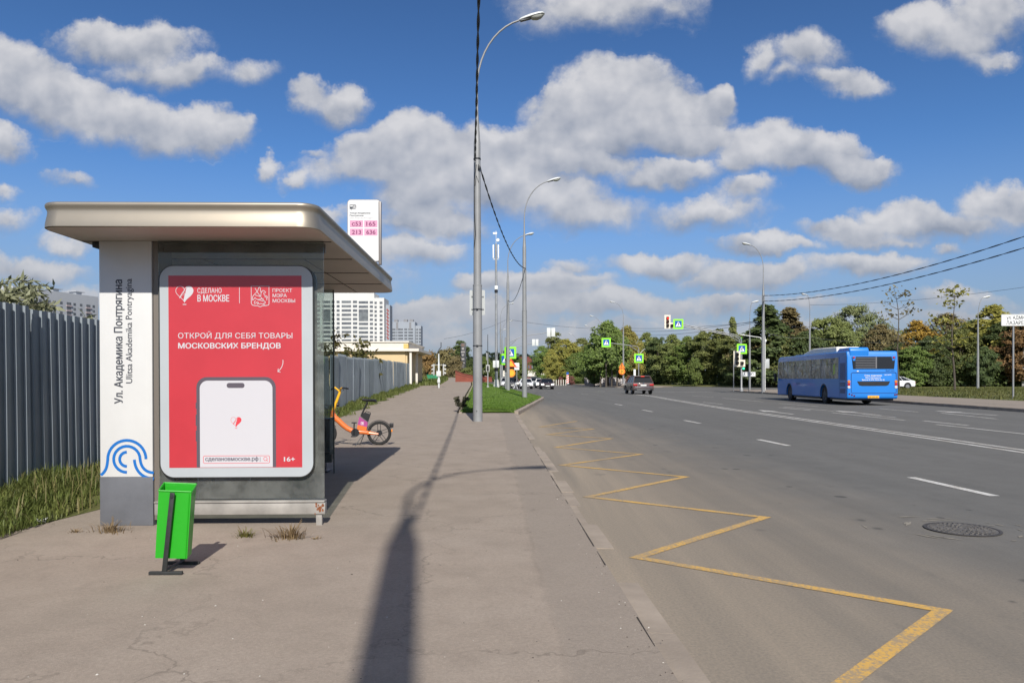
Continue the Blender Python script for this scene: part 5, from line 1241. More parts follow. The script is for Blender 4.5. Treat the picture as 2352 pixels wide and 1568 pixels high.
# grilles on the left rear flank
m = MB(); VENT = mat('vent_dark_blue', (.008, .03, .12), .5)
for (z0, z1, k_) in ((1.30, 2.18, 15), (.98, 1.18, 3), (.62, .86, 5)):
    for i in range(k_): z = z0+(z1-z0)*i/k_; m.box((-BW-.008, .25, z), (-BW+.01, .95, z+(z1-z0)/k_*.62))
m.build('side_grille', VENT, BUS, smooth=0)
m = MB(); m.box((-BW-.004, .14, 1.20), (-BW+.01, .16, 2.5)); m.box((-BW-.004, 1.04, .4), (-BW+.01, 1.055, 2.5)); m.build('panel_gap', VENT, BUS, smooth=0)
# rear face
m = MB(); m.prism([(rx(742), rz_(606)), (rx(1612), rz_(606)), (rx(1640), rz_(342)), (rx(715), rz_(342))], -.012, .03, 'Y'); rw = m.build('rear_window', mat('rear_window_dark', (.016, .018, .024), .08, spec=.6), BUS, smooth=0)
m = MB()
for i in range(7): z = rz_(372)+(rz_(590)-rz_(372))*i/6; m.box((rx(790), -.018, z-.012), (rx(1210), -.0125, z+.012))
m.box((rx(1215), -.018, rz_(600)), (rx(1245), -.0125, rz_(350))); m.build('rear_louvre', mat('louvre_grey', (.14, .14, .15), .5), rw, smooth=0)
m = MB(); m.ribbon(rrect(rx(702), rz_(1135), rx(1660), rz_(688), .07, 5), .028, -.004, closed=True); m.build('engine_hatch_seam', mat('seam_blue', (.006, .045, .20), .5), BUS, smooth=0, fix=False)
m = MB(); m.prism([(rx(825), rz_(880)), (rx(870), rz_(965)), (rx(930), rz_(980)), (rx(1440), rz_(978)), (rx(1490), rz_(960)), (rx(1528), rz_(880))], -.010, .01, 'Y'); m.build('hatch_grip', BLACK, BUS, smooth=0)
for x in (650, 1690):
    for (y, mt, nm) in ((885, LAMPA, 'indicator'), (943, LAMPR, 'tail_light'), (1005, LAMPW, 'reversing_light')):
        m = MB(); m.lathe([(.075, -.03), (.07, -.045), (.001, -.05)], 16, (rx(x) if x < 1000 else BW-.10, .02, rz_(y)), 'Y', cap=False); m.build(nm, mt, BUS)
for (x, y) in ((752, 362), (1600, 362)):
    m = MB(); m.lathe([(.055, -.02), (.05, -.032), (.001, -.036)], 14, (rx(x), -.012, rz_(y)), 'Y', cap=False); m.build('upper_light', LAMPR, BUS)
    m = MB(); m.prism([(rx(x-35), rz_(338)), (rx(x+40), rz_(338)), (rx(x+30), rz_(430)), (rx(x-20), rz_(430))] if x < 1000 else [(rx(x-45), rz_(338)), (rx(x+30), rz_(338)), (rx(x+20), rz_(430)), (rx(x-25), rz_(430))], -.0165, -.0122, 'Y'); m.build('light_patch', BLU, BUS, smooth=0)
for x, y in ((660, 1158), (714, 1176), (764, 1198), (1632, 1172), (1672, 1166)):
    m = MB(); m.lathe([(.045, -.012), (.04, -.02), (.001, -.022)], 12, (rx(x), .005, rz_(y)), 'Y', cap=False); m.build('reflector', mat('reflector_wine', (.12, .012, .03), .3), BUS)
m = MB(); m.box((rx(1050), -.02, rz_(1246)), (rx(1292), -.006, rz_(1190)), .004); pt_ = m.build('rear_plate', mat('plate_yellow', (.78, .40, .03), .45), BUS); 
text('ЕР 692 99', mat('plate_ink', (.12, .06, .01), .5), rx(1170), rz_(1236), .062, .42, -.0215, pt_, bold=.02, align='C')
text('Стань водителем', SIGNW, rx(1168), rz_(768), .072, .86, -.004, BUS, bold=.03, align='C'); text('Мосгортранса!', SIGNW, rx(1168), rz_(815), .066, .75, -.004, BUS, bold=.02, align='C')
text('Звони 8 495 950-42-41', SIGNW, rx(1165), rz_(862), .066, 1.12, -.004, BUS, bold=.02, align='C'); text('162299', SIGNW, rx(1478), rz_(750), .055, .35, -.004, BUS, bold=.01, align='C')
text('ЛиАЗ 5292', VENT, rx(1525), rz_(657), .05, .44, -.004, BUS, bold=.02, align='C')
text('162299', mat('faded_white', (.20, .32, .50), .5), 4.3, 1.02, .12, .7, 0, BUS, bold=.01, fr=lambda x, z, y: (-BW-.004, 12.2-x, z))
m = MB(); m.box((rx(818), -.006, rz_(668)), (rx(858), -.002, rz_(648)), M=None); m.build('hatch_decal', SIGNW, BUS, smooth=0)
# roof pods
m = MB(); m.prism([(.05, BH-.30), (.02, BH+.06), (.12, BH+.19), (1.45, BH+.19), (1.85, BH-.01), (1.8, BH-.3)], -BW+.13, rx(1085), 'X'); bevel(m.build('roof_hump', BLU, BUS, smooth=30), .06, 3, 35)
m = MB(); m.prism([(1.95, BH-.02), (2.0, BH+.30), (5.6, BH+.34), (7.2, BH+.10), (7.3, BH-.02)], -BW+.2, .15, 'X'); bevel(m.build('roof_pod', mat('pod_white', (.74, .72, .66), .5, var=.05), BUS, smooth=30), .06, 3, 30)
m = MB(); m.prism([(7.4, BH-.02), (7.45, BH+.08), (8.9, BH+.08), (9.1, BH-.02)], -BW+.3, BW-.3, 'X'); m.build('roof_hatch', mat('pod_grey', (.30, .31, .31), .5), BUS)
for y in (3.3, 9.3):
    for s in (-1, 1): wheel_at(BUS, s*(BW-.20), y, .475, .30, mat('hub_dark', (.07, .07, .075), .6), side=s)
    for s in (-1, 1):
        m = MB(); m.ribbon(arcp(y, .50, .56, -8, 188, 18), .05, 0, fr=lambda a, b, q: (s*(BW+.003), a, b)); m.build('wheel_arch', BLACK, BUS, smooth=0, fix=False)
m = MB(); m.box((-BW+.1, .3, .25), (BW-.1, 2.6, .42)); m.box((-BW+.08, 4.0, .22), (BW-.08, 8.6, .36)); m.box((-BW+.16, 2.6, .3), (BW-.16, 4.0, .9)); m.box((-BW+.16, 8.6, .3), (BW-.16, 10.0, .9)); m.build('underbody', BLACK, BUS, smooth=0)
for s in (-1, 1):
    m = MB(); m.tube([(s*BW, 11.6, 2.1), (s*(BW+.22), 11.72, 2.05), (s*(BW+.26), 11.70, 1.75)], .02, 6); m.box((s*(BW+.16)-.09, 11.6, 1.22), (s*(BW+.16)+.09, 11.72, 1.72), .03); m.build('mirror', BLACK, BUS)
m = MB(); m.box((-1.1, 11.56, 1.15), (1.1, 11.77, 2.4), .05); m.build('windscreen', CARGL, BUS)
# ---------------------------------------------------------------- person crossing the far road
def person(loc, label, rz, top, trousers, group=None):
    t = thing('person', label, 'person', loc, rz, group)
    V = [(0, 0, .95), (0, .01, 1.12), (0, .02, 1.32), (0, .02, 1.46), (0, .03, 1.53), (0, .035, 1.62), (0, .04, 1.72),
         (-.09, 0, .90), (-.10, .18, .50), (-.10, .30, .09), (-.10, .42, .05), (.09, 0, .90), (.10, -.06, .50), (.10, -.30, .12), (.10, -.20, .04),
         (-.18, .02, 1.42), (-.23, -.10, 1.16), (-.23, -.02, .94), (-.23, .02, .86), (.18, .02, 1.42), (.24, .10, 1.17), (.23, .26, 1.0), (.23, .31, .94)]
    E = [(0, 1), (1, 2), (2, 3), (3, 4), (4, 5), (5, 6), (0, 7), (7, 8), (8, 9), (9, 10), (0, 11), (11, 12), (12, 13), (13, 14), (3, 15), (15, 16), (16, 17), (17, 18), (3, 19), (19, 20), (20, 21), (21, 22)]
    Rr = [.14, .13, .15, .11, .055, .10, .085, .10, .07, .05, .04, .10, .07, .05, .04, .065, .05, .04, .035, .065, .05, .04, .035]
    me = bpy.data.meshes.new('body'); me.from_pydata(V, E, []); o = bpy.data.objects.new('body', me); C.objects.link(o); o.parent = t
    sm = o.modifiers.new('skin', 'SKIN')
    for i, r in enumerate(Rr): me.skin_vertices[0].data[i].radius = (r, r*.85)
    me.skin_vertices[0].data[0].use_root = True; o.modifiers.new('sub', 'SUBSURF').levels = 1
    mm = bpy.data.materials.new('clothes'); mm.use_nodes = True; n = NT(mm.node_tree); tx = n.node('ShaderNodeTexCoord'); z = n.sep(tx.outputs['Object'])[2]; x = n.sep(tx.outputs['Object'])[0]
    c1 = n.mix(n.math('GREATER_THAN', z, .92), (*trousers, 1), (*top, 1)); c1 = n.mix(n.math('GREATER_THAN', z, 1.50), c1, (.42, .25, .18, 1)); c1 = n.mix(n.math('LESS_THAN', z, .10), c1, (.03, .03, .03, 1)); n.put(n.n['Principled BSDF'].inputs['Base Color'], c1); n.n['Principled BSDF'].inputs['Roughness'].default_value = .8
    me.materials.append(mm)
    m = MB(); rows = []
    for k in range(5):
        a = R(10+20*k); rows.append([(.105*math.cos(a)*math.cos(b), .03+.11*math.cos(a)*math.sin(b), 1.665+.105*math.sin(a)) for b in [2*math.pi*i/12 for i in range(12)]])
    m.grid(rows, closed=True); m.build('hair', mat('dark_hair', (.03, .022, .018), .7), t)
    return t
p = at(1184, 893, 97); person((p.x, 97, 0), 'person in a dark jacket and white trousers crossing by the third lamp pole', R(-75), (.04, .035, .045), (.62, .62, .64))

# ================================================================ buildings and far things
WALLW = mat('block_white', (.62, .62, .60), .8, var=.05, vs=.05); WALLG = mat('block_grey', (.30, .33, .37), .8, var=.06, vs=.05); WING = mat('block_window', (.075, .085, .10), .25, col2=(.18, .19, .2), vs=.5); LOGG = mat('loggia_glass', (.22, .24, .25), .3, col2=(.10, .11, .12), vs=.4)
def block(name, label, px0, px1, ytop, Y, rz=0., cols=(), rows_=(9, 9.85), first=195, mat_w=WALLW, depth=18, step=None, extra_top=None):
    a, b = at(px0, ytop, Y), at(px1, ytop, Y); t = thing(name, label, 'apartment block', (a.x, Y, -.1), rz); W_b = b.x-a.x; H = a.z+.1
    m = MB()
    if step: m.box((0, 0, 0), (W_b*step[0], depth, H)); m.box((W_b*step[0], .4, 0), (W_b, depth, H-step[1]))
    else: m.box((0, 0, 0), (W_b, depth, H))
    m.build('wall', mat_w, t, smooth=0)
    return t, W_b, H
# white block behind the cream house
k = 480/F; T1, W1, H1 = block('apartment_block', 'tall white apartment block rising behind the cream house under the shelter roof', 640, 882, 673, 480, step=(.907, 3.2))
zx_ = lambda x: (723.7+x*.1538-640)*k; zy_ = lambda y: H1-(663.4+y*.1538-673)*k
cols = [(30, 70, 0), (108, 228, 1), (245, 290, 0), (320, 365, 0), (395, 537, 1), (563, 627, 0), (650, 790, 1), (815, 862, 0), (885, 918, 0), (960, 1003, 0)]
rgo = random.Random(4)
for r in range(9):
    for (a, b, lg) in cols:
        y0 = 178+64*r+(8 if a > 600 else 0)+(6 if a > 870 else 0); fy = 0 if a < 870 else .4
        m = MB(); m.box((zx_(a), fy-.06, zy_(y0+36)), (zx_(b), fy+.05, zy_(y0)))
        w_ = m.build('window', LOGG if lg and rgo.random() < .35 else WING, T1, smooth=0)
m = MB()
for r in range(9, 16):
    for (a, b, lg) in cols: y0 = 178+64*r; m.box((zx_(a), (0 if a < 870 else .4)-.06, zy_(y0+36)), (zx_(b), (0 if a < 870 else .4)+.05, zy_(y0)))
for r in range(16):
    for a in range(-480, 20, 75): y0 = 178+64*r; m.box((zx_(a), -.06, zy_(y0+36)), (zx_(a+48), .05, zy_(y0)))
stuff(m.build('window_rows', WING, T1, smooth=0))
for (a, b, r0_, r1_) in ((108, 228, 2, 4), (650, 790, 2, 4)): m = MB(); m.box((zx_(a), -.03, zy_(178+64*r1_+50)), (zx_(b), .04, zy_(178+64*r0_))); m.build('glazed_loggia', LOGG, T1, smooth=0)
for (a, b) in ((300, 545), (-200, 20)): m = MB(); m.box((zx_(a), 4, H1), (zx_(b), 12, H1+1.6)); m.build('roof_house', WALLW, T1, smooth=0)
m = MB(); m.box((zx_(1030), 6, 0), (zx_(1092), 16, zy_(228))); m.build('side_wing', WALLG, T1, smooth=0)
m = MB()
for r in range(9):
    for j in range(3): m.poly([(zx_(1036+8*j), 5.9, zy_(295+52*r+14*j)), (zx_(1060+10*j), 5.9, zy_(285+52*r+14*j)), (zx_(1062+10*j), 5.9, zy_(298+52*r+14*j)), (zx_(1040+8*j), 5.9, zy_(306+52*r+14*j))])
m.build('red_pattern', mat('brick_red_print', (.32, .06, .05), .8), T1, smooth=0)
# grey block
k2 = 700/F; T2_, W2, H2 = block('apartment_block', 'blue grey apartment block right of the white one', 893, 953, 739, 700, mat_w=WALLG)
m = MB(); m.box((W2, 3, 0), ((966-893)*k2, 16, H2-3.4)); m.build('wing', WALLG, T2_, smooth=0)
for r in range(9):
    for (a, b) in ((1105, 1125), (1130, 1200), (1213, 1228), (1240, 1312), (1332, 1375), (1392, 1462), (1482, 1496), (1505, 1528), (1545, 1575)):
        y0 = 592+46*r; m = MB(); f_ = 2.95 if a > 1475 else 0; m.box(((723.7+a*.1538-893)*k2, f_-.1, H2-(663.4+(y0+24)*.1538-739)*k2), ((723.7+b*.1538-893)*k2, f_+.05, H2-(663.4+y0*.1538-739)*k2)); m.build('window', WING, T2_, smooth=0)
for x in (.18, .55, .78): m = MB(); m.box((W2*x, 3, H2), (W2*x+3.5, 8, H2+2.4)); m.build('roof_house', mat('block_roof', (.22, .22, .23), .8), T2_, smooth=0)
for x in (.28, .78): m = MB(); m.box((W2*x, -.12, H2-7.5), (W2*(x+.08), .04, H2-.4)); m.build('facade_panel', mat('block_roof', (0, 0, 0)), T2_, smooth=0)
# long pale block behind the fence on the left
a_, b_ = at(30, 656, 400), at(226, 676, 455); T3_ = thing('apartment_block', 'long pale apartment block behind the fence and leafy branches on the left', 'apartment block', (a_.x, a_.y, 0), math.atan2(b_.y-a_.y, b_.x-a_.x)); W3 = (b_.xy-a_.xy).length; H3 = a_.z
PALE = mat('block_pale', (.42, .44, .47), .8, var=.06, vs=.05)
m = MB(); m.box((0, 0, 0), (W3, 18, H3)); m.build('wall', PALE, T3_, smooth=0)
for r in range(7):
    for c_ in range(12):
        x = W3*(.03+.081*c_); z = H3-5.5-2.85*r; m = MB(); m.box((x, -.08, z-1.5), (x+W3*(.052 if c_ % 3 == 1 else .03), .05, z)); m.build('window', WING, T3_, smooth=0)
for r in range(7):
    for c_ in (1, 4, 7, 10): m = MB(); x = W3*(.03+.081*c_); z = H3-5.5-2.85*r; m.box((x-.4, -.5, z-2.5), (x+W3*.052+.4, -.09, z-1.55)); m.build('balcony', mat('balcony_pink', (.40, .34, .35), .8), T3_, smooth=0)
for x in (.25, .5, .78): m = MB(); m.box((W3*x, 4, H3), (W3*x+4, 9, H3+1.9)); m.box((W3*x-1, 3, H3+1.901), (W3*x+6, 10, H3+2.2)); m.build('roof_house', PALE, T3_, smooth=0)
# white block beyond the wood
a_ = at(1826, 752, 520); T4_ = thing('apartment_block', 'white stepped building just above the trees left of the bus lamp', 'apartment block', (a_.x, 520, 0)); k4 = 520/F
m = MB(); m.box((0, 0, 0), (16*k4, 14, a_.z)); m.box((16*k4, 1, 0), (60*k4, 14, a_.z-3.6)); m.box((6*k4, 2, a_.z), (14*k4, 8, a_.z+2.4)); m.build('wall', mat('bright_white', (.70, .70, .68), .8), T4_, smooth=0)
m = MB()
for r in range(4):
    for c_ in range(9): m.box((1.5+1.9*c_, -.1 if c_ < 2 else .9, a_.z-6-2.9*r), (2.4+1.9*c_, .05 if c_ < 2 else 1.05, a_.z-4.6-2.9*r))
stuff(m.build('window_rows', WING, T4_, smooth=0))
# cream house behind the end of the fence
CRM = mat('cream_render', (.62, .47, .27), .85, var=.05, vs=.6); CRW = mat('parapet_white', (.68, .63, .56), .7, var=.05, vs=.6)
Yc = 70.; c0 = at(640, 870, Yc); c1 = at(938, 783, Yc); CH = thing('cream_house', 'low cream house with a white parapet behind the end of the fence', 'house', (c1.x, Yc, .5)); zc = lambda y: CAMZ+(870-y)/F*Yc-.5
xl = c0.x-c1.x
m = MB(); m.box((xl, 0, -.5), (-.3, 12, zc(806))); m.build('wall', CRM, CH, smooth=0)
m = MB(); m.box((xl-.2, -.25, zc(802)), (0, 12.2, zc(786))); m.box((xl-.3, -.35, zc(786)), (.1, 12.3, zc(783))); m.box((xl-.3, -.42, zc(806)), (.1, 12.4, zc(802))); m.build('parapet', CRW, CH, smooth=0)
m = MB(); m.box((-.42, -.30, zc(799.5)), (.02, .4, zc(789))); m.build('corner_block', mat('corner_yellow', (.66, .46, .16), .8), CH, smooth=0)
m = MB(); m.box((0.02, -.2, zc(806)), (1.0, 11, zc(800))); m.build('canopy', CRW, CH, smooth=0)
for y in (.0, 2.5):
    m = MB(); m.box((.10+.25*(y > 0), y, -.5), (.30+.25*(y > 0), y+.3, zc(806))); m.build('column', CRW, CH, smooth=0)
m = MB(); m.box((-.29, .1, -.5), (-.12, 11.8, zc(807))); m.build('shaded_return', CRM, CH, smooth=0)
# red brick wall
BRK = mat('red_brick', (.21, .055, .035), .85, var=.2, vs=1.2, bump=.3)
WL = thing('brick_wall', 'low sloping red brick wall at the far end of the pavement', 'wall', (at(1046, 886, 88).x, 88, hL(88)-.2)); kk = 88/F
m = MB(); m.prism([(0, 0), ((1130-1046)*kk, .2), ((1130-1046)*kk, (890-876)*kk), ((1085-1046)*kk, (890-872)*kk), ((1062-1046)*kk, (890-867)*kk), (0, (890-860.5)*kk)], 0, .5, 'Y'); m.build('wall', BRK, WL, smooth=0)
m = MB(); m.ribbon([(-.04, (890-860)*kk), ((1062-1046)*kk, (890-866.6)*kk), ((1085-1046)*kk, (890-871.6)*kk), ((1130-1046)*kk, (890-875.6)*kk)], .10, -.04); m.ribbon([(0, (890-868)*kk), ((1085-1046)*kk, (890-877)*kk), ((1130-1046)*kk, (890-879)*kk)], .07, -.01); m.build('coping', mat('brick_dark', (.12, .035, .025), .85), WL, smooth=0)
# price totem
PY = 260.; p0 = at(1058, 850, PY); TT = thing('price_totem', 'tall dark advertising totem with pale rows of writing beside the poplar', 'sign', (p0.x, PY, 0)); kt = PY/F
m = MB(); m.box((0, 0, 0), (12.4*kt, .9, CAMZ+(870-787)*kt), .05); m.build('slab', mat('totem_black', (.03, .032, .036), .4), TT)
m = MB(); z0 = CAMZ+(870-787)*kt
for (y0, y1, w_) in ((797.5, 802.5, .45), (806, 809.5, .85), (812.5, 815.5, .5), (816, 817.5, .35), (822, 826, .62), (831.5, 834, .8), (837, 838, .55), (841, 842, .6), (845.5, 846.5, .6)): m.box((5.2*kt*(1-w_), -.05, CAMZ+(870-y1)*kt), (5.2*kt*(1+w_), -.01, CAMZ+(870-y0)*kt))
m.build('pale_rows', mat('totem_print', (.30, .28, .27), .5), TT, smooth=0); m = MB(); m.box((1.6*kt, -.05, CAMZ+(870-795)*kt), (8.6*kt, -.01, CAMZ+(870-789)*kt)); m.build('brown_panel', mat('totem_brown', (.16, .10, .08), .5), TT, smooth=0)
# overpass, brick halls and graffiti wall
OV = thing('overpass', 'long white fronted overpass crossing the far end of the road', 'bridge', (at(1085, 860, 420).x, 420, 0)); ko = 420/F
m = MB(); m.box((0, 0, (870-864)*ko+CAMZ), ((1290-1085)*ko, 9, (870-850.5)*ko+CAMZ)); m.build('parapet', mat('overpass_white', (.70, .66, .58), .8, var=.06, vs=.1), OV, smooth=0)
m = MB(); m.box((0, .5, (870-866)*ko+CAMZ), ((1290-1085)*ko, 9, (870-864)*ko+CAMZ)); m.build('deck_edge', mat('deck_grey', (.2, .2, .2), .8), OV, smooth=0)
for x in (1, 17, 34, 49):
    m = MB(); m.box((x, 2, -1), (x+1.2, 7, (870-866)*ko+CAMZ)); m.build('pier', mat('pier_grey', (.3, .3, .29), .8), OV, smooth=0)
BH_ = thing('brick_hall', 'dark red brick hall beyond the overpass', 'building', (at(1186, 850, 470).x, 470, 0)); kb_ = 470/F
m = MB(); m.box((0, 0, 0), (36*kb_, 14, CAMZ+(870-823)*kb_)); m.box((4*kb_, 1, 0), (30*kb_, 12, CAMZ+(870-819)*kb_)); m.build('wall', mat('hall_brick', (.17, .05, .04), .85, var=.1, vs=.3), BH_, smooth=0)
m = MB(); [m.box((3+2.2*i, -.1, 8), (4.1+2.2*i, .05, 10)) for i in range(4)]; m.build('window_rows', WING, BH_, smooth=0)
GW = thing('graffiti_wall', 'low white and grey painted wall behind the trunks of the maples', 'wall', (at(1355, 885, 141).x-1.0, 141, .1)); kg = 141/F
m = MB(); m.box((0, 0, 0), ((1476-1366)*kg, .3, (886-867)*kg)); m.build('wall', mat('wall_greige', (.30, .27, .25), .85, var=.1, vs=.5), GW, smooth=0)
m = MB(); rgo = random.Random(9)
for i in range(15):
    x = .5+i*.58; z = .3; m.ribbon(bez((x, z), (x+rgo.uniform(-.3, .5), z+.4), (x+rgo.uniform(-.3, .5), z+.8), (x+rgo.uniform(.0, .3), z+1.05), 6), .12, -.01-.001*i)
m.build('paint_strokes', mat('graffiti_pale', (.55, .55, .57), .7), GW, smooth=0, fix=False)
GB = thing('skip', 'green skip standing on the grass left of the brick wall', 'skip', (at(984, 886, 96).x, 96, 1.0)); m = MB(); m.prism([(0, 0), (1.3, 0), (1.5, .95), (-.2, .95)], 0, 1., 'Y'); m.box((-.24, -.05, .90), (1.54, 1.05, .98)); m.build('body', mat('skip_green', (.02, .22, .10), .6, var=.1), GB, smooth=0)
m = MB(); [m.box((x, -.03, .05), (x+.05, -.001, .88)) for x in (.2, .65, 1.1)]; m.build('rib', mat('skip_green_dark', (.015, .14, .07), .6), GB, smooth=0)
# dark wooded ridge on the skyline
rid = MB(); rgo = random.Random(13); pts = []
def ridge(px0, px1, ytop, Y, amp, name):
    n_ = int((px1-px0)/1.6); vs = []; fs = []; kY = Y/F
    Vv, Ff = [], []
    for i in range(n_*26):
        px = rgo.uniform(px0, px1); h = CAMZ+(870-ytop)*kY*(1+.10*math.sin(px*.045)+.06*math.sin(px*.13+1)+.03*math.sin(px*.4)); z = h*(1-rgo.random()**1.6*.95); s = rgo.uniform(.6, 1.5)*kY*2.2
        c_ = np.array(((px-1176)*kY, Y+rgo.uniform(0, 40), z)); a, b = rng.normal(size=3), rng.normal(size=3); a /= np.linalg.norm(a); b -= a*(a@b); b /= np.linalg.norm(b)
        o = len(Vv); Vv += [c_+a*s, c_+b*s, c_-a*s, c_-b*s]; Ff.append([o, o+1, o+2, o+3])
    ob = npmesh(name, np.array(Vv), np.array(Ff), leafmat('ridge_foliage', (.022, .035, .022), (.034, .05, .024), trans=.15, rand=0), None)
    bk = MB(); bk.grid([[((px0+(px1-px0)*i/40-1176)*kY, Y+25, z) for i in range(41)] for z in (-2, CAMZ+(870-ytop)*kY*.86)]); bo = bk.build('wood_shade_sheet', mat('wood_shade', (.018, .025, .014), .95), ob, smooth=0)  # upright dark sheet behind the leaves, painted as the wood's shade
    return ob
stuff(ridge(880, 1300, 812, 760, .1, 'far_wood'), 'dark wooded ridge along the skyline behind the road', 'wood')

# ================================================================ vegetation
def crown(seed, H, Rw, zb, nl, leaf, nleaf, shape='round', lump=.28, gap=.0):
    """leaf quads spread over the skins of many small lumps that fill the crown"""
    g = np.random.default_rng(seed); cs = []
    while len(cs) < nl:
        u = g.uniform(-1, 1, 3); t = (u[2]+1)/2
        if shape == 'round': rad = math.sqrt(max(0, 1-(2*t-1)**2))*.92+.08
        elif shape == 'cone': rad = (1-t)**.8*.95+.05
        elif shape == 'egg': rad = max(.0, math.sin(math.pi*min(1, (t*.92+.06))**.75))**.8
        elif shape == 'column': rad = max(0, math.sin(math.pi*min(1, t*.94+.04)))**.45
        else: rad = 1-.6*t
        if u[0]**2+u[1]**2 > 1: continue
        if u[0]**2+u[1]**2 < g.uniform(0, .55) and g.random() < .6: continue
        wob = 1+.22*math.sin(3*math.atan2(u[1], u[0])+seed)+.15*math.sin(7*t+seed)
        cs.append((u[0]*rad*Rw*wob, u[1]*rad*Rw*wob, zb+(H-zb)*t, lump*Rw*g.uniform(.55, 1.25)*(.55+.45*rad)))
    cs = np.array(cs); idx = g.integers(0, nl, nleaf); d = g.normal(size=(nleaf, 3)); d /= np.linalg.norm(d, axis=1)[:, None]; d[:, 2] = np.where((d[:, 2] < -.35), -d[:, 2], d[:, 2])
    rr = cs[idx, 3]*np.where(g.random(nleaf) < .62, g.uniform(.6, 1.08, nleaf), g.uniform(.9, 1.7, nleaf)); p = cs[idx, :3]+d*rr[:, None]*np.array([1, 1, .8])
    co_ = p-np.array([0, 0, (zb+H)/2]); co_ /= np.linalg.norm(co_, axis=1)[:, None]+1e-6
    n = d*.45+co_*.35+np.array([.05, -.75, .55])+g.normal(size=(nleaf, 3))*.42; n /= np.linalg.norm(n, axis=1)[:, None]
    a = np.cross(n, g.normal(size=(nleaf, 3))); a /= np.linalg.norm(a, axis=1)[:, None]; b = np.cross(n, a); s = leaf*g.uniform(.5, 1.3, nleaf)[:, None]
    b = b*.62; v = np.stack([p-a*s, p-b*s+a*s*.1, p+a*s, p+b*s+a*s*.1], 1).reshape(-1, 3); f = np.arange(nleaf*4).reshape(-1, 4)
    return v, f, cs
def trunk_mb(seed, H, r, cs, nb=9, split=.35, lean=0.):
    g = random.Random(seed); m = MB(); top = H*.86; pts = []
    for i in range(8): t = i/7; pts.append((lean*t+.12*math.sin(3*t+seed)*t, .1*math.sin(4*t+seed*2)*t, -.15+(top+.15)*t))
    m.tube(pts, [r*(1.25 if i == 0 else 1)*(1-.85*i/7) for i in range(8)], 8)
    for k in range(min(nb, len(cs))):
        c_ = cs[g.randrange(len(cs))]; t = max(.12, min(.8, c_[2]/top*g.uniform(.45, .75))); i = int(t*7); p0 = Vector(pts[i]).lerp(Vector(pts[min(7, i+1)]), t*7-i); p1 = Vector(c_[:3]); md = p0.lerp(p1, .5)+Vector((0, 0, .06*H*g.uniform(0, 1)))
        m.tube([p0, md, p1], [r*.45*(1-t*.6), r*.28*(1-t*.6), r*.08], 5)
    return m
BARK = mat('bark', (.085, .07, .055), .9, var=.3, vs=6, bump=.5, bs=25); BIRCH = mat('birch_bark', (.42, .41, .38), .85, var=.3, vs=5)
LM = {'green': leafmat('leaf_green', (0.121, 0.178, 0.044), (0.178, 0.230, 0.057)), 'dark': leafmat('leaf_dark', (0.076, 0.115, 0.041), (0.121, 0.155, 0.053)), 'olive': leafmat('leaf_olive', (0.144, 0.172, 0.055), (0.213, 0.230, 0.071)),
      'yellow': leafmat('leaf_yellow', (0.230, 0.236, 0.052), (0.345, 0.305, 0.069)), 'orange': leafmat('leaf_orange', (0.345, 0.218, 0.052), (0.437, 0.276, 0.063)), 'rust': leafmat('leaf_rust', (0.230, 0.149, 0.063), (0.310, 0.190, 0.069)),
      'brown': leafmat('leaf_brown', (0.172, 0.144, 0.069), (0.236, 0.190, 0.081)), 'willow': leafmat('leaf_willow', (0.172, 0.201, 0.092), (0.241, 0.259, 0.115)), 'red': leafmat('leaf_red', (0.218, 0.098, 0.081), (0.276, 0.132, 0.092))}
PROTO = {}
def proto(kind):
    """crown + trunk meshes about 10 m tall, made once per kind"""
    if kind in PROTO: return PROTO[kind]
    K = {'birch': (10, 2.9, .9, 120, .165, 15000, 'egg', .24), 'broad': (10, 3.6, .7, 120, .19, 14500, 'round', .23), 'spruce': (10, 2.7, .5, 120, .18, 14000, 'cone', .23), 'willow': (10, 4.8, .5, 170, .18, 20000, 'round', .20),
         'maple': (10, 4.2, 1.5, 140, .21, 17000, 'egg', .22), 'poplar': (10, 1.5, .8, 60, .2, 7000, 'column', .46), 'bush': (10, 6.0, .2, 46, .50, 4800, 'round', .30), 'shaggy': (10, 3.3, .2, 130, .18, 16000, 'column', .25), 'tangle': (10, 4.6, .2, 60, .42, 4200, 'round', .32)}[kind]
    v, f, cs = crown(hash_(kind), *K[:3], *K[3:6], shape=K[6], lump=K[7]); PROTO[kind] = (v, f, cs, trunk_mb(hash_(kind), 10, .16 if kind != 'maple' else .22, cs, 12)); return PROTO[kind]
def hash_(s): return sum(ord(c) for c in s)
MESH = {}
def tree(kind, hue, loc, H, label, wide=1., rz=None, group=None, name='tree', bark=None, cat='tree'):
    t = thing(name, label, cat, loc, random.uniform(-.75, .75) if rz is None else rz, group); v, f, cs, tm = proto(kind); s = H/10
    key = (kind, hue)
    if key not in MESH:
        a = npmesh('crown', v, f, LM[hue]); b = tm.build('trunk', bark or BARK); MESH[key] = (a.data, b.data); bpy.data.objects.remove(a); bpy.data.objects.remove(b)
    for nm, me in zip(('crown', 'trunk'), MESH[key]):
        o = bpy.data.objects.new(nm, me); C.objects.link(o); o.parent = t; o.scale = (s*wide, s*wide, s) if nm == 'crown' else (s*wide**.7, s*wide**.7, s)
    return t
def tr(px, ytop, Y, kind, hue, label, wide=1., z=.2, group='trees of the roadside wood', **k):
    p = at(px, ytop, Y); return tree(kind, hue, (p.x, Y, z), p.z-z, label, wide, group=group, **k)
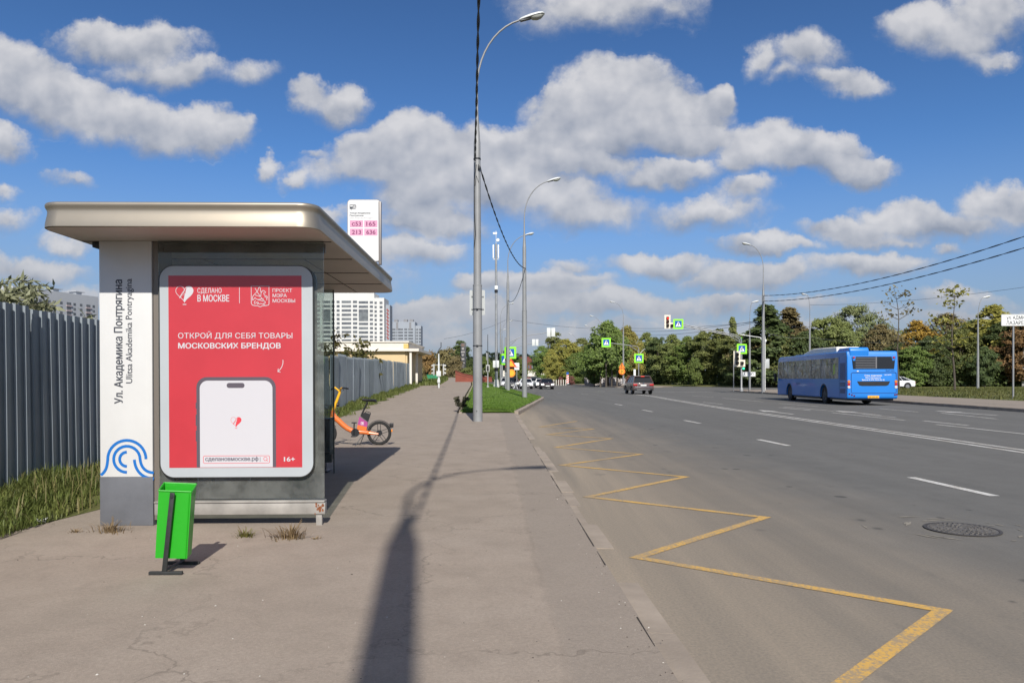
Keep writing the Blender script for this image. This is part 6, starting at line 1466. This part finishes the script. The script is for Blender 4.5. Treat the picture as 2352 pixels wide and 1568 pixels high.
# middle distance beyond the junction
G2 = 'trees beyond the junction'
MAP1 = tr(1396, 746, 126, 'maple', 'green', 'big dark green maple with a bright crown, beside the road work lamp', .95, group=G2, z=.1, rz=0.)
MAP2 = tr(1440, 757, 129, 'maple', 'yellow', 'yellowing maple right behind the road work lamp post', .80, group=G2, z=.1, rz=0.)
tr(1365, 800, 133, 'broad', 'green', 'lower green tree at the left foot of the big maple', .95, group=G2, z=.1)
tr(1338, 782, 196, 'broad', 'olive', 'olive tree between the slim lamp post and the maple', .95, group=G2, z=.1)
tr(1300, 784, 186, 'broad', 'yellow', 'yellow green tree over the bollards and chevron board', 1.0, group=G2, z=.1)
tr(1272, 765, 250, 'poplar', 'olive', 'narrow dark poplar standing up behind the young trees', 1.0, group=G2, z=.1)
tr(1246, 799, 205, 'broad', 'green', 'green tree left of the poplar at the road bend', .9, group=G2, z=.1)
tr(1266, 806, 176, 'broad', 'yellow', 'small yellowish tree before the poplar', .62, group=G2, z=.1)
tr(1320, 815, 172, 'broad', 'green', 'green bushy tree behind the slim lamp post foot', .9, group=G2, z=.1)
for px, yt, Y, hue, lb in ((1287, 866, 160, 'red', 'reddish shrub left of the chevron board'), (1313, 864, 158, 'red', 'reddish shrub right of the chevron board'), (1445, 863, 124, 'red', 'reddish shrub at the foot of the road work lamp'), (1470, 868, 135, 'brown', 'brownish shrub behind the brown car')):
    tr(px, yt, Y, 'bush', hue, lb, .55, group='low shrubs at the junction', z=.1, name='shrub', cat='shrub')
for (px, mt_) in ((1379, MAP1), (1392, MAP1), (1405, MAP1), (1417, MAP2)):
    p = at(px, 889, 122.5+(px % 3)); m = MB(); b = Vector((p.x, p.y, .12))-Vector(mt_.location); m.tube([b+Vector(q) for q in ((0, 0, -.1), (.05, 0, 1.5), (.0, .1, 4.2))], [.17, .13, .10], 8); m.build('trunk', BARK, mt_)
# the wood along the side street
W_ = [(1486, 768, 156, 'birch', 'olive', 'olive birch at the left end of the wood right of the maple', 1.1), (1512, 778, 150, 'shaggy', 'dark', 'dark tree in the wood above the roof of the brown car', .9), (1545, 772, 146, 'birch', 'olive', 'birch with pale trunk right behind the brown car', 1.2),
      (1580, 776, 142, 'birch', 'green', 'green birch below the hanging red light', 1.2), (1622, 764, 138, 'shaggy', 'olive', 'olive tree right of the hanging crossing sign', 1.0), (1652, 760, 134, 'birch', 'olive', 'olive birch under the middle of the long signal arm', 1.25),
      (1683, 733, 150, 'spruce', 'olive', 'thin spire topped tree poking over the long signal arm', .62), (1690, 772, 128, 'shaggy', 'olive', 'bushy olive tree behind the low traffic light', 1.1), (1722, 768, 124, 'birch', 'brown', 'brownish birch behind the stop line plate', 1.1),
      (1762, 706, 114, 'spruce', 'dark', 'tall dark green conical tree right behind the tall far lamp', 1.7), (1815, 712, 120, 'spruce', 'brown', 'brown conical tree between tall far lamp and bus', 1.45), (1790, 770, 112, 'shaggy', 'olive', 'olive tree at the front corner of the bus', 1.0),
      (1852, 768, 110, 'broad', 'dark', 'dark round tree above the front half of the bus', 1.0), (1905, 735, 112, 'willow', 'olive', 'wide olive willow above the middle of the bus', .85), (1968, 708, 116, 'willow', 'willow', 'tall grey green willow crown above the rear of the bus', .78),
      (2022, 752, 110, 'broad', 'brown', 'brown green tree over the back corner of the bus', .9), (2062, 790, 105, 'shaggy', 'dark', 'dark tree beside the back of the bus', .95), (2105, 741, 110, 'egg_' and 'birch', 'orange', 'orange topped tree right of the bus', 1.35),
      (2098, 798, 103, 'shaggy', 'green', 'green tree below the orange one, behind the white car', 1.1), (2140, 775, 104, 'shaggy', 'dark', 'dark green tree left of the young staked tree', 1.0), (2172, 728, 121, 'broad', 'brown', 'broad brown crown rising behind the young staked tree', 1.15),
      (2206, 760, 106, 'shaggy', 'olive', 'olive tree right behind the young staked tree', 1.0), (2238, 740, 112, 'birch', 'dark', 'dark tree behind the pale lawn lamp', 1.3), (2283, 707, 108, 'birch', 'yellow', 'tall tree with yellow brown top right of the lawn lamp', 1.35),
      (2262, 800, 101, 'broad', 'dark', 'low dark round tree at the foot of the lawn lamp', .8), (2318, 742, 104, 'shaggy', 'dark', 'dark tree behind the street name sign', 1.05), (2350, 735, 101, 'birch', 'rust', 'rust coloured tree at the right edge behind the sign post', 1.1),
      (1596, 825, 128, 'bush', 'green', 'rounded bright green bush at the edge of the wood under the red light', .42), (2395, 720, 104, 'birch', 'olive', 'olive tree beyond the right edge', 1.2)]
for (px, yt, Y, kd, hue, lb, wd) in W_: tr(px, yt, Y, kd, hue, lb, wd, bark=BIRCH if kd == 'birch' else None)
# undergrowth and the depth of the wood: one mass
def mass(name, line, h0, h1, n, leaf, m, dep, seed):
    g = np.random.default_rng(seed); P_ = []
    seg = [(Vector(a), Vector(b)) for a, b in zip(line, line[1:])]; Ls = np.array([(b-a).length for a, b in seg]); pr = Ls/Ls.sum()
    k = g.choice(len(seg), n, p=pr); t = g.random(n); A = np.array([seg[i][0] for i in k]); B_ = np.array([seg[i][1] for i in k]); q = A+(B_-A)*t[:, None]
    s_ = np.cumsum(np.r_[0, Ls])[k]+t*Ls[k]; h = h0+(h1-h0)*(.5+.25*np.sin(s_*.55)+.25*np.sin(s_*1.37+1)); z = h*(1-g.random(n)**1.5)
    q[:, 0] += g.uniform(0, dep, n)*.35; q[:, 1] += g.uniform(0, dep, n)*(.3+.7*z/np.maximum(h, .1))
    p = np.c_[q, z+.1]; nn = g.normal(size=(n, 3))*.5+np.array([0, -.9, .6]); nn /= np.linalg.norm(nn, axis=1)[:, None]; a = np.cross(nn, g.normal(size=(n, 3))); a /= np.linalg.norm(a, axis=1)[:, None]; b = np.cross(nn, a)*.6
    s = leaf*g.uniform(.5, 1.3, n)[:, None]; v = np.stack([p-a*s, p-b*s, p+a*s, p+b*s], 1).reshape(-1, 3); return npmesh(name, v, np.arange(n*4).reshape(-1, 4), m)
stuff(mass('undergrowth', WOODLINE, 1.6, 4.6, 30000, .20, leafmat('leaf_under', (.070, .105, .032), (.11, .14, .042), rand=0), 4, 5), 'dense green undergrowth along the edge of the wood', 'undergrowth')
stuff(mass('wood_depth', [(x+1.5, y+12) for x, y in WOODLINE], 7.6, 9.6, 30000, .36, leafmat('leaf_depth', (.10, .125, .045), (.15, .165, .06), rand=0), 16, 6), 'dark depth of the wood behind its front trees', 'wood')
# young thin trees on the right lawn
def sapling(px, ytop, base_y, Y, label, hue, seed, leafy, z=.2, leaf=.16):
    g = random.Random(seed); p = at(px, ytop, Y); H = p.z-z; t = thing('young_tree', label, 'tree', (at(px+3, base_y, Y).x, Y, z), 0, 'young trees on the lawn'); m = MB(); V = []; gg = np.random.default_rng(seed)
    pts = [(.25*math.sin(i*.7+seed)*i/10-.03*i, 0, H*i/10) for i in range(11)]; m.tube(pts, [.10*(1-.085*i) for i in range(11)], 7); tips = []
    for k in range(16):
        i = g.randint(3, 9); p0 = Vector(pts[i]); a = g.uniform(0, 6.28); L = H*g.uniform(.10, .24)*(1.25-i/12); e = p0+Vector((math.cos(a)*L, math.sin(a)*L, L*.75)); md = p0.lerp(e, .5)-Vector((0, 0, L*.1)); m.tube([p0, md, e], [.03, .018, .008], 4); tips += [e, md.lerp(e, .5)]
    tips.append(Vector(pts[-1]))
    for c_ in tips:
        for _ in range(leafy):
            q = np.array(c_)+gg.normal(size=3)*np.array([.32, .32, .16]); n = gg.normal(size=3)+np.array([0, 0, 1.2]); n /= np.linalg.norm(n); a = np.cross(n, gg.normal(size=3)); a /= np.linalg.norm(a); b = np.cross(n, a)*.55; s = leaf*gg.uniform(.6, 1.3); V += [q-a*s, q-b*s, q+a*s, q+b*s]
    m.build('trunk', BARK, t); npmesh('crown', np.array(V), np.arange(len(V)).reshape(-1, 4), LM[hue], t)
sapling(2062, 664, 893, 68, 'nearly bare thin young tree standing behind the back of the bus', 'brown', 3, 8)
sapling(2190, 660, 901, 65, 'thin young tree with yellowing leaf tufts between bus and lawn lamp', 'yellow', 8, 10, leaf=.18)
# thicket, poplar and trees at the far left
G3 = 'shrubs and trees at the end of the pavement'
for (px, yt, Y, kd, hue, lb, wd) in ((960, 838, 128, 'tangle', 'brown', 'brown tangled bush right of the cream house', .8), (986, 812, 135, 'tangle', 'rust', 'rusty brown bush behind the white mast', .62), (1022, 806, 132, 'tangle', 'brown', 'big brown bush between white mast and totem', .72), (1048, 822, 126, 'tangle', 'brown', 'brown bush left of the totem foot', .6),
                                    (1074, 846, 118, 'tangle', 'olive', 'low olive bush above the brick wall', .9), (1058, 786, 266, 'poplar', 'dark', 'dark poplar just left of the tall totem', 1.3), (1040, 815, 270, 'broad', 'dark', 'dark tree behind the brown bush left of the totem', .9), (1085, 826, 262, 'broad', 'dark', 'dark green tree right of the totem', 1.0), (1112, 822, 240, 'broad', 'green', 'green tree in the gap right of the nearest lamp pole', 1.0), (1180, 812, 300, 'poplar', 'dark', 'dark tree behind the lime signs', 1.6), (1198, 826, 280, 'broad', 'green', 'green tree just right of the lime signs', .8), (1138, 830, 250, 'broad', 'green', 'green tree behind the antenna mast foot', .9)):
    tr(px, yt, Y, kd, hue, lb, wd, group=G3, z=.6 if Y < 140 else 0, name='bush' if kd == 'tangle' else 'tree', cat='bush' if kd == 'tangle' else 'tree')
# leafy branches above the fence on the left
def leafy_shrub(loc, label, stems, H, spread, leafL, per, hue, seed, name='leafy_shrub', droop=.25, ratio=.30, r=.018, cat='shrub', dirs=None):
    t = thing(name, label, cat, loc); g = np.random.default_rng(seed); m = MB(); V = []
    for k in range(stems):
        a = g.uniform(0, 6.28) if dirs is None else dirs[k % len(dirs)]+g.uniform(-.3, .3); sp = spread*g.uniform(.4, 1.1); h = H*g.uniform(.72, 1.0); P_ = []
        for i in range(9):
            u = i/8; P_.append(Vector((math.cos(a)*sp*u**1.4+.04*math.sin(5*u+k), math.sin(a)*sp*u**1.4, h*(u-droop*u**3*.6))))
        m.tube(P_, [r*(1-.1*i) for i in range(9)], 5)
        br = [(P_, .35)]
        for j in range(5):
            i = int(g.integers(3, 8)); a2 = a+g.uniform(-1.4, 1.4); L = g.uniform(.25, .6)*H*.35; Q = [P_[i]+Vector((math.cos(a2)*L*v, math.sin(a2)*L*v, L*(.6*v-.35*v*v))) for v in (0, .33, .66, 1)]; m.tube(Q, [r*.45, r*.35, r*.25, r*.15], 4); br.append((Q, 0.))
        for Q, st in br:
            for _ in range(per):
                u = st+(1-st)*g.random(); f_ = u*(len(Q)-1); i = min(len(Q)-2, int(f_)); q = Q[i].lerp(Q[i+1], f_-i); d = (Q[i+1]-Q[i]).normalized()
                b1 = np.array(d)*.5+g.normal(size=3)*.7+np.array([0, 0, -.25]); b1 /= np.linalg.norm(b1); nn = np.cross(b1, g.normal(size=3)); nn /= np.linalg.norm(nn); s = leafL*g.uniform(.65, 1.25); c_ = np.array(q); w_ = nn*s*ratio*.5; up = np.cross(nn, b1)*s*.10
                V += [c_, c_+b1*s*.4+w_, c_+b1*s+up, c_+b1*s*.4-w_]
    m.build('stem', mat('twig', (.10, .085, .06), .85, var=.2), t); npmesh('foliage', np.array(V), np.arange(len(V)).reshape(-1, 4), LM[hue] if hue in LM else hue, t); return t
SILV = leafmat('leaf_silver_green', (.25, .275, .16), (.33, .33, .20), trans=.3)
leafy_shrub((-8.5, 11.8, 0), 'leafy silver green shrub rising over the fence at the left edge', 15, 4.0, .8, .16, 42, SILV, 31)
leafy_shrub((-7.55, 12.1, 0), 'lower leafy shrub over the fence just left of the white pillar', 16, 2.85, .85, .16, 44, SILV, 37)
leafy_shrub((-10.6, 16.5, 0), 'leafy shrub farther behind the left fence', 9, 3.2, 1.3, .17, 26, SILV, 39)
WEEDM = leafmat('leaf_tall_weed', (.085, .095, .03), (.16, .12, .04))
for i, (px, yt, Y, lb) in enumerate(((741, 752, 40, 'thin weedy sapling over the fence beside the shelter glass'), (778, 745, 42, 'tallest weedy sapling over the fence before the cream house'), (812, 752, 42.5, 'second weedy sapling before the white parapet'), (833, 766, 43, 'leafy weed right of the saplings over the fence'), (858, 797, 44, 'small drooping weed over the fence top right of the saplings'))):
    p = at(px, yt, Y); fx_ = fencex(Y)-.9; leafy_shrub((p.x-.1, Y+.1, hL(Y)), lb, 4 if i < 4 else 2, p.z-hL(Y)+.2, .45, .26, 14, WEEDM, 51+i, name='sapling', ratio=.5, r=.02, cat='sapling', droop=.1)
# grass
def blades(name, pts, hs, wd, m, seed, bend=.5):
    """many bent blades: root, middle, tip"""
    g = np.random.default_rng(seed); n = len(pts); pts = np.asarray(pts); a = g.uniform(0, 6.28, n); d = np.c_[np.cos(a), np.sin(a), np.zeros(n)]; e = np.c_[-np.sin(a), np.cos(a), np.zeros(n)]
    h = np.asarray(hs); b = bend*g.uniform(.15, 1.2, n); w_ = wd*g.uniform(.6, 1.4, n)[:, None]; U = np.array([0, 0, 1.])
    p1 = pts+U*(h*.42)[:, None]+d*(h*b*.18)[:, None]; p2 = pts+U*(h*.78*(1-.15*b))[:, None]+d*(h*b*.5)[:, None]; p3 = pts+U*(h*(1-.35*b))[:, None]+d*(h*b*.95)[:, None]
    v = np.stack([pts-e*w_, pts+e*w_, p1+e*w_*.9, p1-e*w_*.9, p2+e*w_*.6, p2-e*w_*.6, p3, p3], 1).reshape(-1, 3); o = np.arange(n)[:, None]*8
    f = np.concatenate([o+np.array([0, 1, 2, 3]), o+np.array([3, 2, 4, 5]), o+np.array([5, 4, 6, 7])]); return npmesh(name, v, f, m)
GR1 = leafmat('grass_blade', (.085, .125, .026), (.17, .18, .055), trans=.3, rand=0, vs=1.5, island=.4)
GR2 = leafmat('lawn_blade', (.095, .18, .022), (.15, .235, .04), trans=.3, rand=0, vs=1.2, island=.3)
g = np.random.default_rng(77); P_, Hh = [], []
while len(P_) < 15000:                                     # tall rough grass between fence and pavement, near part
    y = g.uniform(3.6, 10.6); u = g.random()**1.25*(1.15 if y < 8 else .9-.12*(y-8)); cl_ = .55+.45*math.sin(y*2.3+u*4)*math.sin(y*.9)
    if g.random() > cl_: continue
    P_.append((fencex(y)+.04+u, y, .04)); Hh.append((.09+.16*(1-u/1.35))*g.uniform(.4, 1.35)*(.7+.5*cl_))
stuff(blades('rough_grass', P_, Hh, .0055, GR1, 1, .75), 'tall rough grass along the foot of the fence left of the shelter', 'grass')
P_, Hh = [], []
while len(P_) < 15000:
    y = 10.5+58*g.random()**.8; u = g.random()**1.4*(.85+.3*math.sin(y*1.7)); cl_ = .5+.5*math.sin(y*1.1)*math.sin(y*.37+u*3)
    if g.random() > .25+.75*cl_: continue
    P_.append((fencex(y)+.03+u, y, hL(y)+.03)); Hh.append((.08+.26*(1-u)*cl_)*g.uniform(.5, 1.3))
stuff(blades('rough_grass', P_, Hh, .011, GR1, 2, .7), 'weedy grass along the fence behind the shelter and bicycle', 'grass')
P_, Hh = [], []
while len(P_) < 42000:
    y = 28.1+62*g.random()**1.6; l, r = lerp_tab(ISL_L, y), lerp_tab(ISL_R, y)-.17; x = g.uniform(l, r); P_.append((x, y, zat(x, y)+.02)); Hh.append(g.uniform(.035, .085))
stuff(blades('lawn_grass', P_, Hh, .008, GR2, 3, .8), 'short bright grass covering the island round the lamp poles', 'grass')
P_, Hh = [], []
for _ in range(9000):
    y = g.uniform(70, 122); l = lerp_tab(ISL_L, y)-3.2; x = l-g.random()**1.5*14; P_.append((x, y, hL(y))); Hh.append(g.uniform(.15, .55))
stuff(blades('rough_grass', P_, Hh, .03, GR1, 4, .6), 'rough grass before the brick wall and thicket', 'grass')
P_, Hh = [], []
for _ in range(16000):
    y = g.uniform(30, 81); x = farkerb(y)+6.25+g.random()**1.3*26; P_.append((x, y, .16+.02*min(6, x-farkerb(y)-6.2))); Hh.append(g.uniform(.06, .2))
stuff(blades('lawn_grass', P_, Hh, .025, leafmat('dry_lawn_blade', (.095, .12, .03), (.17, .155, .055), rand=0, vs=.3), 5, .6), 'thin yellowing grass on the far lawn behind the pavement', 'grass')
P_, Hh = [], []
while len(P_) < 450:
    y = g.uniform(3.8, 10.4); u = g.random()*(1.2 if y < 8 else .8); P_.append((fencex(y)+.04+u, y, .04)); Hh.append(g.uniform(.12, .42))
stuff(blades('dry_grass', P_, Hh, .004, leafmat('straw_blade', (.19, .17, .07), (.28, .24, .11), trans=.2, rand=0), 9, .6), 'dry straw stalks among the rough grass left of the shelter', 'grass')
# weeds in the cracks
DRY = leafmat('dry_weed', (.20, .135, .075), (.27, .20, .11), trans=.15, rand=0); GRN2 = leafmat('green_weed', (.14, .15, .035), (.22, .20, .06), rand=0)
def weed(px, py, label, n, h, spread, m, seed, z=.03):
    p = gnd(px, py, z); g2 = np.random.default_rng(seed); t = thing('weed', label, 'weed', p, 0); a = g2.uniform(0, 6.28, n); rr = np.abs(g2.normal(size=n))*spread*.35
    o = blades('blade', np.c_[np.cos(a)*rr, np.sin(a)*rr*.6, np.zeros(n)], h*g2.uniform(.35, 1.1, n), .0035, m, seed, 1.1); o.parent = t
    st = MB()
    for k in range(7): aa = g2.uniform(0, 6.28); st.tube([(0, 0, 0), (math.cos(aa)*spread*.2, math.sin(aa)*spread*.2, h*.6), (math.cos(aa)*spread*.4, math.sin(aa)*spread*.3, h*g2.uniform(.8, 1.35))], [.003, .0025, .0015], 4)
    st.build('stalk', DRY, t)
weed(255, 1221, 'dry brown weed at the foot of the white pillar', 130, .10, .26, DRY, 1); weed(175, 1222, 'tiny dry tuft left of the pillar foot', 40, .03, .12, DRY, 2)
weed(563, 1234, 'small yellow green tuft under the poster screen', 90, .085, .16, GRN2, 3, 0.02); weed(668, 1238, 'straggly dry weed near the rusty screen leg', 170, .14, .24, DRY, 4, .02); weed(722, 1240, 'tiny dry tuft by the screen leg', 30, .03, .1, DRY, 6, .02)
p = at(1060, 945, 28.6); leafy_shrub((p.x, 28.5, hL(28)), 'dark mugwort clump at the left corner of the grass island', 9, .75, .22, .08, 30, leafmat('mugwort', (.10, .10, .06), (.14, .135, .08), rand=0), 61, name='weed', ratio=.35, r=.008, cat='weed')
# litter and grit scattered on the pavement
g = np.random.default_rng(5); m = MB()
for k in range(300):
    y = 2.2+9*g.random()**1.5; x = g.uniform(-4.3 if y > 4 else -2.6, kerbx(y)-.05)
    if k > 200: x = kerbx(y)-.22+g.normal()*.05
    if -3.9 < x < -1.6 and y > 6.7: continue
    s = g.uniform(.002, .0055)*(1.5 if g.random() < .1 else 1); a = g.uniform(0, 6.28); q = [(x+s*math.cos(a+b)*g.uniform(.6, 1.4), y+s*math.sin(a+b)*g.uniform(.6, 1.4), .031) for b in (0, 1.3, 2.4, 3.6, 5)]
    m.mat(0 if g.random() < .45 else 1).add(q+[(x, y, .031+s*.7)], [[i, (i+1) % 5, 5] for i in range(5)])
stuff(m.build('grit', [mat('pale_grit', (.50, .47, .42), .8), mat('dark_grit', (.07, .055, .045), .9)], smooth=0, fix=False), 'small pale and dark grit scattered on the pavement', 'grit')
LT = thing('litter', 'crumpled white paper lying in the grass edge at the left', 'litter', gnd(70, 1203, .03)); m = MB(); rgo = random.Random(2)
m.grid([[(i*.03+rgo.uniform(-.01, .01), j*.03+rgo.uniform(-.01, .01), .012+rgo.uniform(0, .035)) for i in range(5)] for j in range(4)]); m.build('paper', mat('paper_white', (.62, .62, .60), .8), LT, smooth=0)
